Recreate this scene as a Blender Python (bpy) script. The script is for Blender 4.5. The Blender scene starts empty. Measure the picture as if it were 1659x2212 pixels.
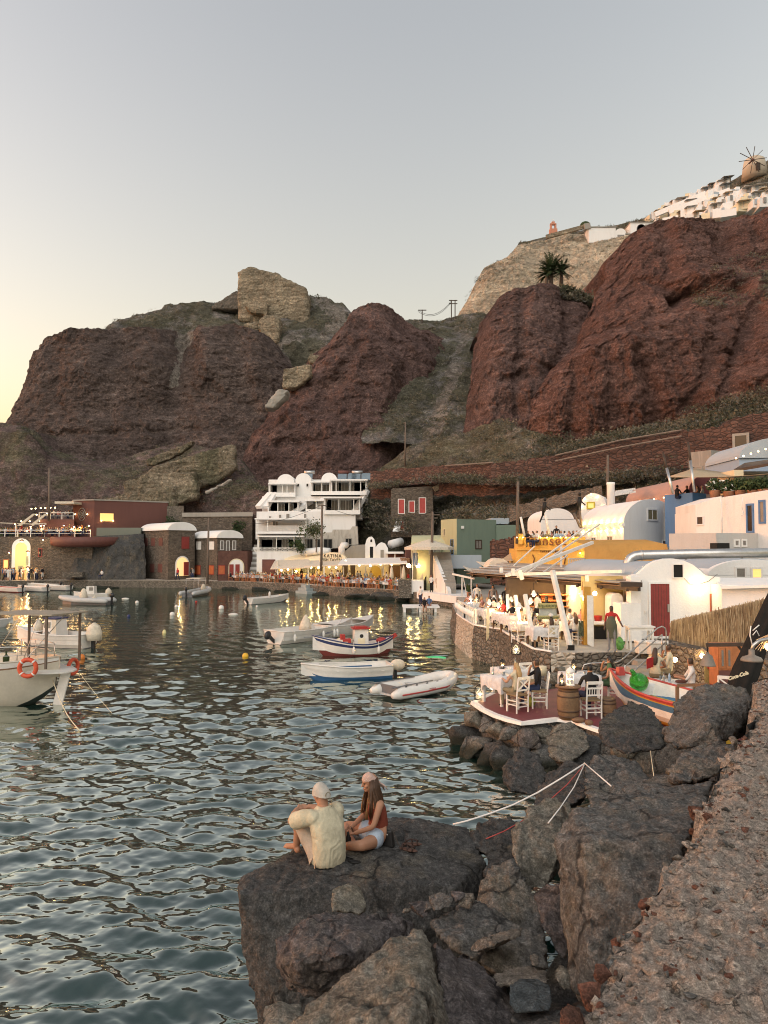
import bpy,math,random
import numpy as np
from mathutils import Vector,Matrix,noise as mnoise
R=math.radians
S=bpy.context.scene
COL=S.collection
random.seed(11)
RNG=np.random.default_rng(11)
# --- camera
F,CX,CY,H=1661.0,829.5,1106.0,5.56
TH=math.atan(74/F)
cam=bpy.data.objects.new('camera',bpy.data.cameras.new('camera'))
COL.objects.link(cam)
cam.data.sensor_fit='HORIZONTAL'
cam.data.sensor_width=36.0
cam.data.lens=36.0*F/1659.0
cam.data.clip_start=0.05
cam.data.clip_end=6000
cam.location=(0,0,H)
cam.rotation_euler=(math.pi/2+TH,0,0)
S.camera=cam
# --- sky, added fill lamp, exposure
SUN_ELEV,SUN_AZ=R(1.0),R(-90)
w=bpy.data.worlds.new('World');S.world=w;w.use_nodes=True
nt=w.node_tree;nt.nodes.clear()
sky=nt.nodes.new('ShaderNodeTexSky');sky.sky_type='NISHITA';sky.sun_disc=False
sky.sun_elevation=SUN_ELEV;sky.sun_rotation=SUN_AZ
sky.air_density=1.0;sky.dust_density=4.0;sky.ozone_density=1.0;sky.altitude=10
hs=nt.nodes.new('ShaderNodeHueSaturation');hs.inputs['Saturation'].default_value=0.93
bg=nt.nodes.new('ShaderNodeBackground');bg.inputs['Strength'].default_value=0.15
wo=nt.nodes.new('ShaderNodeOutputWorld')
wb=nt.nodes.new('ShaderNodeMix');wb.data_type='RGBA';wb.blend_type='MULTIPLY';wb.inputs[0].default_value=1.0
wb.inputs[7].default_value=(1.42,1.115,0.97,1)
nt.links.new(sky.outputs[0],hs.inputs['Color']);nt.links.new(hs.outputs[0],wb.inputs[6]);nt.links.new(wb.outputs[2],bg.inputs[0]);nt.links.new(bg.outputs[0],wo.inputs[0])
sl=bpy.data.lights.new('soft_fill','SUN');soft_fill=bpy.data.objects.new('soft_fill',sl);COL.objects.link(soft_fill)
sl.energy=0.22;sl.angle=R(60);sl.color=(1.0,0.93,0.85)  # added soft fill from behind the camera, apart from the sky's own sun
sd=Vector((math.sin(R(-166))*math.cos(R(40)),math.cos(R(-166))*math.cos(R(40)),math.sin(R(40))))
soft_fill.rotation_euler=sd.to_track_quat('Z','Y').to_euler()
S.view_settings.view_transform='Standard';S.view_settings.look='None'
S.view_settings.exposure=3.12;S.view_settings.gamma=1.0
S.cycles.max_bounces=6;S.cycles.diffuse_bounces=3;S.cycles.glossy_bounces=4
S.cycles.transmission_bounces=6;S.cycles.sample_clamp_indirect=6.0
S.cycles.use_denoising=True;S.cycles.filter_width=1.05
# --- helpers
def _ray(x,y):
 xc,yc=(x-CX)/F,(CY-y)/F
 return Vector((xc,math.cos(TH)-yc*math.sin(TH),math.sin(TH)+yc*math.cos(TH)))
def P(x,y,d):
 r=_ray(x,y);r=r*(d/r.y)
 return Vector((r.x,r.y,r.z+H))
def W(x,y,z):
 r=_ray(x,y);r=r*((z-H)/r.z)
 return Vector((r.x,r.y,z))
def _h(ix,iy,iz,seed):
 n=(ix.astype(np.int64)*374761393+iy.astype(np.int64)*668265263+iz.astype(np.int64)*2147483647+seed*974711)&0xFFFFFFFF
 n=((n^(n>>13))*1274126177)&0xFFFFFFFF
 n=((n^(n>>16))*2246822519)&0xFFFFFFFF
 return((n^(n>>15))&0xFFFFFF)/float(0x7FFFFF)-1.0
def vnoise(p,seed=0):
 p=np.asarray(p,float);i=np.floor(p);f=p-i;f=f*f*f*(f*(f*6-15)+10)
 x,y,z=i[...,0],i[...,1],i[...,2];u,v,t=f[...,0],f[...,1],f[...,2]
 c=lambda a,b,d:_h(x+a,y+b,z+d,seed)
 l=lambda a,b,k:a+(b-a)*k
 return l(l(l(c(0,0,0),c(1,0,0),u),l(c(0,1,0),c(1,1,0),u),v),l(l(c(0,0,1),c(1,0,1),u),l(c(0,1,1),c(1,1,1),u),v),t)
def fbm(p,octv=4,seed=0,gain=0.5,ridge=False):
 p=np.asarray(p,float);a,s,t=1.0,0,0
 for k in range(octv):
  n=vnoise(p*(2.03**k)+k*17.3,seed+k)
  if ridge:n=1-2*np.abs(n)
  s=s+a*n;t+=a;a*=gain
 return s/t
class MB:
 def __init__(self):self.v,self.f,self.mi,self.sm=[],[],[],[]
 def add(self,vs,fs,mi=0,sm=False):
  o=len(self.v);self.v+=[tuple(q)for q in vs]
  for f in fs:self.f.append(tuple(i+o for i in f));self.mi.append(mi);self.sm.append(sm)
  return self
 def box(self,cx,cy,cz,sx,sy,sz,mi=0,rz=0.0,taper=1.0):
  c,s=math.cos(rz),math.sin(rz);vs=[]
  for k,z in enumerate((-.5,.5)):
   q=taper if k else 1.0
   for x,y in((-.5,-.5),(.5,-.5),(.5,.5),(-.5,.5)):
    X,Y=x*sx*q,y*sy*q
    vs.append((cx+X*c-Y*s,cy+X*s+Y*c,cz+z*sz))
  return self.add(vs,[(3,2,1,0),(4,5,6,7),(0,1,5,4),(1,2,6,5),(2,3,7,6),(3,0,4,7)],mi)
 def vbox(self,x0,x1,y0,y1,d0,d1,mi=0):
  a,b=P(x0,y1,d0),P(x1,y0,d0)
  return self.box((a.x+b.x)/2,(d0+d1)/2,(a.z+b.z)/2,b.x-a.x,d1-d0,b.z-a.z,mi)
 def bar(self,a,b,wx,wz=None,mi=0,up=(0,0,1)):
  a,b=Vector(a),Vector(b);d=(b-a).normalized();up=Vector(up)
  if abs(d.dot(up))>.98:up=Vector((0,1,0))
  s=d.cross(up).normalized()*(wx/2);t=s.cross(d).normalized()*((wz or wx)/2)
  vs=[q+k for q in(a,b)for k in(-s-t,s-t,s+t,-s+t)]
  return self.add(vs,[(0,1,2,3),(7,6,5,4),(4,5,1,0),(5,6,2,1),(6,7,3,2),(7,4,0,3)],mi)
 def tube(self,pts,r,n=8,mi=0,caps=True,sm=True,flat=1.0):
  pts=[Vector(p)for p in pts];m=len(pts);rs=r if isinstance(r,(list,tuple))else[r]*m
  vs,fs,pu=[],[],None
  for i,p in enumerate(pts):
   d=(pts[min(i+1,m-1)]-pts[max(i-1,0)]);d=d.normalized()if d.length>1e-9 else Vector((0,0,1))
   u=pu if pu is not None else(Vector((0,0,1))if abs(d.z)<.9 else Vector((0,1,0)))
   s=d.cross(u)
   if s.length<1e-6:s=d.orthogonal()
   s.normalize();u=s.cross(d).normalized();pu=u
   for k in range(n):
    a=2*math.pi*k/n
    vs.append(p+(s*math.cos(a)+u*math.sin(a)*flat)*rs[i])
  for i in range(m-1):
   for k in range(n):
    k2=(k+1)%n
    fs.append((i*n+k,i*n+k2,(i+1)*n+k2,(i+1)*n+k))
  if caps:fs+=[tuple(range(n))[::-1],tuple(range((m-1)*n,m*n))]
  return self.add(vs,fs,mi,sm)
 def lathe(self,prof,n=16,c=(0,0,0),mi=0,sm=True,sx=1.0,sy=1.0):
  vs,fs,m=[],[],len(prof)
  for r,z in prof:
   for k in range(n):
    a=2*math.pi*k/n
    vs.append((c[0]+r*math.cos(a)*sx,c[1]+r*math.sin(a)*sy,c[2]+z))
  for i in range(m-1):
   for k in range(n):
    k2=(k+1)%n;fs.append((i*n+k,i*n+k2,(i+1)*n+k2,(i+1)*n+k))
  fs+=[tuple(range(n))[::-1],tuple(range((m-1)*n,m*n))]
  return self.add(vs,fs,mi,sm)
 def ell(self,c,r,n=12,m=8,mi=0):
  prof=[(max(1e-4,math.sin(math.pi*i/m)),-math.cos(math.pi*i/m))for i in range(m+1)]
  o=len(self.v);self.lathe(prof,n,(0,0,0),mi)
  for i in range(o,len(self.v)):
   x,y,z=self.v[i];self.v[i]=(c[0]+x*r[0],c[1]+y*r[1],c[2]+z*r[2])
  return self
 def prism(self,poly,z0,z1,mi=0,sm=False):
  n=len(poly);ar=sum(poly[i][0]*poly[(i+1)%n][1]-poly[(i+1)%n][0]*poly[i][1]for i in range(n))
  if ar<0:poly=poly[::-1]
  vs=[(p[0],p[1],z0)for p in poly]+[(p[0],p[1],z1)for p in poly]
  fs=[tuple(range(n))[::-1],tuple(range(n,2*n))]+[(i,(i+1)%n,n+(i+1)%n,n+i)for i in range(n)]
  return self.add(vs,fs,mi,sm)
 def extr(self,a,poly,ax,ay,dirn,mi=0,sm=False):
  a,ax,ay,dirn=Vector(a),Vector(ax),Vector(ay),Vector(dirn);n=len(poly)
  p0=[a+ax*u+ay*v for u,v in poly]
  vs=p0+[q+dirn for q in p0]
  fs=[tuple(range(n)),tuple(range(n,2*n))[::-1]]+[(i,n+i,n+(i+1)%n,(i+1)%n)for i in range(n)]
  return self.add(vs,fs,mi,sm)
 def grid(self,g,mi=0,sm=True,flip=False):
  nz,nx=len(g),len(g[0]);vs=[q for row in g for q in row]
  fs=[(i*nx+j,i*nx+j+1,(i+1)*nx+j+1,(i+1)*nx+j)for i in range(nz-1)for j in range(nx-1)]
  if flip:fs=[f[::-1]for f in fs]
  return self.add(vs,fs,mi,sm)
 def build(self,name,mats,parent=None,world=False,bevel=0.0,origin=None):
  me=bpy.data.meshes.new(name);vs=self.v
  if world and parent is not None:
   inv=pmat(parent).inverted();vs=[inv@Vector(q)for q in vs]
  if parent is None and origin is not None:vs=[Vector(q)-Vector(origin)for q in vs]
  me.from_pydata([tuple(q)for q in vs],[],self.f)
  if not isinstance(mats,(list,tuple)):mats=[mats]
  for m in mats:me.materials.append(m)
  me.polygons.foreach_set('material_index',self.mi);me.polygons.foreach_set('use_smooth',self.sm)
  me.update()
  o=bpy.data.objects.new(name,me);COL.objects.link(o)
  if parent is not None:o.parent=parent
  elif origin is not None:o.location=origin
  if bevel:
   b=o.modifiers.new('soft','BEVEL');b.width=bevel;b.segments=2;b.limit_method='ANGLE'
  return o
def pmat(o):
 m=Matrix.LocRotScale(o.location,o.rotation_euler,o.scale)
 return pmat(o.parent)@m if o.parent else m
def tag(o,label=None,cat=None,group=None,kind=None):
 if label:o['label']=label
 if cat:o['category']=cat
 if group:o['group']=group
 if kind:o['kind']=kind
 return o
def thing(name,label,cat,loc=(0,0,0),rz=0.0,group=None):
 o=bpy.data.objects.new(name,None);COL.objects.link(o);o.empty_display_size=.1
 o.location=loc;o.rotation_euler=(0,0,rz)
 return tag(o,label,cat,group)
def dup(o,loc=None,rz=None,label=None,group=None,parent=None):
 kids=list(o.children);c=o.copy();COL.objects.link(c);c.parent=parent
 for k in kids:dup(k,parent=c)
 if loc is not None:c.location=loc
 if rz is not None:c.rotation_euler=(0,0,rz)
 return tag(c,label,None,group)
def npmesh(name,v,f,mats,smooth=True,mi=None):
 me=bpy.data.meshes.new(name);v=np.asarray(v,np.float32);f=np.asarray(f,np.int32);k=f.shape[1]
 me.vertices.add(len(v));me.vertices.foreach_set('co',v.ravel())
 me.loops.add(f.size);me.loops.foreach_set('vertex_index',f.ravel())
 me.polygons.add(len(f));me.polygons.foreach_set('loop_start',np.arange(0,f.size,k,dtype=np.int32))
 if not isinstance(mats,(list,tuple)):mats=[mats]
 for m in mats:me.materials.append(m)
 me.polygons.foreach_set('use_smooth',np.full(len(f),smooth,bool))
 if mi is not None:me.polygons.foreach_set('material_index',np.asarray(mi,np.int32))
 me.update(calc_edges=True);me.validate()
 return me
def npobj(name,v,f,mats,smooth=True,parent=None,mi=None):
 o=bpy.data.objects.new(name,npmesh(name,v,f,mats,smooth,mi));COL.objects.link(o);o.parent=parent
 return o
def gridfaces(nz,nx):
 a=np.arange(nz*nx).reshape(nz,nx)
 return np.stack([a[:-1,:-1],a[:-1,1:],a[1:,1:],a[1:,:-1]],-1).reshape(-1,4)
 # --- materials
class N:
 def __init__(s,name):
  s.m=bpy.data.materials.new(name);s.m.use_nodes=True;s.t=s.m.node_tree;s.t.nodes.clear()
  s.out=s.n('ShaderNodeOutputMaterial');s.p=s.n('ShaderNodeBsdfPrincipled');s.l(s.p.outputs[0],s.out.inputs[0])
 def n(s,k,**kw):
  q=s.t.nodes.new(k)
  for a,b in kw.items():setattr(q,a,b)
  return q
 def l(s,a,b):s.t.links.new(a,b)
 def co(s,scale=(1,1,1),world=True):
  mp=s.n('ShaderNodeMapping');mp.inputs['Scale'].default_value=scale
  if world:s.l(s.n('ShaderNodeNewGeometry').outputs['Position'],mp.inputs[0])
  else:s.l(s.n('ShaderNodeTexCoord').outputs['Object'],mp.inputs[0])
  return mp.outputs[0]
 def noise(s,co,scale,detail=4,rough=.6,dist=0.0):
  q=s.n('ShaderNodeTexNoise');q.inputs['Scale'].default_value=scale;q.inputs['Detail'].default_value=detail
  q.inputs['Roughness'].default_value=rough;q.inputs['Distortion'].default_value=dist;s.l(co,q.inputs['Vector']);return q.outputs[0]
 def vor(s,co,scale,feat='F1',out=0):
  q=s.n('ShaderNodeTexVoronoi',feature=feat);q.inputs['Scale'].default_value=scale;s.l(co,q.inputs['Vector']);return q.outputs[out]
 def ramp(s,fac,stops,interp='LINEAR'):
  q=s.n('ShaderNodeValToRGB');q.color_ramp.interpolation=interp;el=q.color_ramp.elements
  while len(el)<len(stops):el.new(.5)
  for e,(p,c)in zip(el,stops):
   e.position=p;e.color=(*c,1)if not isinstance(c,(int,float))else(c,c,c,1)
  s.l(fac,q.inputs[0]);return q.outputs[0]
 def mix(s,fac,a,b,mode='MIX'):
  q=s.n('ShaderNodeMix',data_type='RGBA',blend_type=mode)
  for val,sock in((fac,q.inputs[0]),(a,q.inputs[6]),(b,q.inputs[7])):
   if hasattr(val,'links'):s.l(val,sock)
   elif isinstance(val,(int,float)):sock.default_value=val
   else:sock.default_value=(*val,1)
  return q.outputs[2]
 def grit(s,col,fac,lo,hi,a=.32,b=.70):
  return s.mix(1.0,col,s.ramp(fac,[(a,lo),((a+b)/2,(lo+hi)/2.3),(b,hi)]),'MULTIPLY')
 def bump(s,h,strength,dist=.1,prev=None):
  q=s.n('ShaderNodeBump');q.inputs['Strength'].default_value=strength;q.inputs['Distance'].default_value=dist
  s.l(h,q.inputs['Height'])
  if prev is not None:s.l(prev,q.inputs['Normal'])
  return q.outputs[0]
 def fin(s,col=None,nor=None,rough=.8,metal=0.0,spec=.5):
  if col is not None:
   if hasattr(col,'links'):s.l(col,s.p.inputs['Base Color'])
   else:s.p.inputs['Base Color'].default_value=(*col,1)
  if nor is not None:s.l(nor,s.p.inputs['Normal'])
  s.p.inputs['Roughness'].default_value=rough;s.p.inputs['Metallic'].default_value=metal
  s.p.inputs['Specular IOR Level'].default_value=spec
  return s.m
_MC={}
def paint(name,c,rough=.6,metal=0.0,var=.18,scale=3.0,bump=.15,world=False,spec=.4):
 if name in _MC:return _MC[name]
 q=N(name);co=q.co(world=world)
 n1=q.noise(co,scale,6,.65);n2=q.noise(co,scale*9,3,.6)
 lo=tuple(x*(1-var)for x in c);hi=tuple(min(1,x*(1+var))for x in c)
 col=q.mix(.25,q.ramp(n1,[(.3,lo),(.7,hi)]),q.ramp(n2,[(.3,lo),(.7,hi)]))
 _MC[name]=q.fin(col,q.bump(n2,bump,.02)if bump else None,rough,metal,spec);return _MC[name]
def plaster(name,c,dirt=(.30,.26,.20),amt=.35,scale=.8,rough=.85,bump=.5):
 if name in _MC:return _MC[name]
 q=N(name);co=q.co();cz=q.co((1.6,1.6,.35))
 st=q.noise(cz,scale,6,.7,.6);fine=q.noise(co,scale*14,4,.7)
 m=q.ramp(st,[(.46,0.0),(.74,amt)])
 col=q.mix(m,c,dirt);col=q.mix(.10,col,q.ramp(fine,[(.3,tuple(x*.6 for x in c)),(.7,c)]))
 _MC[name]=q.fin(col,q.bump(fine,bump,.03),rough,0,.25);return _MC[name]
def masonry(name,c1,c2,mortar,scale=3.0,squash=1.7,rough=.9,bump=.9,edge=.06):
 if name in _MC:return _MC[name]
 q=N(name);co=q.co((1,1,squash));nz=q.noise(co,1.3,3)
 wob=q.mix(.08,co,q.n('ShaderNodeTexNoise').outputs[1])
 d=q.vor(wob,scale,'DISTANCE_TO_EDGE');cell=q.vor(wob,scale,'F1',1)
 bw=q.n('ShaderNodeRGBToBW');q.l(cell,bw.inputs[0])
 fine=q.noise(co,scale*5,4,.7)
 col=q.ramp(bw.outputs[0],[(.15,c1),(.5,tuple((a+b)/2 for a,b in zip(c1,c2))),(.85,c2)])
 col=q.mix(.35,col,q.ramp(fine,[(.3,tuple(x*.45 for x in c1)),(.75,c2)]))
 e=q.ramp(d,[(edge*.4,0.0),(edge*1.6,1.0)])
 col=q.mix(e,mortar,col)
 nor=q.bump(fine,.4,.03,q.bump(q.ramp(d,[(0,0.0),(.22,1.0)]),bump,.08))
 _MC[name]=q.fin(col,nor,rough,0,.2);return _MC[name]
def emit(name,c,s):
 if name in _MC:return _MC[name]
 q=N(name);q.p.inputs['Emission Color'].default_value=(*c,1);q.p.inputs['Emission Strength'].default_value=s
 _MC[name]=q.fin(c,None,.5);return _MC[name]
def fabric(name,c,scale=90,rough=.9,var=.25):
 return paint(name,c,rough,0,var,scale/12,.3,False,.15)
def lamp(parent,loc,power,color=(1.0,.62,.28),r=.06):
 l=bpy.data.lights.new('glow','POINT');l.energy=power*.17;l.color=color;l.shadow_soft_size=r
 o=bpy.data.objects.new('glow',l);COL.objects.link(o);o.location=loc
 if parent is not None:o.parent=parent
 return o
 # --- water
def build_water():
 ys=np.concatenate([np.linspace(1255,1300,60),np.linspace(1301,2400,620),[2600,3000,4000]])
 yc=(CY-ys)/F
 ry=np.cos(TH)-yc*np.sin(TH);rz=np.sin(TH)+yc*np.cos(TH)
 Y=ry*(-H/rz)
 xr=np.linspace(-.85,.50,760)
 X=xr[None,:]*Y[:,None];Yg=np.repeat(Y[:,None],len(xr),1)
 dy=np.abs(np.gradient(Y))[:,None];dx=(Y*(xr[1]-xr[0]))[:,None]
 Z=np.zeros_like(X);rng=np.random.default_rng(5)
 for k in range(84):
  L=.17*(2.0/.17)**rng.random();th=rng.normal(math.radians(80),math.radians(32))
  kx,ky=math.cos(th)*2*math.pi/L,math.sin(th)*2*math.pi/L
  slope=.046*(.7 if L<.32 else 1.0 if L<1.1 else .7)
  a=slope*L/(2*math.pi)
  damp=np.clip((L/np.maximum(dy*abs(math.sin(th))+dx*abs(math.cos(th)),1e-6)-2.2)/3,0,1)
  ph=kx*X+ky*Yg+rng.random()*6.28
  Z+=a*damp*(np.sin(ph)+.22*np.sin(2*ph+.6))
 env=.75+.5*fbm(np.stack([X*.12,Yg*.12,0*X],-1),3,4)
 Z*=env
 q=N('sea_water')
 n1=q.noise(q.co((1.0,1.7,1.0)),3.2,2,.5,.3);n2=q.noise(q.co((.6,1.1,1)),1.3,2,.5,.2);bedn=q.noise(q.co((1,1,1)),.35,4,.6)
 nor=q.bump(n1,.15,.05,q.bump(n2,.24,.16))
 col=q.ramp(bedn,[(.35,(.003,.013,.011)),(.55,(.004,.021,.016)),(.72,(.014,.018,.009))])
 gl=q.n('ShaderNodeBsdfGlossy');gl.inputs['Roughness'].default_value=.03;gl.inputs['Color'].default_value=(.94,1.0,.95,1);q.l(nor,gl.inputs['Normal'])
 fr=q.n('ShaderNodeFresnel');fr.inputs['IOR'].default_value=1.45;q.l(nor,fr.inputs['Normal'])
 mu=q.n('ShaderNodeMath',operation='MULTIPLY');mu.use_clamp=True;mu.inputs[1].default_value=3.9;q.l(fr.outputs[0],mu.inputs[0])
 mn=q.n('ShaderNodeMath',operation='MINIMUM');mn.inputs[1].default_value=.64;q.l(mu.outputs[0],mn.inputs[0]);mu=mn
 mx=q.n('ShaderNodeMixShader');q.l(mu.outputs[0],mx.inputs[0]);q.l(q.p.outputs[0],mx.inputs[1]);q.l(gl.outputs[0],mx.inputs[2]);q.l(mx.outputs[0],q.out.inputs[0])
 m=q.fin(col,nor,.5,0,0)
 v=np.stack([X,Yg,Z],-1).reshape(-1,3)
 o=npobj('water',v,gridfaces(*X.shape)[:,::-1],m,True)
 tag(o,'dark green rippled harbour water reflecting the evening sky',None,None,'structure')
 mb=MB();mb.add([(-4000,111,-.05),(4000,111,-.05),(4000,5000,-.05),(-4000,5000,-.05)],[(0,1,2,3)])
 mb.add([(-4000,-300,-.3),(4000,-300,-.3),(4000,112,-.3),(-4000,112,-.3)],[(0,1,2,3)])
 tag(mb.build('open_water',m),'open sea beyond the harbour',None,None,'structure')
build_water()
# --- hills and cliffs
def poly(pts,t):
 p=np.array(pts,float);x=(p[:,0]-p[0,0])/(p[-1,0]-p[0,0])
 return np.stack([np.interp(t,x,p[:,k])for k in range(3)],-1)
def Pn(a):
 xc=(a[...,0]-CX)/F;yc=(CY-a[...,1])/F
 ry=math.cos(TH)-yc*math.sin(TH);rz=math.sin(TH)+yc*math.cos(TH);k=a[...,2]/ry
 return np.stack([xc*k,a[...,2],rz*k+H],-1)
def loft(name,label,rows,nx,nsub,mat,amp=3.0,scale=.07,fine=.8,rnd=0.0,back=30.0,drop=.25,seed=0,smooth_rows=True,edge_noise=.6,kind='structure',zs=1.0,rugged=0.0,carve=(),streaks=()):
 t=np.linspace(0,1,nx);R_=[Pn(poly(r,t))for r in rows]
 g=[]
 for i in range(len(R_)-1):
  for k in range(nsub):
   s=k/nsub
   g.append(R_[i]*(1-s)+R_[i+1]*s)
 g.append(R_[-1]);top=len(g)-1
 for k in range(1,9):
  q=R_[-1].copy();q[:,1]+=back*(k/8)**1.4;q[:,2]-=back*drop*(k/8);g.append(q)
 g=np.array(g);nz=g.shape[0]
 if rnd:
  e=np.abs(2*t-1)**6*rnd
  g[:,:,1]+=e[None,:]
 V=np.array([poly(r,t)for r in rows]);vv=[]
 for i in range(len(rows)-1):vv+=[V[i]*(1-k/nsub)+V[i+1]*(k/nsub)for k in range(nsub)]
 vv+=[V[-1]]*9;vv=np.array(vv)[...,:2].reshape(-1,2);wn=7*fbm(np.concatenate([vv*.03,0*vv[:,:1]],1),3,seed+91)
 def dist(pts):
  q=np.array(pts,float);out=np.full(len(vv),1e9)
  for a,b in zip(q[:-1],q[1:]):
   e=b-a;s_=np.clip(((vv-a)@e)/(e@e),0,1);out=np.minimum(out,np.linalg.norm(vv-(a+s_[:,None]*e),axis=1))
  return np.abs(out+wn)
 cut=sum([.62*dep*np.exp(-(dist(pts)/wd/1.25)**2)for pts,wd,dep in carve])if carve else 0
 p=g.reshape(-1,3)
 big=fbm(p*np.array([scale,scale,scale*.55*zs]),4,seed+3)
 rid=fbm(p*np.array([scale*2.6,scale*2.6,scale*1.7*zs]),5,seed+9,.55,True)
 sm_=fbm(p*np.array([.55,.55,.8]),4,seed+21,.6)
 gul=fbm(p*np.array([.22,.22,.045]),4,seed+51,.55,True);led=fbm(np.stack([p[:,0]*.03,p[:,1]*.03,p[:,2]*.42+1.6*big],-1),4,seed+61,.6,True)
 stp=fbm(p*np.array([scale*3,scale*3,scale*4]),3,seed+71);stp=np.round(stp*5)/5-stp
 d=amp*(big*1.0-rid*.16)+fine*sm_+rugged*(.95*gul+.30*led+.55*stp+.22*fbm(p*.9,3,seed+81,.6,True))
 p=p.copy();p[:,1]+=d+cut
 jag=fbm(p*np.array([.35,.2,.35]),4,seed+31)
 p[:,2]+=edge_noise*jag;p[:,0]+=edge_noise*.6*fbm(p*.3,3,seed+41)
 Fq=gridfaces(nz,nx);mi=np.zeros(len(Fq),int)
 for pts,wd in streaks:mi|=((dist(pts)+5*vnoise(p*1.1,3))[Fq[:,0]]<wd).astype(int)
 o=npobj(name,p,Fq,[mat,M_SCREE],True,None,mi)
 tag(o,label,None,None,kind)
 return p.reshape(nz,nx,3)[:top+1]
def cliff_mat(name,cols,strat=(.25,.25,1.1),scrub=0.0,bump=1.0,pale=None,gain=1.5):
 q=N(name);co=q.co();cs=q.co(strat);cv=q.co((1.0,1.0,.28))
 a=q.noise(co,.05,5,.6,.4);b=q.noise(cs,.55,7,.72,.5);c=q.noise(co,1.9,6,.75);v=q.noise(cv,.35,5,.65)
 base=q.ramp(a,[(.34,cols[0]),(.52,cols[1]),(.68,cols[2])])
 col=q.mix(.55,base,q.ramp(b,[(.30,tuple(x*.42 for x in cols[0])),(.52,cols[1]),(.72,tuple(min(1,x*1.5)for x in cols[2]))]))
 col=q.mix(.40,col,q.ramp(c,[(.32,tuple(x*.35 for x in cols[0])),(.6,cols[1]),(.78,tuple(min(1,x*1.9)for x in cols[2]))]))
 if pale:col=q.mix(q.ramp(v,[(.62,0.0),(.74,.65)]),col,pale)
 if scrub:
  s=q.noise(co,.16,5,.7);col=q.mix(q.ramp(s,[(.5-scrub*.3,0.0),(.62-scrub*.3,.8)]),col,(.10,.095,.06))
 if scrub or True:
  st=q.vor(co,1.1,'F1');col=q.mix(q.ramp(st,[(.05,.45),(.12,0.0)]),col,tuple(min(1,x*2.2+.03)for x in cols[2]))
 g1=q.noise(co,3.4,5,.8);g2=q.noise(q.co((.9,.9,2.2)),.8,5,.75,.8);g3=q.noise(co,.13,4,.6)
 col=q.grit(col,g1,.42,1.65);col=q.grit(col,g2,.55,1.45);col=q.grit(col,g3,.70*gain,1.25*gain)
 nor=q.bump(c,.9*bump,.5,q.bump(b,.9*bump,1.2,q.bump(v,.5*bump,1.6)))
 return q.fin(col,nor,.95,0,.1)
M_REDL=cliff_mat('dark_red_lava',[(0.107,0.084,0.073),(0.141,0.105,0.091),(0.173,0.139,0.121)],(.3,.3,1.6),gain=1.36)
M_REDC=cliff_mat('red_scoria',[(0.107,0.072,0.065),(0.142,0.090,0.078),(0.189,0.125,0.106)])
M_REDR=cliff_mat('bright_red_scoria',[(0.116,0.070,0.060),(0.157,0.088,0.071),(0.206,0.125,0.102)])
M_BEIGE=cliff_mat('pale_tuff',[(.30,.25,.18),(.40,.33,.24),(.46,.39,.29)],bump=.7)
M_SCREE=cliff_mat('pale_scree',[(.22,.19,.16),(.30,.26,.22),(.38,.34,.29)],(1,1,1),0,.9,gain=1.1)
M_SCRUB=cliff_mat('scrub_slope',[(0.130,0.121,0.100),(0.175,0.158,0.134),(0.220,0.194,0.171)],(1,1,1),.35,.9)
M_GULLY=cliff_mat('gully_rubble',[(0.160,0.150,0.132),(0.230,0.210,0.193),(0.300,0.280,0.264)],(1,1,1),.35,1.1)
M_BROWN=cliff_mat('brown_earth',[(0.120,0.089,0.082),(0.150,0.110,0.098),(0.190,0.142,0.126)],(.6,.6,1),.12,.9)
T={}
T['ridge']=loft('ridge_hill','scrubby ridge rising behind the dark red left cliff',[[(180,900,172),(500,900,172),(900,960,165)],[(200,735,178),(330,720,178),(600,740,172),(760,760,168),(900,770,165)],[(215,712,186),(250,690,188),(330,670,190),(388,652,190),(470,650,192),(520,650,196),(665,640,196),(700,641,194),(740,660,190),(780,690,186),(900,700,180)]],300,34,M_GULLY,2.0,.08,.9,0,30,.1,5,edge_noise=1.0,rugged=.7,carve=[],streaks=[([(700,660),(735,690),(700,720)],14),([(600,745),(640,730)],8)])
T['upper']=loft('upper_hill','grey scrubby hillside carrying the white town along its crest',[[(1120,640,215),(1400,620,205),(1800,560,190)],[(1120,545,226),(1250,515,226),(1400,500,220),(1560,455,212),(1680,405,205),(1800,330,200)],[(1120,526,238),(1190,507,240),(1250,498,240),(1330,488,240),(1400,468,240),(1480,436,240),(1540,408,240),(1590,386,240),(1650,352,240),(1720,300,240),(1800,255,240)]],200,26,M_SCRUB,1.5,.08,.5,0,40,.02,8,edge_noise=.25)
T['beige']=loft('pale_cliff','pale tuff cliff below the white town',[[(930,760,200),(1100,740,196),(1450,700,190)],[(950,700,207),(1060,665,206),(1200,640,204),(1450,600,196)],[(985,684,214),(1030,610,214),(1060,590,214),(1200,570,212),(1450,540,204)],[(1000,660,220),(1048,572,222),(1095,555,224),(1120,525,226),(1250,505,226),(1330,500,224),(1450,486,220)]],300,34,M_BEIGE,2.2,.09,.9,8,30,.02,12,edge_noise=.5,rugged=1.0)
T['saddle']=loft('saddle_hill','scrubby saddle between the red cone and the right cliffs',[[(780,960,128),(1010,960,122),(1140,960,118)],[(800,860,142),(960,850,138),(1090,850,140)],[(820,760,158),(960,760,160),(1090,740,165)],[(830,700,176),(900,690,178),(950,692,180),(985,684,182),(1090,672,182)]],220,34,M_GULLY,2.2,.08,1.0,0,20,.05,14,rugged=.8,carve=[([(960,770),(940,860),(900,930)],20,2.5)],streaks=[([(985,800),(960,860),(940,930)],14),([(1010,720),(990,760)],10)])
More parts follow.
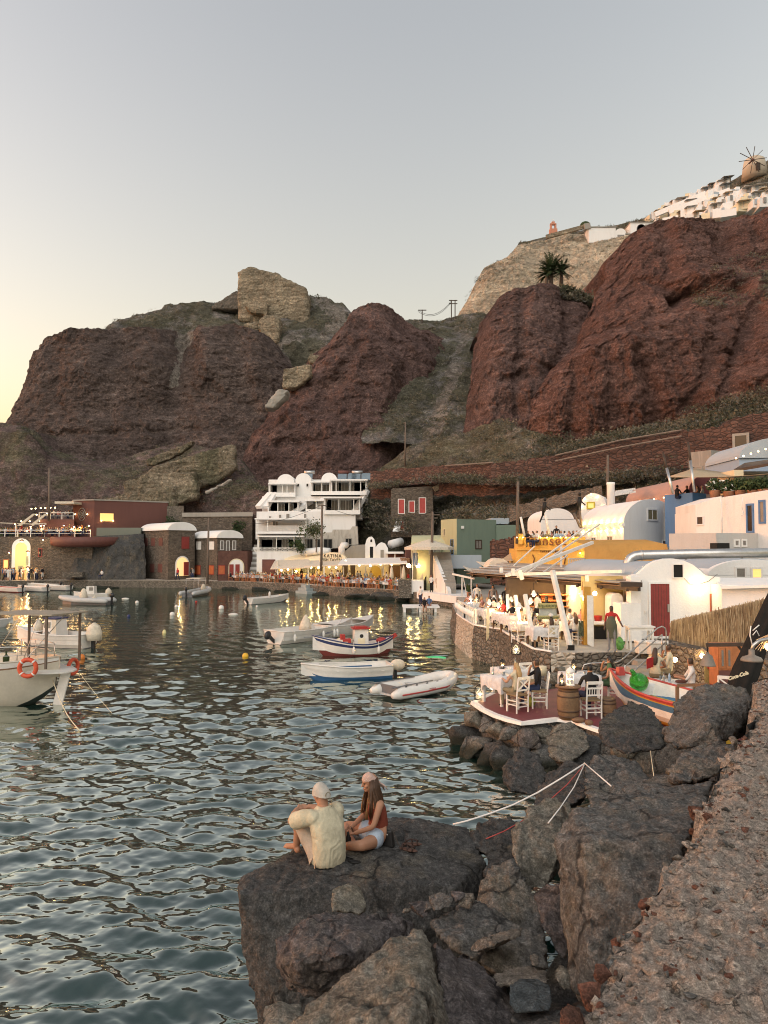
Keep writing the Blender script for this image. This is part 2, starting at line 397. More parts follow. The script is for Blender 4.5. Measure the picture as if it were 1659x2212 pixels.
T['left']=loft('left_cliff','dark red-brown cliff wall at the left end of the bay',[[(-60,1075,134),(200,1085,132),(420,1085,131),(640,1085,132)],[(-44,990,142),(200,985,140),(420,985,139),(560,985,138),(640,985,139)],[(-14,908,150),(30,905,149),(200,880,148),(400,870,150),(450,868,148),(630,860,147)],[(18,850,160),(60,810,155),(200,790,151),(330,790,152),(385,793,156),(430,785,152),(560,780,151),(636,800,153)],[(36,775,168),(52,750,166),(100,722,163),(180,706,160),(215,711,160),(250,706,162),(345,706,162),(395,718,167),(440,704,161),(510,702,160),(570,718,160),(618,760,162)]],460,46,M_REDL,2.4,.075,.9,5,24,.03,17,edge_noise=.9,rugged=.9,carve=[([(385,715),(390,790),(370,880),(360,960)],15,3),([(250,715),(240,800),(230,900)],18,2.4),([(110,740),(105,850)],16,2),([(510,710),(520,800),(540,880)],15,2.4),([(20,945),(200,935),(420,925)],7,1.8),([(440,705),(450,800)],14,-2)],streaks=[([(398,722),(390,745)],15),([(388,745),(372,830)],5)])
T['cone']=loft('red_cone_cliff','central red scoria cone cliff',[[(500,1085,126),(600,1095,124),(700,1090,123),(860,1060,122)],[(508,960,135),(600,950,131),(700,945,129),(800,960,128),(905,955,131)],[(560,880,145),(630,840,141),(740,820,137),(830,850,136),(930,850,143)],[(600,860,155),(665,775,149),(725,735,145),(790,740,143),(880,750,147),(985,800,157)],[(640,825,165),(720,740,159),(745,700,157),(765,665,156),(795,651,155),(830,655,156),(862,672,157),(905,706,161),(950,720,165),(1008,770,171)]],400,44,M_REDC,2.6,.075,.9,7,22,.03,23,edge_noise=.9,rugged=1.2,carve=[([(790,660),(770,760),(700,860)],13,2.2),([(860,680),(880,780),(850,900)],15,3),([(600,962),(720,938),(830,948)],9,2.2),([(640,850),(720,818),(800,830)],9,1.5),([(930,730),(960,800),(940,880)],12,2.4)])
T['cliffc']=loft('middle_right_cliff','rounded red cliff buttress right of the gully',[[(985,1010,118),(1140,1005,113),(1320,980,108)],[(1012,920,119),(1140,915,114),(1330,880,110)],[(1025,800,122),(1080,770,119),(1200,780,118),(1340,760,120)],[(1035,720,130),(1065,690,127),(1150,680,126),(1250,690,128),(1350,690,132)],[(1042,690,138),(1075,640,137),(1110,622,136),(1160,612,136),(1200,612,137),(1260,640,140),(1305,676,144),(1360,690,146)]],300,44,M_REDC,2.4,.085,.9,5,22,.03,29,edge_noise=.8,rugged=1.1,carve=[([(1130,640),(1125,760),(1120,890)],10,1.8),([(1225,640),(1235,740),(1200,800)],12,2.4),([(1040,762),(1150,772),(1210,792)],8,1.6),([(1095,818),(1150,806)],8,2),([(1060,850),(1180,840)],14,-1.4)])
T['cliffd']=loft('main_right_cliff','tall bright red scoria cliff at the right',[[(1125,1010,108),(1350,990,101),(1520,950,95),(1850,850,87)],[(1140,900,107),(1240,880,102),(1380,870,97),(1560,840,93),(1850,740,86)],[(1160,840,110),(1240,770,105),(1330,735,101),(1480,730,98),(1620,740,98),(1850,660,92)],[(1230,760,119),(1300,700,116),(1400,660,112),(1500,640,110),(1640,640,108),(1850,560,104)],[(1298,690,132),(1305,600,128),(1380,560,122),(1480,545,118),(1640,560,118),(1850,480,114)],[(1302,640,140),(1310,562,136),(1345,525,134),(1385,490,132),(1430,470,131),(1495,464,130),(1515,472,131),(1560,470,133),(1620,462,130),(1680,440,126),(1850,380,124)]],520,44,M_REDR,2.8,.075,.9,0,26,.0,37,edge_noise=.8,rugged=1.2,carve=[([(1460,642),(1530,620),(1610,634)],9,4.5),([(1465,602),(1560,598),(1625,614)],13,-3),([(1310,692),(1400,662),(1445,640)],14,-2.2),([(1440,470),(1450,560),(1470,620)],15,3),([(1560,475),(1575,560),(1600,610)],17,3),([(1380,760),(1420,860),(1430,940)],14,2.4),([(1560,700),(1540,800),(1500,880)],16,3),([(1250,770),(1240,850),(1230,940)],12,2.4),([(1330,620),(1400,600),(1450,612)],8,1.6),([(1640,660),(1600,760),(1590,830)],16,3)])
T['talus']=loft('talus_slope','olive scrub slope at the foot of the red cliffs',[[(480,1290,118),(700,1285,116),(900,1275,110),(1120,1292,84),(1300,1305,74),(1500,1329,62),(1850,1357,52)],[(500,1130,122),(740,1120,121),(900,1120,112),(1120,1110,95),(1300,1080,87),(1500,1040,80),(1850,1000,74)],[(520,1085,124),(770,1050,124),(900,1035,115),(1120,1010,104),(1300,985,98),(1500,950,91),(1850,900,83)],[(530,1070,128),(800,1035,128),(880,965,121),(1020,930,116),(1080,905,111),(1180,945,104),(1300,945,103),(1440,925,98),(1540,885,94),(1850,790,88)]],330,34,M_SCRUB,1.3,.13,.7,0,14,.0,43,edge_noise=.5)
T['lowleft']=loft('lower_left_slope','brown earth slope above the left harbour houses',[[(-300,1290,118),(0,1290,118),(300,1290,118),(560,1290,114),(760,1290,114)],[(-300,1080,122),(0,1080,122),(200,1100,122),(420,1090,120),(560,1110,116),(760,1120,114)],[(-280,960,130),(0,935,128),(70,935,127),(110,990,128),(240,1030,126),(420,1040,122),(560,1062,117),(760,1090,115)],[(-260,930,136),(10,915,134),(60,925,134),(100,970,134),(230,1000,132),(330,970,132),(400,955,134),(510,985,128),(560,1055,120),(760,1075,118)]],220,26,M_BROWN,1.6,.1,.7,0,14,.0,47,edge_noise=.5)
# --- rocks of the shore
def rock_mat(name,dark,mid,light,pits=.5,sc=1.0,stain=(.20,.155,.085),st=.3,gain=1.22):
 q=N(name);co=q.co()
 a=q.noise(co,1.1*sc,6,.68,.5);b=q.noise(co,6*sc,7,.72,.3);c=q.noise(co,30*sc,4,.7);v=q.noise(q.co((1.5,1.5,.5)),.9*sc,4,.6)
 pit=q.vor(q.mix(.12,co,q.n('ShaderNodeTexNoise').outputs[1]),9*sc,'F1')
 col=q.ramp(a,[(.30,dark),(.50,mid),(.72,light)])
 col=q.mix(.5,col,q.ramp(b,[(.30,tuple(x*.4 for x in dark)),(.52,mid),(.75,tuple(min(1,x*1.35)for x in light))]))
 col=q.mix(.35,col,q.ramp(c,[(.35,tuple(x*.4 for x in dark)),(.7,light)]))
 col=q.mix(q.ramp(v,[(.52,0.0),(.70,st)]),col,stain)
 col=q.mix(q.ramp(pit,[(.06,pits),(.22,0.0)]),col,tuple(x*.3 for x in dark))
 g1=q.noise(co,55*sc,4,.75);g2=q.noise(co,13*sc,5,.75,.4);col=q.grit(col,g1,.55,1.7);col=q.grit(col,g2,.50*gain,1.5*gain)
 wc=q.n('ShaderNodeTexNoise');wc.inputs['Scale'].default_value=2.2*sc;wc.inputs['Detail'].default_value=5;q.l(co,wc.inputs['Vector'])
 ck=q.vor(q.mix(.35,co,wc.outputs[1]),1.3*sc,'DISTANCE_TO_EDGE');ckm=q.ramp(ck,[(.004,1.0),(.022,0.0)]);gate=q.ramp(v,[(.42,0.0),(.55,.85)])
 cm=q.mix(1.0,ckm,gate,'MULTIPLY');col=q.mix(cm,col,tuple(x*.25 for x in dark))
 lic=q.noise(co,3.4*sc,6,.8,.6);col=q.mix(q.ramp(lic,[(.60,0.0),(.70,.55)]),col,tuple(min(1,x*1.7+.01)for x in light))
 sx=q.n('ShaderNodeSeparateXYZ');q.l(q.n('ShaderNodeNewGeometry').outputs['Position'],sx.inputs[0]);ad=q.n('ShaderNodeMath',operation='MULTIPLY_ADD');q.l(a,ad.inputs[0]);ad.inputs[1].default_value=-.5;q.l(sx.outputs[2],ad.inputs[2])
 col=q.mix(q.ramp(ad.outputs[0],[(.0,.85),(.16,0.0)]),col,(.018,.020,.013))
 nor=q.bump(c,.7,.02,q.bump(b,1.0,.07,q.bump(q.ramp(ck,[(0,0.0),(.05,1.0)]),.5,.05,q.bump(q.ramp(pit,[(0,0.0),(.3,1.0)]),pits,.04))))
 return q.fin(col,nor,.92,0,.2)
K_DARK=rock_mat('black_lava_rock',(0.038,0.038,0.037),(0.067,0.065,0.062),(0.109,0.105,0.098),.6)
K_GREY=rock_mat('grey_lava_rock',(0.067,0.066,0.064),(0.119,0.116,0.109),(0.180,0.175,0.161),.6)
K_TAN=rock_mat('tan_tuff_rock',(0.090,0.084,0.071),(0.157,0.146,0.120),(0.237,0.220,0.182),.5)
K_RED=rock_mat('purple_brown_rock',(0.063,0.055,0.056),(0.104,0.092,0.090),(0.157,0.140,0.131),.6)
K_PALE=rock_mat('pale_rock',(.20,.17,.135),(.32,.28,.23),(.45,.40,.34),.3,2.0,st=.15,gain=.75)
K_BLUE=rock_mat('blue_grey_rock',(.090,.110,.118),(.125,.150,.160),(.17,.20,.21),.1,2.0,st=.05,gain=.8)
K_RUST=rock_mat('rust_red_rock',(.10,.046,.034),(.16,.075,.052),(.24,.125,.090),.4,2.0,st=.1)
K_GRAVEL=rock_mat('brown_gravel',(0.209,0.175,0.147),(0.376,0.318,0.268),(0.564,0.488,0.409),.4,3.0,(0.397,0.307,0.210),.25,1.25)
def hull_rock(name,label,pts,mat,vox=.05,amp=.12,sc=1.3,seed=0,extra=None,cat='rock',parent=None,group=None,pit=.35,smooth=1):
 """Boulder: hull of the given points, remeshed fine, then weathered by layered noise."""
 import bmesh
 bm=bmesh.new()
 for p in pts:bm.verts.new(p)
 bmesh.ops.convex_hull(bm,input=bm.verts)
 loose=[v for v in bm.verts if not v.link_faces]
 if loose:bmesh.ops.delete(bm,geom=loose,context='VERTS')
 me=bpy.data.meshes.new('t');bm.to_mesh(me);bm.free()
 o=bpy.data.objects.new('t',me);COL.objects.link(o)
 m=o.modifiers.new('r','REMESH');m.mode='VOXEL';m.voxel_size=vox
 if smooth:
  s=o.modifiers.new('s','SMOOTH');s.factor=.6;s.iterations=smooth
 dg=bpy.context.evaluated_depsgraph_get();ev=o.evaluated_get(dg);em=ev.to_mesh()
 n=len(em.vertices);v=np.empty(n*3,np.float32);em.vertices.foreach_get('co',v);v=v.reshape(-1,3).astype(float)
 nr=np.empty(n*3,np.float32);em.vertices.foreach_get('normal',nr);nr=nr.reshape(-1,3).astype(float)
 f=[tuple(p.vertices)for p in em.polygons];ev.to_mesh_clear();bpy.data.objects.remove(o);bpy.data.meshes.remove(me)
 d=weather(v,sc,seed,pit)*amp*.68
 v=v+nr*d[:,None]
 c=v.mean(0)
 me=bpy.data.meshes.new(name);me.from_pydata([tuple(q)for q in(v-c)],[],f)
 me.materials.append(mat);me.polygons.foreach_set('use_smooth',[True]*len(f));me.update()
 o=bpy.data.objects.new(name,me);COL.objects.link(o);o.location=c
 return tag(o,label,cat,group)
def weather(v,sc,seed,pit):
 big=fbm(v*sc,4,seed+1,.55);rid=fbm(v*sc*2.1+5,5,seed+7,.58,True);fine=fbm(v*sc*7,3,seed+13,.6)
 lay=fbm(v*np.array([sc,sc,sc*5]),3,seed+19,.5)
 cell=vnoise(v*sc*4.5,seed+23);pits=-np.clip(cell-.25,0,1)*pit*1.6
 st=fbm(v*sc*1.5,3,seed+29,.5);st=np.round(st*4.5)/4.5-st;crk=fbm(v*sc*1.1+9,2,seed+37,.5,True);crk=-np.clip(crk-.78,0,1)*3.0
 return big*.7-rid*.55+fine*.40+lay*.40+pits+st*1.15+crk
def VP(*a):return[P(*q)for q in a]
def shore():
 edge=[(.35,1.6,3.9),(.62,2.6,3.86),(1.20,3.60,3.86),(1.85,4.66,3.86),(2.65,6.0,3.86),(3.5,7.4,3.86),(4.3,8.8,3.86),(5.4,11.0,3.6),(6.8,14.0,2.2),(8.5,18.5,1.0),(9.5,24,.9),(10.5,30,.9)]
 e=np.array(edge);t=np.linspace(0,1,160);s=np.linspace(0,1,len(e))
 E=np.stack([np.interp(t,s,e[:,k])for k in range(3)],-1)
 drop=[(0,0),(.15,-1.2),(.6,-2.2),(1.6,-2.75),(2.6,-3.1),(3.6,-4.6),(5.0,-5.5)]
 dd=np.array(drop);u=np.linspace(0,1,70);ds=np.linspace(0,1,len(dd));D=np.stack([np.interp(u,ds,dd[:,k])for k in range(2)],-1)
 n=np.array([-.88,.47])
 g=np.zeros((70,160,3))
 for i in range(70):
  k=np.clip(E[:,2]/3.9,.35,1)
  g[i,:,0]=E[:,0]+n[0]*D[i,0]*.9;g[i,:,1]=E[:,1]+n[1]*D[i,0]*.5;g[i,:,2]=E[:,2]+D[i,1]*k
 p=g.reshape(-1,3);dz=fbm(p*1.1,5,3,.6);p=p+np.stack([-.10*dz,.1*dz,.35*dz*np.repeat(np.clip(u*6,0,1),160)],-1)
 o=npobj('rocky_shore',p,gridfaces(70,160),K_DARK,True)
 tag(o,'dark rocky shore bed between the gravel path and the water',None,None,'structure')
shore()
def path():
 edge=[(-.6,.2),(.05,1.6),(.62,2.6),(1.20,3.60),(1.85,4.66),(2.65,6.0),(3.5,7.4),(4.25,8.8),(4.9,10.2),(5.6,11.6)]
 e=np.array(edge);n_=420;t=np.linspace(0,1,n_);s=np.linspace(0,1,len(e));s=(e[:,1]-e[0,1])/(e[-1,1]-e[0,1])
 ex=np.interp(t,s,e[:,0]);ey=np.interp(t,s,e[:,1])
 off=np.concatenate([[-.16,-.09,-.03],np.linspace(0,1,150)**1.25*3.4])
 jag=.10*fbm(np.stack([ey*2.6,0*ey,0*ey],-1),4,5,.6)+.05*vnoise(np.stack([ey*9,0*ey,0*ey],-1),8)
 X=ex[:,None]+off[None,:]*.88+jag[:,None]*np.clip(1-off[None,:]/.5,0,1);Y=ey[:,None]-off[None,:]*.35
 base=np.where(off<0,off*5.5,0)[None,:]-np.clip(.12-off,0,.2)[None,:]*.35+0*X
 p0=np.stack([X,Y,0*X],-1)
 hump=.05*fbm(p0*1.1,3,2)+.024*fbm(p0*5,5,9,.65)+.034*np.clip(fbm(p0*17,3,14,.6),0,1)+.016*vnoise(p0*38,3)
 Z=3.90+base+hump-np.clip((Y-8.6)/3,0,1)*.35
 v=np.stack([X,Y,Z],-1).reshape(-1,3)
 o=npobj('gravel_path',v,gridfaces(n_,len(off))[:,::-1],K_GRAVEL,True)
 tag(o,'brown gravel path running along the top of the rocks',None,None,'structure')
 rg=np.random.default_rng(3);vs,fs,mi=[],[],[]
 ico=[(0,0,1),(.89,0,.45),(.28,.85,.45),(-.72,.53,.45),(-.72,-.53,.45),(.28,-.85,.45),(.72,.53,-.45),(-.28,.85,-.45),(-.89,0,-.45),(-.28,-.85,-.45),(.72,-.53,-.45),(0,0,-1)]
 fa=[(0,1,2),(0,2,3),(0,3,4),(0,4,5),(0,5,1),(1,6,2),(2,7,3),(3,8,4),(4,9,5),(5,10,1),(6,7,2),(7,8,3),(8,9,4),(9,10,5),(10,6,1),(6,11,7),(7,11,8),(8,11,9),(9,11,10),(10,11,6)]
 ico=np.array(ico)
 for k in range(5200):
  i=int(rg.random()**.9*(n_-1));j=int(rg.random()**1.3*(len(off)-4))+2
  r=.006+.020*rg.random()**3;q=ico*(1+.35*rg.standard_normal((12,1)))*r*np.array([1,1,.65])*(.6+.8*rg.random(3))
  a=rg.random()*6.3;q=q@np.array([[math.cos(a),-math.sin(a),0],[math.sin(a),math.cos(a),0],[0,0,1]])
  o_=len(vs)*12;vs.append(q+np.array([X[i,j],Y[i,j],Z[i,j]+r*.2]));fs.append(np.array(fa)+o_);mi+=[int(rg.choice([0,0,1,2,3]))]*20
 o=npobj('gravel',np.concatenate(vs),np.concatenate(fs),[K_GRAVEL,K_PALE,K_RUST,K_GREY],False,None,mi)
 tag(o,'loose stones and chips scattered over the gravel path',None,None,'stuff')
path()
def rock(label,pts,mat,**k):return hull_rock('rock',label,VP(*pts),mat,**k)
LZ=2.0
def LW(x,y,z=LZ):return W(x,y,z)
hull_rock('rock','flat-topped dark rock ledge carrying the seated couple',[LW(514,1905,1.85),LW(545,1880),LW(640,1858),LW(700,1800,1.9),LW(850,1762,1.9),LW(905,1772),LW(1010,1785,1.95),LW(1045,1850,1.9),LW(985,1915,1.9),LW(880,1905),LW(750,1885),LW(620,1900,1.95)]+[P(512,1930,8.0),P(525,2060,8.0),P(560,2230,7.9),P(620,2230,7.6),P(1050,2100,8.6),P(1060,1900,9.2),P(760,2230,7.6)]+[Vector(q)for q in((-1.1,10.0,0),(-.2,11.2,0),(1.2,11.2,0),(1.6,9.5,0))],K_DARK,vox=.032,amp=.075,sc=1.9,seed=2,smooth=2,pit=.4)
rock('small angular rock leaning on the front of the ledge',[(715,1915,7.5),(745,1905,7.6),(775,1912,7.6),(792,1955,7.4),(785,1975,7.2),(715,1970,7.1),(720,1960,7.5),(790,1975,7.7)],K_TAN,vox=.025,amp=.03,sc=4,seed=4)
rock('big purple-brown boulder below the ledge',[(592,2030,6.6),(640,1985,6.7),(700,1962,6.9),(760,1975,7.0),(840,1970,7.2),(900,1985,7.3),(905,2060,6.9),(850,2140,6.5),(700,2150,6.2),(625,2140,6.2),(596,2080,6.3),(740,2060,5.95),(640,2080,6.0),(900,2150,7.3),(620,2140,7.2)],K_RED,vox=.03,amp=.10,sc=2.0,seed=6,pit=.7)
rock('pale tan pitted rock fanning out at the bottom',[(850,2018,5.4),(905,2005,5.5),(935,2035,5.4),(925,2110,5.0),(960,2220,4.6),(780,2110,5.1),(700,2160,4.9),(600,2225,4.8),(640,2260,4.5),(860,2280,4.2),(900,2150,4.6),(1000,2280,4.6),(800,2200,5.6)],K_TAN,vox=.022,amp=.060,sc=2.0,seed=8,pit=1.3,smooth=3)
rock('brown sloping slab right of the pale pitted rock',[(935,2030,5.6),(1010,2050,5.8),(1090,2120,5.6),(1150,2230,5.0),(1130,2300,4.5),(930,2300,4.4),(945,2100,5.1),(1060,2190,5.0),(1100,2250,5.8)],K_RED,vox=.035,amp=.08,sc=2.2,seed=10)
rock('ochre rock at the bottom edge beside the water',[(566,2170,5.2),(600,2150,5.2),(655,2165,5.2),(665,2230,4.8),(600,2260,4.6),(560,2230,4.9),(650,2230,5.3)],K_TAN,vox=.03,amp=.05,sc=3,seed=12)
rock('broad brown rock in the middle of the heap',[(925,2000,6.8),(960,1960,7.2),(1020,1940,7.3),(1100,1990,7.0),(1180,2020,6.8),(1185,2090,6.4),(1080,2110,6.2),(985,2050,6.3),(1160,2110,7.2),(960,2060,7.4)],K_GREY,vox=.035,amp=.09,sc=2.2,seed=14)
rock('upright grey-brown rock standing behind the heap',[(1020,1960,7.8),(1035,1900,7.9),(1060,1862,8.0),(1110,1855,8.0),(1145,1920,7.8),(1190,1985,7.4),(1180,2040,7.2),(1060,2000,7.3),(1100,2000,8.4),(1050,1960,8.4)],K_GREY,vox=.035,amp=.10,sc=2.2,seed=16)
rock('pale stone block lying on the brown rock',[(1008,2052,6.15),(1030,2030,6.2),(1075,2015,6.3),(1128,2003,6.4),(1135,2020,6.3),(1080,2035,6.1),(1030,2060,6.05),(1060,2050,6.5)],K_PALE,vox=.02,amp=.03,sc=6,seed=18)
rock('huge grey pillar rock with flat top and pale front edge',[(1200,1800,6.7),(1235,1750,7.0),(1275,1722,7.4),(1400,1700,7.9),(1545,1685,8.0),(1520,1740,7.2),(1490,1800,6.2),(1260,1830,6.1),(1205,1840,6.4),(1215,2010,6.0),(1222,2120,5.7),(1240,2160,5.5),(1270,2050,5.5),(1330,2180,5.3),(1430,1950,5.6),(1440,2100,6.0),(1300,2150,6.6)],K_GREY,vox=.032,amp=.085,sc=1.9,seed=20,pit=.5,smooth=2)
rock('dark rock wedged left of the pillar rock',[(1150,1930,7.2),(1180,1905,7.3),(1225,1900,7.2),(1235,2010,6.8),(1220,2080,6.6),(1165,2000,6.8),(1200,2000,7.6)],K_RED,vox=.03,amp=.06,sc=3,seed=22)
rock('tall ochre-streaked rock left of the pillar rock',[(1105,1800,8.6),(1140,1740,8.9),(1200,1712,9.2),(1240,1740,8.9),(1215,1830,8.3),(1190,1920,8.0),(1130,1935,7.9),(1108,1860,8.1),(1160,1900,8.9),(1230,1850,9.0)],K_TAN,vox=.04,amp=.10,sc=2.0,seed=24)
rock('jagged black rock beside the ledge',[(1005,1830,9.6),(1030,1780,10.0),(1080,1760,10.2),(1125,1775,10.0),(1130,1830,9.4),(1060,1850,9.1),(1100,1850,10.2),(1030,1840,10.3)],K_DARK,vox=.04,amp=.13,sc=2.6,seed=26)
rock('dark rock slope under the red rope',[(1040,1880,8.6),(1050,1840,9.0),(1110,1830,9.2),(1140,1800,9.4),(1125,1900,8.4),(1050,1920,8.5),(1120,1920,9.2)],K_DARK,vox=.04,amp=.08,sc=2.6,seed=27)
rock('brown cracked rock holding the white ropes',[(1252,1670,10.6),(1262,1640,11.0),(1310,1625,11.2),(1380,1640,11.0),(1410,1690,10.2),(1390,1740,9.6),(1280,1745,9.6),(1255,1720,10.0),(1330,1720,11.4),(1400,1720,11.4)],K_GREY,vox=.045,amp=.12,sc=1.9,seed=28)
rock('black rounded rock standing in the water',[(1080,1680,13.2),(1092,1635,13.6),(1130,1610,13.8),(1165,1625,13.6),(1185,1670,13.2),(1170,1720,12.4),(1100,1715,12.4),(1130,1690,14.2)],K_DARK,vox=.05,amp=.14,sc=1.8,seed=30)
rock('faceted ochre rock below the red terrace',[(1175,1590,15.2),(1200,1562,15.6),(1235,1558,15.6),(1270,1580,15.2),(1280,1615,14.6),(1230,1650,14.0),(1185,1640,14.2),(1240,1640,16)],K_TAN,vox=.05,amp=.08,sc=1.6,seed=32)
rock('dark flat rock filling in below the barrel',[(1180,1560,16.6),(1250,1572,16.2),(1300,1592,15.4),(1290,1650,14.2),(1230,1680,13.6),(1190,1640,14.6),(1300,1660,16.0)],K_DARK,vox=.06,amp=.09,sc=1.6,seed=33)
rock('black rock with a moss-ochre left face',[(1292,1560,13.4),(1310,1535,13.8),(1365,1512,14.4),(1400,1525,14.2),(1440,1570,13.4),(1430,1620,12.4),(1350,1630,12.4),(1296,1612,12.8),(1360,1600,14.6),(1440,1610,14.4)],K_DARK,vox=.05,amp=.12,sc=1.8,seed=34)
rock('big grey boulder in front of the painted boat',[(1430,1575,11.0),(1455,1510,11.6),(1480,1482,11.8),(1540,1470,11.9),(1600,1478,11.7),(1632,1500,11.2),(1610,1570,10.4),(1560,1605,9.8),(1460,1620,10.0),(1432,1600,10.4),(1540,1560,9.9),(1500,1590,12.0),(1610,1590,11.8)],K_GREY,vox=.05,amp=.14,sc=1.6,seed=36,pit=.6)
rock('pitted grey rock at the foot of the big boulder',[(1440,1665,8.9),(1462,1625,9.3),(1510,1598,9.6),(1560,1590,9.6),(1590,1610,9.2),(1575,1670,8.5),(1500,1690,8.2),(1450,1690,8.4),(1540,1670,9.6)],K_GREY,vox=.035,amp=.10,sc=2.4,seed=38,pit=1.2)
rock('dark rock between the roped rock and the black rock',[(1150,1720,11.4),(1180,1670,12.2),(1230,1640,12.6),(1270,1650,12.2),(1270,1720,10.6),(1200,1760,10.2),(1150,1760,10.4),(1250,1740,12.4)],K_DARK,vox=.05,amp=.11,sc=2.0,seed=40)
rock('flat grey slab behind the pillar rock',[(1340,1700,8.8),(1420,1670,9.4),(1545,1668,9.0),(1555,1700,8.4),(1440,1720,8.2),(1350,1730,8.4),(1450,1720,9.4)],K_GREY,vox=.04,amp=.07,sc=2.4,seed=42)
rock('blue-grey flat-faced stone at the foot of the heap',[(1098,2125,5.0),(1120,2112,5.1),(1165,2108,5.1),(1192,2125,5.0),(1196,2165,4.8),(1190,2185,4.7),(1110,2190,4.7),(1096,2165,4.8),(1150,2180,5.2)],K_BLUE,vox=.018,amp=.018,sc=4,seed=44,smooth=2)
rock('pale crumbly stone above the blue-grey stone',[(1062,2110,5.5),(1090,2090,5.6),(1150,2085,5.6),(1190,2095,5.5),(1185,2125,5.3),(1110,2130,5.2),(1070,2130,5.3),(1130,2130,5.7)],K_PALE,vox=.02,amp=.035,sc=5,seed=46)
rock('small whitish stone balanced near the blue-grey stone',[(1143,2062,5.55),(1155,2058,5.58),(1166,2065,5.55),(1165,2088,5.45),(1147,2088,5.45),(1155,2080,5.62)],K_PALE,vox=.012,amp=.012,sc=8,seed=48)
rock('tan pitted stone leaning on the pillar rock foot',[(1196,2095,5.4),(1210,2085,5.4),(1230,2095,5.35),(1236,2140,5.2),(1215,2140,5.15),(1198,2115,5.25),(1220,2120,5.5)],K_TAN,vox=.016,amp=.02,sc=6,seed=50)
rock('dark boulder half hidden below the blue-grey stone',[(1080,2195,4.8),(1110,2180,4.9),(1210,2180,4.8),(1290,2170,4.9),(1300,2260,4.3),(1100,2280,4.2),(1250,2230,5.0)],K_DARK,vox=.035,amp=.06,sc=3,seed=52)
_rg=random.Random(5)
for k,(x,y,r,m)in enumerate([(905,1962,22,K_RED),(935,1955,16,K_GREY),(955,1948,26,K_GREY),(985,1938,20,K_RED),(1005,1945,22,K_PALE),(880,1968,12,K_PALE),(970,1965,18,K_GREY),(1030,2062,12,K_GREY)]):
 d=7.0;s=r*d/F
 pts=[P(x,y,d)+Vector((_rg.uniform(-1,1)*s*1.2,_rg.uniform(-1,1)*s,_rg.uniform(-.7,.7)*s))for _ in range(14)]
 hull_rock('rubble_stone','small rubble stone in the row between the ledge and the heap',pts,m,vox=.02,amp=.02,sc=7,seed=60+k,cat='stone',group='rubble stones on the rock heap')
for k,(x,y,r,m,d)in enumerate([(1512,1762,26,K_RUST,5.2),(1500,1795,14,K_RUST,5.0),(1345,2035,26,K_RUST,3.45),(1300,2100,24,K_RUST,3.15),(1275,2150,34,K_RUST,2.95),(1235,2200,40,K_RUST,2.75),(1395,1955,20,K_RUST,3.75),(1375,1985,18,K_GREY,3.65),(1440,1870,14,K_GREY,4.2),(1585,1600,12,K_PALE,7.2),(1572,1618,9,K_PALE,7.0),(1455,2050,9,K_PALE,3.3),(1440,2105,8,K_GREY,3.0),(1540,1935,9,K_GREY,3.8)]):
 s=r*d/F
 pts=[P(x,y,d)+Vector((_rg.uniform(-1,1)*s,_rg.uniform(-1,1)*s,_rg.uniform(-.8,.8)*s))for _ in range(16)]
 hull_rock('edge_stone',{0:'rust-red stone sticking out of the crumbling path edge',1:'grey stone sticking out of the crumbling path edge',2:'pale pebble lying on the gravel path'}[0 if m is K_RUST else 1 if m is K_GREY else 2],pts,m,vox=s*.18,amp=s*.2,sc=.5/s,seed=80+k,cat='stone',group='stones along the path edge')
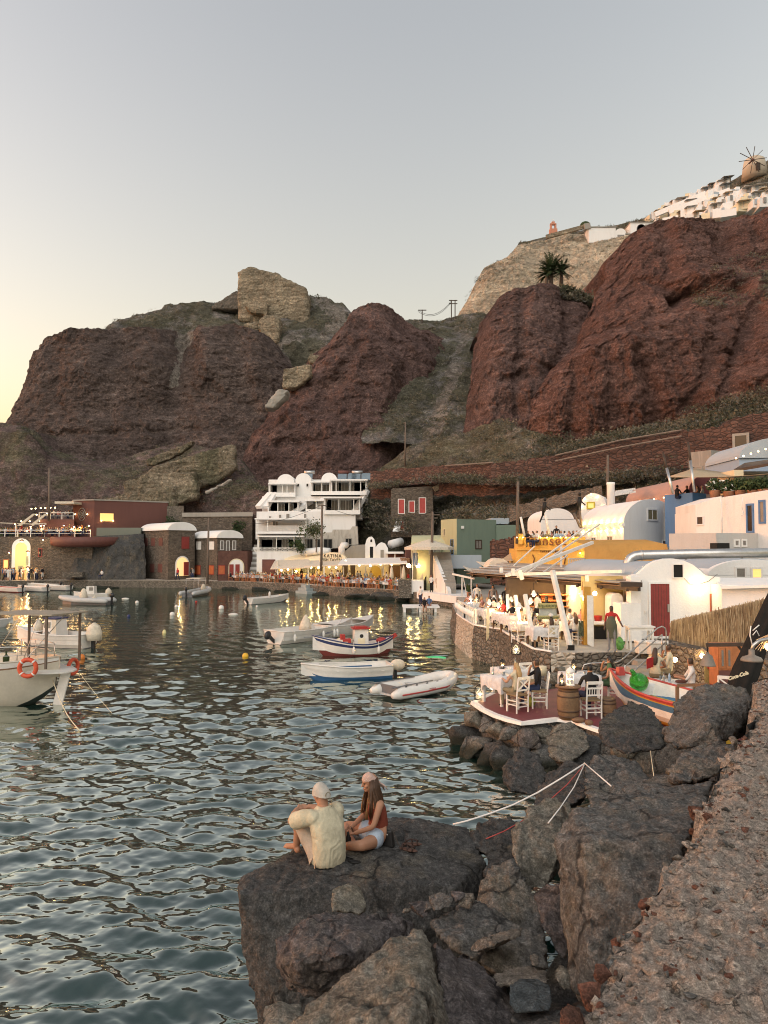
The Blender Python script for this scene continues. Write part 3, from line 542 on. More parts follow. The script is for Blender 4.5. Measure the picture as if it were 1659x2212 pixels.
 # --- building helpers
def G(x,Y):return Vector(((x-CX)/F*Y*1.0,Y,0))
class Face:
 """A vertical wall plane through plan points A (left) and B (right); openings are laid on it as proud pieces."""
 def __init__(s,A,B):
  s.A,s.B=Vector((A[0],A[1],0)),Vector((B[0],B[1],0));s.u=(s.B-s.A).normalized();s.L=(s.B-s.A).length
  s.n=Vector((s.u.y,-s.u.x,0))
  if s.n.y>0 and abs(s.n.y)>1e-6 and s.n.dot(Vector((0,0,0))-s.A)<0:s.n=-s.n
 def hit(s,x,y):
  r=_ray(x,y);o=Vector((0,0,H));t=(s.A-o).dot(s.n)/r.dot(s.n);p=o+r*t
  return(p-s.A).dot(s.u),p.z
 def pt(s,u,z,out=0.0):
  q=s.A+s.u*u+s.n*out;return Vector((q.x,q.y,z))
 def rect(s,mb,u0,u1,z0,z1,p0=-.05,p1=.04,mi=0):
  a=s.pt(u0,z0,p1);return mb.extr(a,[(0,0),(u1-u0,0),(u1-u0,z1-z0),(0,z1-z0)],s.u,(0,0,1),s.n*(p0-p1),mi)
 def px(s,x0,y0,x1,y1):
  xm,ym=(x0+x1)/2,(y0+y1)/2
  return s.hit(x0,ym)[0],s.hit(x1,ym)[0],s.hit(xm,y1)[1],s.hit(xm,y0)[1]
 def rpx(s,mb,x0,y0,x1,y1,p0=-.05,p1=.04,mi=0):return s.rect(mb,*s.px(x0,y0,x1,y1),p0,p1,mi)
 def arch(s,mb,u0,u1,z0,z1,p0=-.05,p1=.04,mi=0,n=12,rise=None):
  r=(u1-u0)/2;h=min(r if rise is None else rise,z1-z0)
  poly=[(0,0),(2*r,0)]+[(r+r*math.cos(math.pi*k/n),z1-z0-h+h*math.sin(math.pi*k/n))for k in range(n+1)]
  return mb.extr(s.pt(u0,z0,p1),poly,s.u,(0,0,1),s.n*(p0-p1),mi)
 def window(s,parent,x0,y0,x1,y1,fm,gm,name='window',fw=.08,arch=False,label=None,sill=None):
  u0,u1,z0,z1=s.px(x0,y0,x1,y1);m=MB()
  if arch:s.arch(m,u0-fw,u1+fw,z0,z1+fw,-.05,.05)
  else:
   s.rect(m,u0-fw,u0,z0-fw,z1+fw,-.05,.06);s.rect(m,u1,u1+fw,z0-fw,z1+fw,-.05,.06)
   s.rect(m,u0,u1,z1,z1+fw,-.05,.06);s.rect(m,u0,u1,z0-fw,z0,-.05,.06)
   if name=='window' and u1-u0>.5:s.rect(m,(u0+u1)/2-fw*.3,(u0+u1)/2+fw*.3,z0,z1,-.05,.045)
  o=m.build(name,fm,parent,world=True)
  if label:o['label']=label
  g=MB();(s.arch if arch else s.rect)(g,u0,u1,z0,z1,-.05,.03 if not arch else .07)
  p=g.build('pane' if name=='window' else 'panel',gm,o,world=True)
  return o
def vault(mb,C,Rr,ax,z0,rise,th=.0,mi=0,n=18,over=.0,solid=True):
 """Barrel vault over the gable C-Rr running along ax; z0 = eaves height."""
 C,Rr,ax=Vector(C),Vector(Rr),Vector(ax);u=Rr-C;w_=u.length;u.normalize()
 poly=[(w_/2-(w_/2+over)*math.cos(math.pi*k/n),rise*math.sin(math.pi*k/n))for k in range(n+1)]
 a=Vector((C.x,C.y,z0))-ax.normalized()*th
 return mb.extr(a,poly,u,(0,0,1),ax+ax.normalized()*th*2,mi,False)
def text(s,size,mat,M,parent=None,name='lettering',ext=.02,shear=0.0,align='CENTER',bold=0.0,space=1.0):
 c=bpy.data.curves.new('t','FONT');c.body=s;c.size=size;c.extrude=ext;c.align_x=align;c.align_y='CENTER';c.shear=shear;c.offset=bold;c.space_character=space
 o=bpy.data.objects.new('t',c);COL.objects.link(o)
 dg=bpy.context.evaluated_depsgraph_get();me=bpy.data.meshes.new_from_object(o.evaluated_get(dg));bpy.data.objects.remove(o)
 me.name=name
 if parent is not None:M=pmat(parent).inverted()@M
 me.transform(M);me.materials.clear();me.materials.append(mat)
 q=bpy.data.objects.new(name,me);COL.objects.link(q);q.parent=parent
 return q
def fmat(f,u,z,out=.05):
 x,y,n=f.u,Vector((0,0,1)),f.n;p=f.pt(u,z,out)
 return Matrix(((x.x,y.x,n.x,p.x),(x.y,y.y,n.y,p.y),(x.z,y.z,n.z,p.z),(0,0,0,1)))
def lantern_bulb(name,label,cat,p,r,power,mat,group=None,color=(1.0,.60,.25),hood=None,hoodmat=None,drop=0.0):
 t=thing(name,label,cat,p,0,group)
 b=MB();b.ell((0,0,0),(r,r,r),10,8);b.build('bulb',mat,t)
 if hood:h=MB();h.lathe(hood,14);h.build('lamp_shade',hoodmat,t)
 if drop:c=MB();c.tube([(0,0,r),(0,0,drop)],.012,5);c.build('cord',M_IRON,t)
 if power:lamp(t,(0,0,-r*.2-(.12 if hood else 0)),power,color,max(r,.05))
 return t
M_WHITE=plaster('white_plaster',(.73,.715,.69),(.42,.38,.32),.32)
M_WHITE2=plaster('clean_white_plaster',(.78,.77,.745),(.52,.48,.42),.24)
M_CREAM=plaster('cream_plaster',(.70,.62,.44),(.40,.32,.20),.3)
M_YELLOW=plaster('yellow_plaster',(.66,.40,.095),(.40,.22,.06),.3)
M_OCHRE=plaster('ochre_plaster',(.42,.25,.075),(.22,.12,.04),.45)
M_GREEND=plaster('dark_green_plaster',(.165,.215,.165),(.10,.13,.10),.3)
M_GREENL=plaster('pale_green_plaster',(.40,.42,.27),(.26,.27,.18),.3)
M_MAROON=plaster('red_brown_plaster',(.135,.062,.052),(.08,.04,.034),.3)
M_BLUEP=plaster('blue_plaster',(.10,.21,.40),(.07,.13,.24),.3)
M_BLUEROOF=plaster('grey_blue_plaster',(.36,.41,.45),(.26,.28,.28),.3)
M_PINKP=plaster('pink_plaster',(.42,.26,.21),(.28,.18,.15),.3)
M_GREYP=plaster('grey_render',(.30,.28,.245),(.18,.165,.14),.45)
M_BEIGEW=cliff_mat('beige_masonry',[(.20,.165,.115),(.29,.24,.17),(.38,.32,.235)],(.2,.2,2.2),0,.7)
M_STONE=masonry('brown_stone_wall',(.085,.068,.053),(.22,.18,.142),(.125,.106,.087),3.0,1.9,edge=.045)
M_STONE2=masonry('grey_stone_wall',(.105,.092,.076),(.27,.235,.19),(.085,.075,.062),4.6,1.35,edge=.045)
M_REDSTONE=masonry('dark_red_stone_wall',(.055,.034,.028),(.16,.092,.072),(.045,.032,.028),1.5,2.2)
M_PALESTONE=masonry('whitewashed_stone_wall',(.42,.37,.30),(.62,.56,.47),(.36,.31,.245),3.6,1.3,edge=.04)
M_CONC=paint('concrete',(.30,.275,.24),.9,0,.25,.9,.4,True,.2)
M_PAVE=paint('pale_paving',(.36,.33,.285),.85,0,.25,.8,.3,True,.2)
M_TERRA=paint('dark_red_floor_paint',(.150,.030,.036),.55,0,.35,1.6,.25,True,.4)
M_WPAINT=paint('white_paint',(.74,.72,.68),.5,0,.10,2,.12)
M_WWOOD=paint('white_painted_wood',(.70,.68,.63),.55,0,.18,3,.3)
M_WOOD=paint('brown_wood',(.17,.095,.050),.6,0,.35,4,.35)
M_DKWOOD=paint('dark_wood',(.055,.036,.024),.65,0,.3,4,.3)
M_ORWOOD=paint('orange_wood',(.42,.155,.055),.5,0,.25,5,.2)
M_REDP=paint('red_door_paint',(.23,.035,.030),.5,0,.2,4,.15)
M_REDSH=paint('red_shutter_paint',(.40,.060,.050),.5,0,.2,3,.15)
M_ORANGE=paint('orange_shutter_paint',(.42,.11,.040),.5,0,.2,3,.15)
M_DKRED=paint('brown_red_paint',(.13,.050,.040),.6,0,.2,3,.2)
M_IRON=paint('black_iron',(.020,.019,.018),.5,.6,.2,8,.1)
M_STEEL=paint('galvanised_steel',(.50,.49,.47),.35,.85,.2,5,.1)
M_CANVAS=fabric('cream_canvas',(.56,.50,.40))
M_SAIL=fabric('tan_shade_sail',(.42,.33,.22))
M_CLOTH=fabric('white_tablecloth',(.58,.575,.57))
M_DARKG=paint('dark_glass_and_recess',(.018,.020,.022),.12,0,.2,2,0,False,.6)  # window glass, also the painted dark of open doorways and empty windows
M_DUSKG=paint('dusky_curtain_glass',(.20,.185,.165),.2,0,.3,2,0,False,.6)
M_POLE=paint('weathered_pole_wood',(.13,.10,.078),.8,0,.3,5,.4)
M_BLUEW=paint('blue_woodwork',(.075,.17,.33),.5,0,.2,4,.15)
E_WARM=emit('warm_bulb',(1.0,.62,.26),1.6)
E_WARM2=emit('bright_warm_bulb',(1.0,.66,.30),3.2)
E_WINDOW=emit('lit_window',(1.0,.52,.16),.11)
E_STRIP=emit('warm_light_strip',(1.0,.56,.12),.36)
M_LEAF=[paint('leaf_green_%s'%n,c,.8,0,.25,3,0,False,.2)for n,c in(('dark',(.035,.055,.022)),('mid',(.06,.085,.032)),('dry',(.13,.115,.062)),('olive',(.10,.10,.055)))]
# --- far quay
QL=[(-160,100),(0,101),(97,104),(300,104),(420,103),(535,99.7),(634,94.7),(724,87),(835,82),(885,78),(985,70),(1000,60),(1010,52)]
def quay():
 f=[G(x,y)for x,y in QL];b=[Vector((14,52,0)),Vector((20,70,0)),Vector((20,122,0)),Vector((-75,122,0)),Vector((-75,100,0))]
 m=MB();m.prism([(p.x,p.y)for p in f+b],-1.2,.96,0)
 m.prism([(p.x,p.y+.12)for p in f]+[(p.x,p.y)for p in b],.955,1.0,1)
 o=m.build('quay_pavement',[M_STONE2,M_PAVE]);tag(o,'stone quay and paved promenade along the far side of the harbour',None,None,'structure')
 for k,(x,y,s,hh)in enumerate([(560,97.5,3.4,.5),(610,95,2.2,.35),(700,88.5,3.0,.5),(780,84,3.6,.55),(812,82.2,3.4,.9),(842,81,3.0,.8),(868,78.5,2.4,.7),(150,103,3.0,.35),(230,103,3.6,.4),(500,100,2.6,.4)]):
  p=G(x,y);rg=random.Random(k)
  pts=[(p.x+rg.uniform(-s,s)*.6,p.y-.2+rg.uniform(-.7,.6),rg.uniform(-.5,hh))for _ in range(16)]
  hull_rock('rock','low dark rock at the foot of the far quay wall',pts,K_DARK,vox=.14,amp=.22,sc=.9,seed=200+k,group='rocks at the foot of the far quay')
 f_=Face(G(634,94.4),G(724,86.7));m=MB()
 for k in range(4):f_.rect(m,2.6,6.0-k*.75,-.4+k*.35,-.05+k*.35,-.2,1.5-k*.36)
 o=m.build('quay_steps',paint('pale_blue_concrete',(.26,.30,.30),.8,0,.2,1,.3));tag(o,'pale blue-grey steps leading from the far quay down to the water','steps')
 m=MB();m.vbox(861,889,1253,1292,77.2,79.6);o=m.build('stone_pillar',M_STONE2);tag(o,'square rubble-stone pillar block at the end of the tavern quay','pillar')
 m=MB();m.vbox(889,915,1254,1283,77.4,79.4);o=m.build('wall',M_WHITE);tag(o,'low white plastered wall block beside the rubble-stone pillar','wall')
 m=MB();a=W(905,1285,1.0);p=[G(905,72.5),G(985,69),G(1000,66),G(905,69.5)]
 m.prism([(q.x,q.y)for q in[G(900,76.6),G(985,69.6),G(1030,69),G(1030,80),G(900,80)]],.4,1.06,0)
 o=m.build('landing',M_WHITE);tag(o,'whitewashed landing platform where people wait by the water',None,None,'structure')
 t=thing('swim_platform','low white concrete bathing platform on square legs in the water','platform',tuple(W(910,1312,.42)))
 m=MB();m.box(0,1.2,0,3.1,2.4,.14);m.build('deck',M_WHITE,t)
 for x in(-1.4,-.1,1.2):
  for y in(.15,2.2):m=MB();m.box(x,y,-.7,.2,.2,1.26);m.build('leg',M_WHITE,t)
quay()
# --- left side of the harbour
def left_rock():
 loft('harbour_crag','dark natural rock face behind the left quay',[[(130,1262,104.4),(310,1262,104.6)],[(134,1220,105.4),(310,1215,105.4)],[(150,1182,106.4),(308,1178,106.8)],[(152,1164,108),(230,1158,108.5),(306,1155,109)]],90,16,K_DARK,1.1,.25,.5,1.5,6,.0,61,edge_noise=.3)
left_rock()
def left_restaurant():
 d=104.5
 t=thing('restaurant','two-terrace stone restaurant with a big lit arch at the far left of the quay','restaurant',tuple(G(40,d)))
 A,B,C=G(-160,104.5),G(92,105.5),G(200,106)
 f1=Face(A,B);f2=Face(B,C)
 z1=P(60,1160,105).z
 m=MB();m.prism([(q.x,q.y)for q in(A,B,C,C+Vector((0,8,0)),A+Vector((0,8,0)))],.98,z1,0);m.build('wall',M_STONE,t,world=True)
 m=MB();c=G(173,106);m.lathe([(3.6,P(0,1182,104).z),(4.6,P(0,1177,104).z),(4.7,P(0,1160,104).z),(4.5,P(0,1160,104).z)],20,(c.x,c.y+2,0));m.build('bastion',M_DKRED,t,world=True)
 u0,u1,za,zb=f1.px(26,1163,66,1245)
 m=MB();f1.arch(m,u0,u1,.99,zb,-.1,.12);m.build('arch_surround',M_WHITE2,t,world=True)
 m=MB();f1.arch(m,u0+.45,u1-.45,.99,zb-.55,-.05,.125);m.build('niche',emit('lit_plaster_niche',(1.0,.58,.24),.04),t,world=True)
 m=MB();f1.rect(m,u0+.9,u0+1.5,.99,2.9,0,.16);f1.rect(m,u0+1.9,u0+2.2,3.0,4.2,0,.16);m.build('door',M_GREENL,t,world=True)
 for x in(12,-6):f1.window(t,x-4,1210,x+5,1245,M_ORWOOD,E_WINDOW,'door',.1)
 f1.window(t,84,1186,90,1202,M_REDP,M_DARKG)
 def rail(pts,z,name='railing',mat=M_WWOOD):
  m=MB()
  for p,q in zip(pts[:-1],pts[1:]):
   m.bar((p.x,p.y,z+.95),(q.x,q.y,z+.95),.09,.09);m.bar((p.x,p.y,z+.5),(q.x,q.y,z+.5),.05,.05)
   n=max(2,int((q-p).length/1.6))
   for k in range(n+1):r=p.lerp(q,k/n);m.bar((r.x,r.y,z),(r.x,r.y,z+1.0),.09)
  return m.build(name,mat,t,world=True)
 rail([A+Vector((0,.3,0)),B+Vector((0,.3,0)),C+Vector((-.4,.3,0))],z1)
 z2=P(120,1122,109).z
 a2,b2=G(36,109),G(156,109)
 m=MB();m.prism([(q.x,q.y)for q in(G(84,108.8),G(160,108.8),G(160,116),G(84,116))],z1,z2,0);m.build('upper_terrace',M_DKRED,t,world=True)
 rail([G(84,109),G(158,109)],z2)
 m=MB()
 m.bar(P(-40,1128,106),P(70,1132,106),.35,.1);m.bar(P(70,1131,106),P(100,1132,106),.12,.2)
 m.extr(P(36,1136,107),[(0,0),(2.2,1.7),(2.6,1.7),(.6,0)],(1,0,0),(0,0,1),(0,.2,0));m.extr(P(62,1136,107),[(0,0),(2.2,1.7),(2.6,1.7),(.6,0)],(1,0,0),(0,0,1),(0,.2,0))
 m.build('awning',M_CANVAS,t,world=True)
 for x in(34,95):m=MB();m.bar(P(x,1160,106),P(x,1131,106),.13);m.build('post',M_WWOOD,t,world=True)
 m=MB();m.vbox(118,160,1083,1088,108,114);m.build('canopy_roof',M_CANVAS,t,world=True)
 t2=thing('building','windowless red-brown building with spiral emblem and lit niche above the left restaurant','building',tuple(G(200,112)))
 C0,C1,C2=G(157,111.5),G(203,110),G(362,116)
 zb,zt=P(203,1142,110).z,P(203,1081,110).z
 m=MB();m.prism([(q.x,q.y)for q in(C0,C1,C2,C2+Vector((0,7,0)),C0+Vector((0,8,0)))],zb-1.5,zt,0);m.build('wall',M_MAROON,t2,world=True)
 m=MB();m.prism([(q.x,q.y)for q in(C0+Vector((-.1,-.1,0)),C1+Vector((0,-.15,0)),C2+Vector((.1,0,0)),C2+Vector((0,7,0)),C0+Vector((0,8,0)))],zt,zt+.18,0);m.build('coping',M_GREYP,t2,world=True)
 fa,fb=Face(C0,C1),Face(C1,C2)
 m=MB()
 for r in(.75,.45,.2):
  u,z=fa.hit(177.5,1111);c=fa.pt(u,z,.06)
  m.tube([c+fa.u*r*math.cos(2*math.pi*k/20)*.85+Vector((0,0,r*1.2*math.sin(2*math.pi*k/20)))for k in range(21)],.055,5,caps=False)
 m.build('emblem',M_GREYP,t2,world=True)
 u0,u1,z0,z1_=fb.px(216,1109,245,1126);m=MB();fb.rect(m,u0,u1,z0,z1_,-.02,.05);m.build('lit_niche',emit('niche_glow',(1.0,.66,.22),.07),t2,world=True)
 for x in(218,243):p=fb.pt(fb.hit(x,1125)[0],fb.hit(x,1125)[1],.35);lantern_bulb('spotlight','small spotlight at the lower edge of the lit niche','lamp',p,.09,30,E_WARM,'spotlights of the lit niche')
 for x in(166,192):
  p=fa.pt(fa.hit(x,1111)[0],fa.hit(x,1111)[1],.3);lantern_bulb('wall_sconce','up-and-down wall light beside the spiral emblem','lamp',p,.10,28,E_WARM,'sconces beside the spiral emblem',(1,.5,.2))
 m=MB();m.vbox(203,304,1140,1158,110.2,115);tag(m.build('wall',plaster('grey_green_render',(.17,.185,.155),(.11,.12,.10),.4)),'grey-green rendered wall under the red-brown building','wall')
 H_=[(.02,.22),(.12,.16),(.30,-.02),(.32,-.05)]
 for x,y,dd,p in[(32,1131,104.6,0),(66,1137,106,60),(88,1160-25,106,40),(95,1134,106,40),(138,1134,107,60),(160,1137,106,50),(172,1138,106,30),(192,1135,106,60),(93,1165,104.4,40),(47,1168,103.6,90),(60,1192,103.6,60),(20,1193,103.6,25),(58,1145,106,40),(60,1226,103.6,60),(47,1236,103.5,60)]:
  lantern_bulb('hanging_lamp','glowing hanging lamp on the terraces of the left restaurant','lamp',P(x,y,dd),.12,p,E_WARM2,'lamps of the left restaurant',(1,.58,.24),H_,M_DKRED)
 for k,x in enumerate((68,77,88,98,109,119)):lantern_bulb('string_bulb','small white bulb in the row above the upper terrace','lamp',P(x,1099-.5*k,110),.09,6 if k%2 else 0,E_WARM2,'string bulbs above the upper terrace')
 for x,y in((79,1112),(102,1110),(46,1126),(64,1126),(85,1125)):lantern_bulb('string_bulb','small bulb hung under the upper terrace rail','lamp',P(x,y,108.4),.09,5,E_WARM2,'bulbs under the upper terrace rail')
 m=MB();m.vbox(-60,30,1140,1158,108,110);tag(m.build('hedge',M_LEAF[1]),'dark green planted screen behind the lower terrace tables','hedge')
 m=MB();m.vbox(134,178,1236,1247,103.2,104.2);tag(m.build('wall',M_STONE2),'low square stone parapet by the rock face on the left quay','wall')
left_restaurant()
def stone_houses():
 t=thing('stone_house','tall brown stone house with white barrel roof and lit arched doorway','house',tuple(G(364,103.5)))
 C,L,Rr=G(364,104.2),G(305,111.5),G(421,107.5)
 ze=P(364,1147,104.2).z
 m=MB();m.prism([(q.x,q.y)for q in(C,Rr,Rr+(L-C),L)],.99,ze,0);vault(m,C,Rr,L-C,ze-.01,1.0);m.build('wall',M_STONE,t,world=True)
 m=MB();u=(Rr-C).normalized();vault(m,C-u*.2,Rr+u*.2,L-C,ze+.12,1.15,.2);m.build('roof',M_WHITE2,t,world=True)
 fl,fr=Face(L,C),Face(C,Rr)
 for x in(315,331,347.5):fl.window(t,x-3.5,1163,x+3.5,1178,M_DKRED,M_DKRED)
 for x in(329,346):fl.window(t,x-4,1219,x+4,1235,M_DKRED,M_DKRED)
 fr.window(t,392,1160,408,1185,M_DKRED,M_REDP,'shutter')
 fr.window(t,381,1204,406,1244,M_WHITE2,emit('lit_doorway',(1.0,.66,.30),.07),'doorway',.2,True)
 m=MB();fr.rpx(m,396,1214,406,1243,0,.2);m.build('door',M_REDP,t,world=True)
 lamp(t,pmat(t).inverted()@P(389,1216,102.6),40)
 t=thing('stone_house','lower brown stone house with white barrel roof and white shutters','house',tuple(G(470,103)))
 C,L,Rr=G(470,103.4),G(417,109.5),G(522,106)
 ze=P(470,1164,103.4).z
 m=MB();m.prism([(q.x,q.y)for q in(C,Rr,Rr+(L-C),L)],.99,ze,0);vault(m,C,Rr,L-C,ze-.01,.95);m.build('wall',M_STONE,t,world=True)
 m=MB();u=(Rr-C).normalized();vault(m,C-u*.2,Rr+u*.2,L-C,ze+.12,1.08,.2);m.build('roof',M_WHITE2,t,world=True)
 fl,fr=Face(L,C),Face(C,Rr)
 for x in(429,457):fl.window(t,x-4,1171,x+5,1186,M_WPAINT,M_WPAINT)
 for x in(479.5,492,505.5):fr.window(t,x-3,1169,x+3,1187 if x!=492 else 1190,M_WPAINT,M_DUSKG)
 m=MB();fr.rpx(m,489,1155,495,1161,0,.1);m.build('plaque',M_WHITE,t,world=True)
 for x in(427,456):fl.window(t,x-5,1222,x+6,1240,M_REDP,M_ORANGE,'shutter')
 t=thing('stone_annex','flat-roofed brown stone annex with pale arched doorway and dark red doors','house',tuple(G(500,101.5)))
 C,Rr=G(472,101.6),G(535,103.2)
 zt=P(500,1190,102).z
 m=MB();m.prism([(q.x,q.y)for q in(C,Rr,Rr+Vector((0,4,0)),C+Vector((-.3,4,0)))],.99,zt,0);m.build('wall',paint('red_brown_brick',(.115,.058,.046),.9,0,.3,2.5,.6,True,.2),t,world=True)
 f=Face(C,Rr);f.window(t,496,1209,525,1244,M_CREAM,M_WHITE2,'doorway',.15,True)
 for x in(500,513):m=MB();f.rpx(m,x-5,1219,x+4,1244,0,.16);m.build('door',M_REDP,t,world=True)
 f.window(t,472,1222,485,1240,M_REDP,M_ORANGE,'shutter')
 m=MB();m.prism([(q.x,q.y)for q in(G(358,116),G(396,114.5),G(396,122),G(358,122))],6,P(380,1093,115).z);tag(m.build('wall',M_STONE2),'tall rubble wall at the right end of the red-brown building','wall')
 m=MB();m.prism([(q.x,q.y)for q in(G(394,114),G(545,112),G(545,118),G(394,118))],5,P(470,1116,113).z);m.prism([(q.x,q.y)for q in(G(393,113.8),G(546,111.8),G(546,118),G(393,118))],P(470,1116,113).z,P(470,1107,113).z,1)
 tag(m.build('retaining_wall',[M_STONE,M_GREYP]),'long brown retaining wall with grey cap behind the stone houses','wall')
 t=thing('staircase','white outside staircase climbing between the stone house and the hotel','stairs',tuple(G(540,104)))
 for k in range(11):
  m=MB();m.box(.1*k-.3,1+.5*k,2.2+.34*k,2.2,.55,.36);m.build('step',M_WHITE2 if k%2 else M_GREYP,t)
 m=MB();m.box(0,2,1.0,2.4,2.5,2.2);m.build('base',M_WHITE,t)
stone_houses()
def hotel():
 t=thing('hotel','big white terraced hotel with barrel roofs and verandas above the tavern','hotel',tuple(G(640,103)))
 def veranda(x0,x1,yt,yb,d,dep,posts=(),doors=(),para=None,roof=True,name='veranda',side=True):
  m=MB();w_=.35*F/d/1.0
  m.vbox(x0,x1,yb-1,yb+4,d,d+dep+1)
  m.vbox(x0,x1,yt,yb,d+dep,d+dep+1.2)
  if side:m.vbox(x0,x0+3,yt,yb,d+.4,d+dep);m.vbox(x1-3,x1,yt,yb,d+.4,d+dep)
  m.build(name,M_WHITE,t,world=True)
  if roof:m=MB();m.vbox(x0-2,x1+2,yt-3,yt,d-.4,d+dep+1);m.build('veranda_roof',M_WHITE2,t,world=True)
  for x in posts:m=MB();m.vbox(x-.9,x+.9,yt,yb,d,d+.18);m.build('post',M_WWOOD,t,world=True)
  f=Face(G(x0,d+dep-.02),G(x1,d+dep-.02))
  for a,b in doors:f.window(t,a,yt+5,b,yb-1,M_WWOOD,M_DUSKG,'window',.08)
  if para:m=MB();m.vbox(x0,x1,yb-para,yb+5,d-.15,d+.1);m.build('parapet',M_WHITE2,t,world=True)
 body=MB()
 body.vbox(580,794,1036,1085,115.5,123);body.vbox(566,782,1072,1122,113,120);body.vbox(554,768,1105,1152,109.6,117);body.vbox(552,662,1135,1165,108,116);body.vbox(555,655,1166,1255,106.5,114)
 body.build('wall',M_WHITE,t,world=True)
 veranda(581,638,1046,1068,112.6,2.9,(610,620),((611,618),(620,636)),4)
 veranda(672,714,1042,1064,112.6,2.9,(695,712),((682,692),(697,704),(706,711)),3)
 veranda(714,792,1038,1064,112.0,3.5,(726,756,779),((722,731),(738,752),(756,764)),3)
 veranda(578,645,1084,1108,110.4,2.6,(600,624),((602,614),(624,633)),4)
 veranda(660,700,1082,1104,110.4,2.6,(683,),((668,680),(682,691)),4)
 veranda(700,778,1076,1106,109.4,3.6,(732,764),((717,728),(736,746),(748,758)),4)
 veranda(552,660,1122,1149,106.4,3.0,(556,578,661),((590,600),),0,True,'pergola_terrace',False)
 veranda(556,654,1160,1192,103.6,2.9,(559,597,635,652),((590,596),(610,622)),0)
 m=MB()
 z0,z1=P(0,1191,103.5).z,P(0,1183.5,103.5).z;X0,X1=P(559,0,103.5).x,P(654,0,103.5).x
 m.bar((X0,103.5,z1),(X1,103.5,z1),.08);m.bar((X0,103.5,z0),(X1,103.5,z0),.08)
 for k in range(9):
  a,b=X0+(X1-X0)*k/9,X0+(X1-X0)*(k+1)/9
  m.bar((a,103.5,z0),(b,103.5,z1),.06);m.bar((a,103.5,z1),(b,103.5,z0),.06);m.bar((a,103.5,z0),(a,103.5,z1),.07)
 m.build('balustrade',M_WWOOD,t,world=True)
 m=MB();m.vbox(554,655,1192,1255,103.5,106.6);m.build('ground_floor',M_WHITE,t,world=True)
 f=Face(G(554,103.5),G(655,103.5));f.window(t,568,1210,593,1240,M_DKRED,M_DKRED,'door',.1)
 for x0,x1,yt,yb in((598,636,1024,1068),(638,672,1022,1080),(694,728,1021,1042)):
  a,b=P(x0,yb,114),P(x1,yb,114);h=P(0,yt,114).z-a.z
  m=MB();r=(b.x-a.x)/2;rise=min(r*.95,h)
  m.extr(a,[(0,0),(2*r,0)]+[(r+r*math.cos(math.pi*k/14),h-rise+rise*math.sin(math.pi*k/14))for k in range(15)],(1,0,0),(0,0,1),(0,8,0));m.build('barrel_roof',M_WHITE2,t,world=True)
 f=Face(G(560,113.9),G(800,113.9))
 for x,y in((644,1048),(664,1048)):f.window(t,x-2,y-3,x+2,y+3,M_WHITE,M_DARKG,fw=.03)
 f=Face(G(550,109.5),G(800,109.5))
 for x,y,hw in((605,1117,2.5),(583,1120,2),(622,1115,3.5),(659,1115,2)):f.window(t,x-hw,y-5,x+hw,y+4,M_WHITE2,M_DUSKG,fw=.05)
 for a,b in(((558,1096),(584,1066)),((574,1096),(592,1066)),((632,1108),(672,1084)),((690,1096),(702,1076)),((764,1110),(792,1060))):
  m=MB();p,q=P(*a,111),P(*b,113);m.bar(p,q,1.0,.5);m.build('ramp_wall',M_WHITE2,t,world=True)
 for k,x in enumerate((666,740,770)):
  h=thing('solar_water_heater',['solar water heater beside the middle barrel roof','solar water heater with dark red tank on the hotel roof','solar water heater with pale tank at the right end of the hotel roof'][k],'water heater',tuple(P(x,1037,116.5)))
  for j in range(2 if k else 1):m=MB();m.extr((j*1.5-.75,0,0),[(0,0),(1.35,0),(1.35,1.3),(0,1.3)],(1,0,0),(0,.5,.86),(0,.1,-.06));m.build('panel',paint('solar_glass',(.10,.14,.17),.15,.2,.2,2,0),h)
  m=MB();m.tube([(-.7,.75,1.25),(.9,.75,1.25)],.28,10);m.build('tank',[M_STEEL,M_DKRED,M_STEEL][k],h)
hotel()
def erode(o,vox=.4,amp=.3,sc=.35,seed=0):
 """Weathers a plain block into broken masonry: fine remesh, ledges and chipped edges."""
 m=o.modifiers.new('r','REMESH');m.mode='VOXEL';m.voxel_size=vox;s=o.modifiers.new('s','SMOOTH');s.factor=.4;s.iterations=1
 dg=bpy.context.evaluated_depsgraph_get();me=bpy.data.meshes.new_from_object(o.evaluated_get(dg));o.modifiers.clear();mats=list(o.data.materials);o.data=me
 n=len(me.vertices);v=np.empty(n*3);me.vertices.foreach_get('co',v);v=v.reshape(-1,3);nr=np.array([q.normal[:]for q in me.vertices])
 w_=v+np.array(pmat(o).translation);d=fbm(w_*sc,4,seed,.6)+.6*fbm(w_*np.array([sc,sc,sc*4]),3,seed+5,.6,True)
 st=fbm(w_*sc*.8,3,seed+9);d=d+2*(np.round(st*4)/4-st)
 me.vertices.foreach_set('co',(v+nr*(d*amp)[:,None]).ravel());me.polygons.foreach_set('use_smooth',[False]*len(me.polygons));me.materials.clear()
 for q in mats:me.materials.append(q)
 me.update();return o
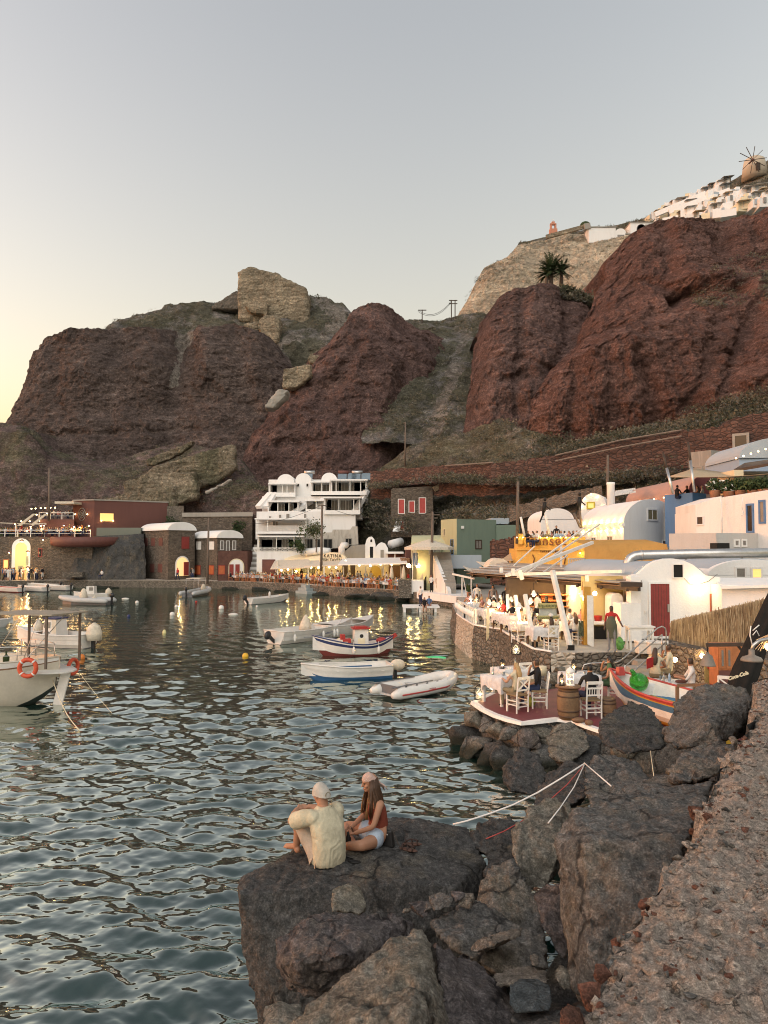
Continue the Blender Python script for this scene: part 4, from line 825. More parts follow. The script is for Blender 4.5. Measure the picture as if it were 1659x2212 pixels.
def ruins_and_fort():
 M_RUBW=cliff_mat('worn_ramp_masonry',[(.14,.118,.085),(.20,.168,.122),(.27,.23,.17)],(.25,.25,1.6),.1,.7)
 t=thing('fort_ruin','ruined pale stone fort on top of the left ridge','ruin',tuple(P(590,690,186)))
 def block(pts,d,dep,mat,name):
  a=P(pts[0][0],pts[0][1],d);q=[P(x,y,d)-a for x,y in pts]
  m=MB();m.extr(a,[(v.x,v.z)for v in q],(1,0,0),(0,0,1),(0,dep,0));return erode(m.build(name,mat,t,world=True),.55,.40,.22,int(pts[0][0]))
 block([(514,690),(514,588),(520,583),(540,575),(548,577),(570,582),(603,590),(608,598),(636,610),(660,622),(665,640),(667,700),(600,705)],184,14,M_BEIGEW,'main_wall')
 block([(455,662),(516,622),(516,668),(455,668)],186,4,M_STONE2,'side_wall')
 block([(528,660),(545,648),(575,655),(577,680),(540,676)],182,2.5,M_BEIGEW,'buttress')
 t=thing('ruin_tower','square beige ruin with one small window below the fort','ruin',tuple(P(580,740,172)))
 block([(558,690),(570,680),(604,684),(603,706),(600,745),(566,735),(560,722)],172,5,M_BEIGEW,'wall')
 block([(525,700),(560,694),(562,715),(530,708)],173,2,M_BEIGEW,'broken_wall')
 m=MB();m.vbox(585,590,688,700,171.96,172.5);m.build('window',M_DARKG,t,world=True)
 def wall(pts,d,dep,mat,label):
  a=P(pts[0][0],pts[0][1],d);q=[P(x,y,d)-a for x,y in pts]
  m=MB();m.extr(a,[(v.x,v.z)for v in q],(1,0,0),(0,0,1),(0,dep,0));return tag(erode(m.build('ruined_wall',mat),.4,.38,.25,int(pts[0][1])),label,'wall')
 wall([(611,838),(613,798),(670,785),(672,812),(640,838)],140,3,M_BEIGEW,'pale beige retaining wall in the gully left of the red cone')
 wall([(666,772),(670,764),(706,770),(706,782),(668,786)],146,3,M_BEIGEW,'small beige wall stub above the gully retaining wall')
 wall([(568,882),(600,845),(624,842),(612,862),(590,880)],132,3,M_GREYP,'grey sloping wall end below the gully retaining wall')
 wall([(280,1045),(330,1010),(505,958),(508,1010),(470,1040),(420,1056)],119,2,M_RUBW,'broad grey-beige ramp wall rising to the red cone')
 wall([(266,1080),(268,1040),(320,1020),(420,1018),(425,1075),(380,1090)],117,2,M_RUBW,'rendered beige wall at the foot of the ramp')
 wall([(212,1082),(300,1058),(378,1052),(378,1100),(212,1100)],116.4,1.5,M_RUBW,'grey wall with sloping top behind the red-brown building')
 wall([(310,1000),(330,985),(415,952),(420,958),(372,990),(330,1008)],124,1.5,M_RUBW,'pale broken ramp lying against the left slope')
 wall([(440,1062),(500,1032),(503,1037),(446,1069)],112,.5,M_GREYP,'fallen pale beam on the slope left of the hotel')
ruins_and_fort()
# --- middle of the village: tavern, chapel, green houses
def tavern():
 t=thing('tavern','long fish tavern with cream barrel roof, awning and glowing yellow interior on the quay','tavern',tuple(G(700,97)))
 A,B=G(596,104.5),G(872,93.5)
 f=Face(A,B);n=f.n
 zt=P(700,1221,98).z
 m=MB();m.prism([(q.x,q.y)for q in(A,B,B-n*6,A-n*6)],.99,zt+.3);m.build('back_wall',M_CREAM,t,world=True)
 a,b=G(606,103.5),G(702,99.5)
 m=MB();g=[]
 for k in range(13):
  an=math.pi*k/12;off=-n*(2.6-2.6*math.cos(an));z=zt-.2+2.4*math.sin(an)**.8*(P(650,1192,102).z-zt)/2.4
  g.append([tuple(a+off+Vector((0,0,z))),tuple(b+off+Vector((0,0,z)))])
 m.grid(g,0,True)
 for e in(0,1):o=len(m.v);m.add([r[e]for r in g],[tuple(range(13))])
 m.build('barrel_roof',M_CREAM,t,world=True)
 fs=Face(G(690,97.6),G(752,95.6));m=MB()
 u0,u1,z0,z1=fs.px(691,1193,748,1214);fs.arch(m,u0,u1,z0,z1,-.25,.1,rise=.9);m.build('sign_gable',M_CREAM,t,world=True)
 u,z=fs.hit(719,1201);text('KATINA',.62,M_DKWOOD,fmat(fs,(u0+u1)/2,z,.14),t,'sign_lettering',.02,space=1.25)
 u,z=fs.hit(719,1209.5);text('FISH TAVERN',.50,M_DKWOOD,fmat(fs,(u0+u1)/2,z,.14),t,'sign_lettering',.02,space=1.1)
 for(x0,x1,d0,d1,yb,yf,mat,nm)in((594,668,104,98.5,1210,1227,M_CANVAS,'awning'),(668,735,100.5,95,1211,1222,M_CANVAS,'awning'),(740,876,96.5,88,1206,1218,M_WPAINT,'awning_roof')):
  m=MB();k=.93
  p,q,r,s=P(x0,yb,d0),P(x1,yb-2,d0-4),P(x1+4,yf-2,d1-4.5),P(x0-10,yf+1,d1)
  m.add([p,q,r,s]+[v-Vector((0,0,.12))for v in(p,q,r,s)],[(0,1,2,3),(7,6,5,4),(0,4,5,1),(1,5,6,2),(2,6,7,3),(3,7,4,0)])
  m.build(nm,mat,t,world=True)
 for x,d in((600,98),(632,96.5),(666,95),(700,92),(742,90.5),(790,88.5),(828,87),(866,86)):
  m=MB();p=P(x,1224,d);m.bar((p.x,p.y,1.0),p,.13);m.build('post',M_WWOOD,t,world=True)
 for x0,x1,mt in((740,752,M_DKWOOD),(757,768,M_DKWOOD),(840,866,M_WOOD)):f.window(t,x0,1221,x1,1250,M_CREAM,mt,'door',.1)
 f.window(t,800,1222,824,1250,M_CREAM,plaster('deep_yellow',(.60,.42,.10)),'doorway',.15,True)
 m=MB();f.rpx(m,653,1218,680,1238,0,.12);m.build('mural',paint('grey_sea_mural',(.20,.22,.22),.7,0,.6,1.5,0),t,world=True)
 for k,(x,y,d,p)in enumerate([(622,1230,99.5,90),(652,1216,99,120),(672,1226,96,60),(688,1226,96,80),(711,1225,95,110),(726,1226,94,110),(747,1212,92.5,150),(776,1221,93,60),(800,1222,91.5,60),(822,1219,90,60),(846,1219,88,50),(608,1232,101,60),(640,1234,101,60)]):
  lantern_bulb('hanging_bulb','bright bulb hanging under the awning of the fish tavern','lamp',P(x,y,d),.12,p*2.6,E_WARM2,'bulbs under the tavern awning',(1,.66,.18))
 m=MB();m.vbox(866,885,1206,1250,87,92);tag(m.build('brick_kiosk',masonry('orange_brick',(.25,.09,.04),(.42,.18,.08),(.5,.4,.3),6,3)),'orange brick kiosk at the right end of the tavern','kiosk')
 t=thing('shack','dark red timber shack with white pergola behind the tavern awning','shack',tuple(G(857,96)))
 m=MB();m.vbox(838,880,1196,1222,95,99);m.build('wall',M_DKRED,t,world=True)
 m=MB();m.vbox(834,872,1192,1196,93.5,98);m.bar(P(853,1215,94),P(853,1196,94),.15);m.build('pergola',M_WPAINT,t,world=True)
 m=MB();m.vbox(877,889,1185,1222,90,93);tag(m.build('chimney_wall',M_MAROON),'narrow dark red wall pier beside the green house','wall')
tavern()
def mid_houses():
 t=thing('chapel','small whitewashed chapel with bell gable and dark doorway','chapel',tuple(G(812,98)))
 def slab(pts,d,dep,mat,name,par):
  a=P(pts[0][0],pts[0][1],d);q=[P(x,y,d)-a for x,y in pts]
  m=MB();m.extr(a,[(v.x,v.z)for v in q],(1,0,0),(0,0,1),(0,dep,0));return m.build(name,mat,par,world=True)
 slab([(789,1206),(789,1176),(792,1165),(797,1160),(803,1159),(808,1164),(811,1176),(811,1206)],97,3,M_WHITE2,'bell_gable',t)
 slab([(811,1206),(811,1182),(817,1175),(824,1171),(832,1174),(838,1184),(839,1208)],96.5,5,M_WHITE2,'nave',t)
 f=Face(G(780,97),G(840,97));f.window(t,799,1181,806,1205,M_WHITE,M_DARKG,'doorway',.05);f.window(t,800,1165,804,1171,M_WHITE,M_DARKG,'opening',.04,True)
 f=Face(G(780,96.5),G(840,96.5));f.window(t,822,1188,829,1207,M_WHITE,M_GREYP,'doorway',.05)
 t=thing('ruin_house','roofless whitewashed ruin with empty windows above the tavern','ruin',tuple(G(700,110)))
 slab([(655,1186),(655,1152),(717,1150),(719,1144),(757,1144),(761,1137),(772,1137),(774,1176),(752,1178),(735,1184)],108.5,3,plaster('worn_white_plaster',(.50,.46,.40),(.20,.17,.14),.8,1.4),'wall',t)
 f=Face(G(650,108.5),G(780,108.5))
 for x0,x1,y0,y1 in((664,675,1165,1184),(682,691,1165,1184),(700,717,1165,1184),(747,759,1164,1176)):f.window(t,x0,y0,x1,y1,M_GREYP,M_DARKG,fw=.1)  # dark panels paint the shaded inside of the empty windows
 t=thing('retaining_wall','rough grey rock ledge wall between the tavern and the chapel','wall',tuple(G(770,101)))
 slab([(744,1210),(746,1190),(760,1178),(790,1176),(795,1206),(780,1212)],101,3,M_GREYP,'wall',t)
 m=MB();m.tube([P(856-12,1176,100),P(856+10,1170,101.5)],.55,12);tag(m.build('pipe_end',M_WHITE),'short fat white pipe lying on the slope above the chapel','pipe')
 m=MB();m.tube([P(738,1206,99),P(738,1184,99),P(741,1178,99),P(748,1178,99.6)],.42,10);tag(m.build('vent_pipe',M_WHITE),'white vent pipe with a bent top behind the tavern sign','pipe')
 m=MB();m.tube([P(660,1193,102),P(690,1190,101.5),P(712,1192,101)],.5,8);tag(m.build('roof_duct',M_WHITE2),'long white duct lying on the roof edge left of the tavern sign','duct')
 t=thing('stone_house','dark stone house on the slope with three tall red shutters','house',tuple(G(890,106)))
 slab([(845,1150),(845,1057),(849,1055),(934,1050),(938,1160),(845,1160)],105,6,M_STONE,'wall',t)
 f=Face(G(840,105),G(940,105))
 for x0,x1,y0,y1 in((861,873,1079,1109),(884,895,1083,1106),(906,919,1076,1108)):f.window(t,x0,y0,x1,y1,M_WPAINT,M_REDSH,'shutter',.09)
 for x0,x1,y0,y1 in((862,872,1124,1146),):f.window(t,x0,y0,x1,y1,M_WPAINT,M_REDSH,'door',.09)
 m=MB();m.extr(P(848,1148,103.6),[(0,0),(.9,0),(1.3,1.5),(.5,1.5)],(1,0,0),(0,.35,.93),(0,.05,-.02));tag(m.build('metal_sheet',M_STEEL),'corrugated metal sheets leaning on the red-shuttered stone house','metal sheet')
 slab([(934,1052),(978,1032),(988,1030),(989,1040),(940,1062)],104.5,4,M_BEIGEW,'terrace_wall',t)
 t=thing('green_house','dark green block house with pale green end wall and one small window','house',tuple(G(990,80)))
 C,L,Rr=G(987,80),G(953,84),G(1072,83)
 zt,zb=P(987,1121,80).z,P(987,1199,80).z
 m=MB();m.prism([(q.x,q.y)for q in(C,Rr,Rr+(L-C),L)],zb-3,zt,0);m.build('wall',M_GREEND,t,world=True)
 fl,fr=Face(L,C),Face(C,Rr)
 m=MB();fl.rect(m,0,fl.L-.02,zb,zt+.03,0,.03);m.build('end_wall',M_GREENL,t,world=True)
 fr.window(t,1028,1168,1039,1184,M_DKWOOD,M_DUSKG,fw=.1);fl.window(t,959,1143,962,1157,M_CREAM,M_DUSKG,fw=.05)
 fl.window(t,974,1166,980,1197,M_BLUEW,M_DARKG,'door',.06)
 m=MB();fr.rpx(m,996,1136,1000,1142,0,.2);m.build('meter_box',M_WPAINT,t,world=True)
 t=thing('green_house','grey-green lower house with white roof edge right of the dark green house','house',tuple(G(1095,84)))
 m=MB();m.vbox(1072,1122,1134,1168,82.8,88);m.build('wall',M_GREEND,t,world=True)
 m=MB();m.vbox(1060,1100,1119,1132,85,90);m.build('roof_room',M_BLUEROOF,t,world=True)
 t=thing('white_wall_base','pale blue-white wall under the dark green house','wall',tuple(G(1020,79)))
 m=MB();m.vbox(973,1040,1199,1228,78.5,80);m.build('wall',M_BLUEROOF,t,world=True)
 t=thing('green_house','pale lime-green barrel-roofed house with balcony and arched boat store','house',tuple(G(930,78)))
 C,L,Rr=G(900,80),G(891,84),G(974,81.5)
 zb,zt=1.0,P(900,1172,80).z;zf=P(930,1200,78.5).z
 m=MB();m.prism([(q.x,q.y)for q in(C+Vector((0,2.6,0)),Rr+Vector((0,2.6,0)),Rr+Vector((0,7,0)),L+Vector((0,5,0)))],zb,zt);m.build('wall',M_GREENL,t,world=True)
 m=MB();vault(m,L+Vector((-.1,1,0)),L+Vector((.3,7,0)),Rr-L,zt-.3,(P(930,1159,82).z-zt)+.5);m.build('roof',M_GREENL,t,world=True)
 m=MB();m.prism([(q.x,q.y)for q in(C,G(928,79),G(928,82),L)],zb,zf+.9);m.build('balcony_block',M_GREENL,t,world=True)
 f=Face(C,G(990,77.4));m=MB()
 m.prism([(q.x,q.y)for q in(C,G(948,78.6),G(948,82),L)],zb,zf);m.build('front',M_GREENL,t,world=True)
 f=Face(C+Vector((0,-.02,0)),G(948,78.58))
 u0,u1,z0,z1=f.px(908,1232,947,1262);m=MB();f.arch(m,u0,u1,1.0,z1,-.02,.06);m.build('arch',M_GREYP,t,world=True)
 m=MB();f.arch(m,u0+.5,u1-.1,1.0,z1-.35,-.02,.10);m.build('store_shade',M_DARKG,t,world=True)  # dark arch panel paints the shade inside the open store
 fb=Face(G(905,82.3),G(972,84));fb.window(t,936,1181,951,1192,M_GREENL,M_DUSKG,fw=.08);fb.window(t,930,1182,935,1198,M_WPAINT,M_DARKG,'door',.05)
 m=MB();m.vbox(935,974,1193,1216,78,79.4);m.build('landing_wall',M_GREYP,t,world=True)
 t=thing('staircase','grey concrete stairs with white side wall beside the lime-green house','stairs',tuple(G(965,75)))
 for k in range(9):
  m=MB();y=1262-6.2*k;d=73.5+.5*k;p,q=P(962-2.6*k,y,d),P(985-1.2*k,y,d);m.box((p.x+q.x)/2,d+.7,p.z-1,q.x-p.x,1.6,2.3);m.build('step',M_CONC,t,world=True)
 m=MB();a,b=P(967,1276,72.8),P(936,1200,77.6);m.add([Vector((a.x,a.y,1)),a,b,Vector((b.x,b.y,1))]+[v+Vector((.35,.1,0))for v in(Vector((a.x,a.y,1)),a,b,Vector((b.x,b.y,1)))],[(0,1,2,3),(7,6,5,4),(1,5,6,2),(0,4,5,1),(2,6,7,3)]);m.build('side_wall',M_WHITE,t,world=True)
 t=thing('umbrella','open cream market umbrella on the lime-green balcony','umbrella',tuple(P(927,1199,78)))
 top=P(927,1165,78);h=top.z-P(927,1199,78).z
 m=MB();m.lathe([(.05,h),(1.35,h-.38),(2.5,h-.8),(2.52,h-1.05),(2.45,h-1.05),(2.4,h-.85),(.04,h-.06)],8,sm=False);m.build('canopy',M_CANVAS,t)
 m=MB();m.tube([(0,0,0),(0,0,h)],.04,6);m.build('pole',M_WWOOD,t)
 for k,(x,y0,y1,d)in enumerate(((846,1221,1250,84.5),(872,1221,1250,83.5),(600,1209,1237,99))):
  t=thing('folded_umbrella',['folded cream umbrella among the tavern tables','folded cream umbrella by the white wall block','folded cream umbrella in front of the hotel door'][k],'umbrella',tuple(Vector((P(x,y1,d).x,d,1.0))))
  h=P(x,y0,d).z-1.0
  m=MB();m.lathe([(.06,h*.35),(.30,h*.38),(.22,h*.6),(.14,h*.85),(.02,h)],10);m.build('cloth',M_CANVAS,t)
  m=MB();m.tube([(0,0,0),(0,0,h*.5)],.035,6);m.box(0,0,.05,.5,.5,.1);m.build('pole',M_WWOOD,t)
 t=thing('flag','blue and white striped flag hanging on a white pole','flag',tuple(Vector((P(891,1260,79).x,79,1.0))))
 m=MB();m.tube([(0,0,0),(0,0,P(891,1190,79).z-1)],.05,6);m.build('pole',M_WPAINT,t)
 z0,z1=P(0,1222,79).z-1,P(0,1194,79).z-1
 for nm,mt,off in(('blue_stripes',M_BLUEW,0),('white_stripes',M_WPAINT,1)):
  m=MB()
  for k in range(off,7,2):m.grid([[(.07+k*.07+.02*math.sin(z*3),-.03-.05*math.sin(k*1.3+z*2),z)for k in(k,k+1)]for z in np.linspace(z0,z1,8)],0,True)
  m.build(nm,mt,t)
 for k,(x,y)in enumerate(((883,1222),(903,1222))):
  lantern_bulb('globe_lamp','glowing globe lamp on the wall of the lime-green house','lamp',P(x,y,79.2),.22,120,E_WARM2,'globe lamps of the lime-green house',(1,.72,.25))
mid_houses()
# --- stone walls on the slope
def slope_walls():
 def wall(name,label,top,bot,mat,dep=1.2,n=40,cap=None):
  t=np.linspace(0,1,n);a=Pn(poly(top,t));b=Pn(poly(bot,t));b[:,1]=a[:,1]-.25
  vs,fs=[],[]
  rg=np.random.default_rng(len(label));a[:,2]+=rg.normal(0,.10,n)
  g=[list(map(tuple,b)),list(map(tuple,a)),[(p[0],p[1]+dep,p[2])for p in a],[(p[0],p[1]+dep,p[2]-4)for p in a]]
  m=MB();m.grid(g,0,False);o=m.build(name,mat);tag(o,label,'wall')
  return o
 M_CAP=paint('pale_mortar_cap',(.20,.165,.135),.9,0,.2,2,.3,True,.2)
 wall('retaining_wall','dry dark stone wall right of the hotel roof',[(800,1018,111),(975,1003,102),(985,1004,101),(1066,1000,95.4)],[(800,1056,111),(975,1040,102),(1066,1050,95.4)],M_REDSTONE)
 wall('retaining_wall','long dark red stone wall climbing across the slope above the village',[(1060,1003,95),(1199,984,91),(1340,952,86),(1472,930,82.5)],[(1060,1048,95),(1199,1050,91),(1340,1046,86),(1472,1020,82.5)],M_REDSTONE,n=60)
 wall('retaining_wall','tall dark red stone wall with a dark doorway at the upper right',[(1470,931,82.4),(1560,925,79),(1566,908,78.6),(1720,878,74),(1850,850,70)],[(1470,1030,82.4),(1560,1025,79),(1720,1010,74),(1850,1000,70)],M_REDSTONE,n=50)
 for pts,lab in(([(1199,984,90.7),(1340,951,85.7),(1472,929,82.2)],'upper pale coping line of the long slope wall'),([(1199,996,90.4),(1340,966,85.4),(1472,942,81.9)],'lower pale coping line of the long slope wall'),([(962,1006,101.8),(1066,999,95.2)],'pale coping of the wall right of the hotel')):
  m=MB();m.tube([P(*q)for q in pts],.08,5,sm=False);tag(m.build('coping',M_CAP),lab,'coping')
 wall('retaining_wall','low tumbled stone terrace wall on the scrub slope',[(1100,1095,85),(1250,1060,80),(1300,1050,78)],[(1100,1128,85),(1250,1085,80),(1300,1080,78)],M_STONE)
 wall('retaining_wall','rubble stone wall between the green houses and the yellow tavern',[(1062,1168,70),(1118,1163,68)],[(1062,1222,70),(1118,1225,68)],M_REDSTONE)
 f=Face(G(1560,78.6),G(1660,75.7));t=thing('doorway','dark doorway with pale jambs in the tall red stone wall','doorway',tuple(f.pt(f.hit(1600,970)[0],f.hit(1600,970)[1])))
 f.window(t,1588,941,1613,972,M_GREYP,M_DARKG,'frame',.25)
 t=thing('grey_ruin','peeling grey abandoned house below the tall stone wall','house',tuple(G(1545,70)))
 m=MB();m.prism([(q.x,q.y)for q in(G(1490,71),G(1539,69),G(1606,71.5),G(1606,78),G(1490,78))],8,P(1540,972,69).z);m.build('wall',plaster('peeling_grey_plaster',(.26,.24,.21),(.46,.42,.36),.85,1.3),t,world=True)
 f=Face(G(1490,71),G(1539,69));f.window(t,1496,1010,1516,1026,M_GREYP,M_GREYP,'doorway',.12)
slope_walls()
# --- right village
def sunset_house():
 t=thing('tavern','yellow tavern building with battlement lights and red sunset lettering','tavern',tuple(G(1185,56)))
 A0,A,B=G(1108,60),G(1116,57.5),G(1262,54)
 zb,zt,zm=3.6,P(1185,1157,55.8).z,P(1185,1180,55.8).z
 m=MB();m.prism([(q.x,q.y)for q in(A,B,B+Vector((1.5,10,0)),A0+Vector((1,8,0)),A0)],1.5,zm-.2);m.build('lower_wall',M_YELLOW,t,world=True)
 m=MB();m.prism([(q.x,q.y)for q in(A+Vector((.1,.12,0)),B+Vector((0,.12,0)),B+Vector((.2,.5,0)),A+Vector((.3,.5,0)))],zm-.21,zt-.1);m.prism([(q.x,q.y)for q in(A0+Vector((.1,0,0)),A+Vector((.1,.12,0)),A+Vector((.4,.4,0)),A0+Vector((.5,0,0)))],zm-.21,zt-.1)
 m.build('parapet',M_YELLOW,t,world=True)
 f=Face(A,B)
 m=MB();f.rpx(m,1116,1153,1130,1176,-.2,.1);m.build('corner_post',M_YELLOW,t,world=True)
 m=MB();f.rect(m,0,f.L,zm-.3,zm-.18,-.1,.12);m.build('ledge',M_YELLOW,t,world=True)
 M_RUST=paint('dull_red_lettering',(.16,.060,.022),.7,0,.2,4,0)
 u,z=f.hit(1183,1168.5);text('sunset',1.02,M_RUST,fmat(f,u,z,.02),t,'sign_lettering',.03,space=1.12)
 u,z=f.hit(1187,1190);text('TAVERNA',.36,M_RUST,fmat(f,u,z,.04),t,'sign_lettering',.02)
 for xs in((1151,1155,1152),(1218,1222,1219)):
  m=MB()
  for(xa,ya),(xb,yb)in zip(((xs[0],1198),(xs[1],1207)),((xs[1],1207),(xs[2],1219))):
   m.bar(f.pt(*f.hit(xa,ya),.05),f.pt(*f.hit(xb,yb),.05),.06)
  m.build('chevron_mark',M_RUST,t,world=True)
 for k,x in enumerate((1119,1132,1144,1170,1184,1198,1213,1225,1241)):
  u,z=f.hit(x,1161);lantern_bulb('parapet_light','small downlight on the yellow tavern parapet','lamp',f.pt(u,z,.16),.045,14,E_WARM,'downlights on the yellow parapet',(1,.66,.18))
 u,z=f.hit(1216,1170);q=f.pt(f.hit(1256,1195)[0],f.hit(1256,1195)[1],.2);lantern_bulb('parapet_light','low downlight at the right corner of the yellow tavern','lamp',q,.045,20,E_WARM,None,(1,.66,.18))
 m=MB();zd=zt-1.0;m.prism([(q.x,q.y)for q in(A+Vector((.4,.6,0)),B+Vector((0,.6,0)),B+Vector((1.5,9,0)),A0+Vector((1,8,0)))],zm-.2,zd);m.build('deck',M_CONC,t,world=True)
 t['deck_z']=zd
 t2=thing('railing','short white picket railing beside the yellow tavern','railing',tuple(P(1245,1240,50)))
 m=MB()
 for x in range(1228,1265,4):m.bar(P(x,1236,50),P(x,1207,50),.06)
 m.bar(P(1228,1207,50),P(1264,1207,50),.08);m.bar(P(1228,1236,50),P(1264,1236,50),.08);m.build('pickets',M_WWOOD,t2,world=True)
 m=MB();q=P(1053,1231,58);vault(m,(q.x,58,0),(q.x+1.78,58,0),(0,2.5,0),q.z-.02,.89);m.vbox(1053,1104,1230,1244,58,60.5);tag(m.build('small_vault',paint('cream_dome',(.62,.54,.44),.8,0,.15,1.5,.2)),'cream half-round gable of a little vault beside the yellow tavern','vault')
 for k,(pts,lab)in enumerate((([(1118,1180,66),(1068,1214,62),(1108,1212,60)],'tan triangular shade sail right of the green house'),([(1028,1212,66),(1102,1204,64),(1070,1226,60)],'low white shade sail in front of the rubble wall'),([(1000,1222,64),(1062,1228,62),(1030,1234,58)],'white shade sail behind the plank roof'))):
  m=MB();a,b,c=[P(*q)for q in pts];g=[]
  for i in range(9):
   row=[]
   for j in range(9):
    s,q=i/8,j/8;p=a*(1-s)+(b*(1-q)+c*q)*s;p.z-=.35*math.sin(math.pi*s)*.6;row.append(tuple(p))
   g.append(row)
  m.grid(g);o=m.build('shade_sail',M_SAIL if k==0 else M_CANVAS);sm=o.modifiers.new('th','SOLIDIFY');sm.thickness=.02;tag(o,lab,'shade sail')
sunset_house()
def white_vaults():
 t=thing('white_house','big white barrel-vaulted house with a glowing strip under its eaves','house',tuple(G(1350,51)))
 C,L,Rr=G(1347,50),G(1255,58),G(1470,54.5)
 ze=P(1347,1134,50).z;zb=3.0;rise=P(1405,1077,51.8).z-ze
 m=MB();m.prism([(q.x,q.y)for q in(C,Rr,Rr+(L-C),L)],zb,ze,0);vault(m,C,Rr,L-C,ze-.01,rise,n=28);m.build('wall',M_WHITE2,t,world=True)
 fl,fr=Face(L,C),Face(C,Rr)
 m=MB();fl.rect(m,0,fl.L,ze-.10,ze+.12,-.1,.10);m.build('eaves',M_WHITE2,t,world=True)
 m=MB();fl.rect(m,.1,fl.L-.1,ze+.13,ze+.19,-.02,.08);o=m.build('light_strip',E_STRIP,t,world=True)
 for k in range(7):lamp(t,pmat(t).inverted()@fl.pt(.6+k*(fl.L-1.2)/6,ze+.28,.12),16,(1,.66,.22),.05)
 for k in range(7):
  q=fl.pt(.5+k*(fl.L-.9)/6,ze-.32,.16);lantern_bulb('eaves_light','small downlight under the eaves of the big white vault','lamp',q,.032,14,E_WARM,'downlights of the big white vault',(1,.68,.25))
 fr.window(t,1399,1102,1418,1122,M_WHITE,paint('yellow_blind',(.20,.16,.08),.5),fw=.1);fl.window(t,1313,1159,1324,1178,M_WHITE,M_DUSKG,fw=.08);fl.window(t,1279,1162,1288,1178,M_WHITE,M_DUSKG,fw=.08);fr.window(t,1431,1169,1444,1176,M_WHITE,M_DKRED,fw=.03)
 t=thing('white_house','small white vaulted house end with yellow window and lights on its arch','house',tuple(G(1285,66)))
 A,B=G(1256,66),G(1310,66)
 m=MB();zb_,ze_=6,P(1283,1092,66).z;m.prism([(q.x,q.y)for q in(A,B,B+Vector((3,7,0)),A+Vector((3,7,0)))],zb_,ze_);vault(m,A,B,Vector((3,7,0)),ze_-.01,P(1283,1065,66).z-ze_);m.build('wall',M_WHITE2,t,world=True)
 f=Face(A,B);f.window(t,1270,1087,1282,1097,paint('yellow_frame',(.55,.45,.06),.5),E_WINDOW,fw=.12)
 for x,y in((1262,1077),(1276,1068),(1290,1073),(1257,1094),(1302,1094)):lantern_bulb('arch_light','small uplight on the arch of the small vault','lamp',f.pt(*f.hit(x,y),.15),.06,12,E_WARM,'lights on the small vault',(1,.7,.3))
 m=MB();m.vbox(1168,1262,1122,1162,66,72);vault(m,P(1168,1122,66),P(1240,1122,66),(0,6,0),P(1168,1123,66).z,1.0);o=m.build('white_house',M_WHITE2);tag(o,'low white house with shallow vault behind the yellow tavern deck','house')
 m=MB();m.lathe([(.30,0),(.28,1.8),(.32,1.85),(.30,2.0)],14,tuple(P(1320,1100,57)));tag(m.build('chimney',M_WHITE2),'round white chimney behind the big white vault','chimney')
 t=thing('pergola','slanting white slatted pergola beside the round chimney','pergola',tuple(P(1345,1062,60)))
 for k in range(8):m=MB();m.bar(P(1327+k*5,1070-k*.8,59),P(1332+k*5,1062-k*.8,62),.12);m.build('slat',M_WWOOD,t,world=True)
 m=MB();m.bar(P(1325,1070,59),P(1372,1062,60),.15);m.bar(P(1330,1062,62),P(1372,1056,62),.15);m.build('beam',M_WWOOD,t,world=True)
 t=thing('pink_house','long pink barrel vault with dark red arched end wall','house',tuple(G(1500,56)))
 C,L,Rr=G(1488,53),G(1352,66),G(1592,56.5)
 ze=P(1488,1064,53).z;rise=P(1545,1023,54.8).z-ze
 m=MB();m.prism([(q.x,q.y)for q in(C,Rr,Rr+(L-C),L)],5,ze);vault(m,C,Rr,L-C,ze-.01,rise,n=28);m.build('wall',M_PINKP,t,world=True)
 f=Face(C,Rr);m=MB();vault(m,C-f.u*.0,Rr,-f.n*-.05,ze,rise*.98);m.build('end_wall',paint('dark_red_gable',(.13,.030,.030),.8),t,world=True)
 fl=Face(L,C)
 for k in range(5):
  q=fl.pt(fl.L*(.25+.15*k),ze-.1,.2);lantern_bulb('eaves_light','small warm light along the foot of the pink vault','lamp',q,.05,22,E_WARM,'lights along the pink vault',(1,.5,.2))
 m=MB();m.prism([(q.x,q.y)for q in(G(1437,50),G(1497,47.5),G(1527,48.5),G(1527,51),G(1440,53))],5.5,P(1497,1064,47.5).z);tag(m.build('wall',M_BLUEP),'blue painted terrace parapet below the upper diners','wall')
 m=MB();m.prism([(q.x,q.y)for q in(G(1527,48.6),G(1720,44),G(1720,46),G(1527,51))],5.5,P(1560,1072,47).z);tag(m.build('wall',M_BLUEP),'darker blue low terrace wall behind the flower pots','wall')
 m=MB();A,B,B2=G(1463,44.5),G(1560,41),G(1720,37);za=P(1480,1106,44).z;zb2=P(1545,1075,41.5).z;zc=P(1660,1060,38).z
 def sw(p,q,z0a,z0b,mb,dep=.35,base=3.0):
  dv=Vector((0,dep,0));vs=[Vector((p.x,p.y,base)),Vector((q.x,q.y,base)),Vector((q.x,q.y,z0b)),Vector((p.x,p.y,z0a))];vs+=[v+dv for v in vs]
  mb.add(vs,[(0,1,2,3),(7,6,5,4),(3,2,6,7),(0,3,7,4),(1,5,6,2)])
 sw(G(1463,46),G(1503,44),P(1463,1110,46).z,P(1503,1108,44).z,m);sw(G(1503,44),G(1560,42.4),P(1503,1090,44).z,P(1560,1072,42.4).z,m,3);sw(G(1560,42.4),G(1720,37.6),P(1560,1075,42.4).z,P(1720,1050,37.6).z,m,3)
 t=thing('white_house','white plastered house wall with blue-framed windows at the right edge','house',tuple(G(1600,42)));m.build('wall',M_WHITE,t,world=True)
 f=Face(G(1560,42.4),G(1720,37.6));f.window(t,1616,1092,1626,1147,M_BLUEW,M_DARKG,'door',.1);f.window(t,1643,1084,1651,1127,M_BLUEW,M_DUSKG,fw=.1)
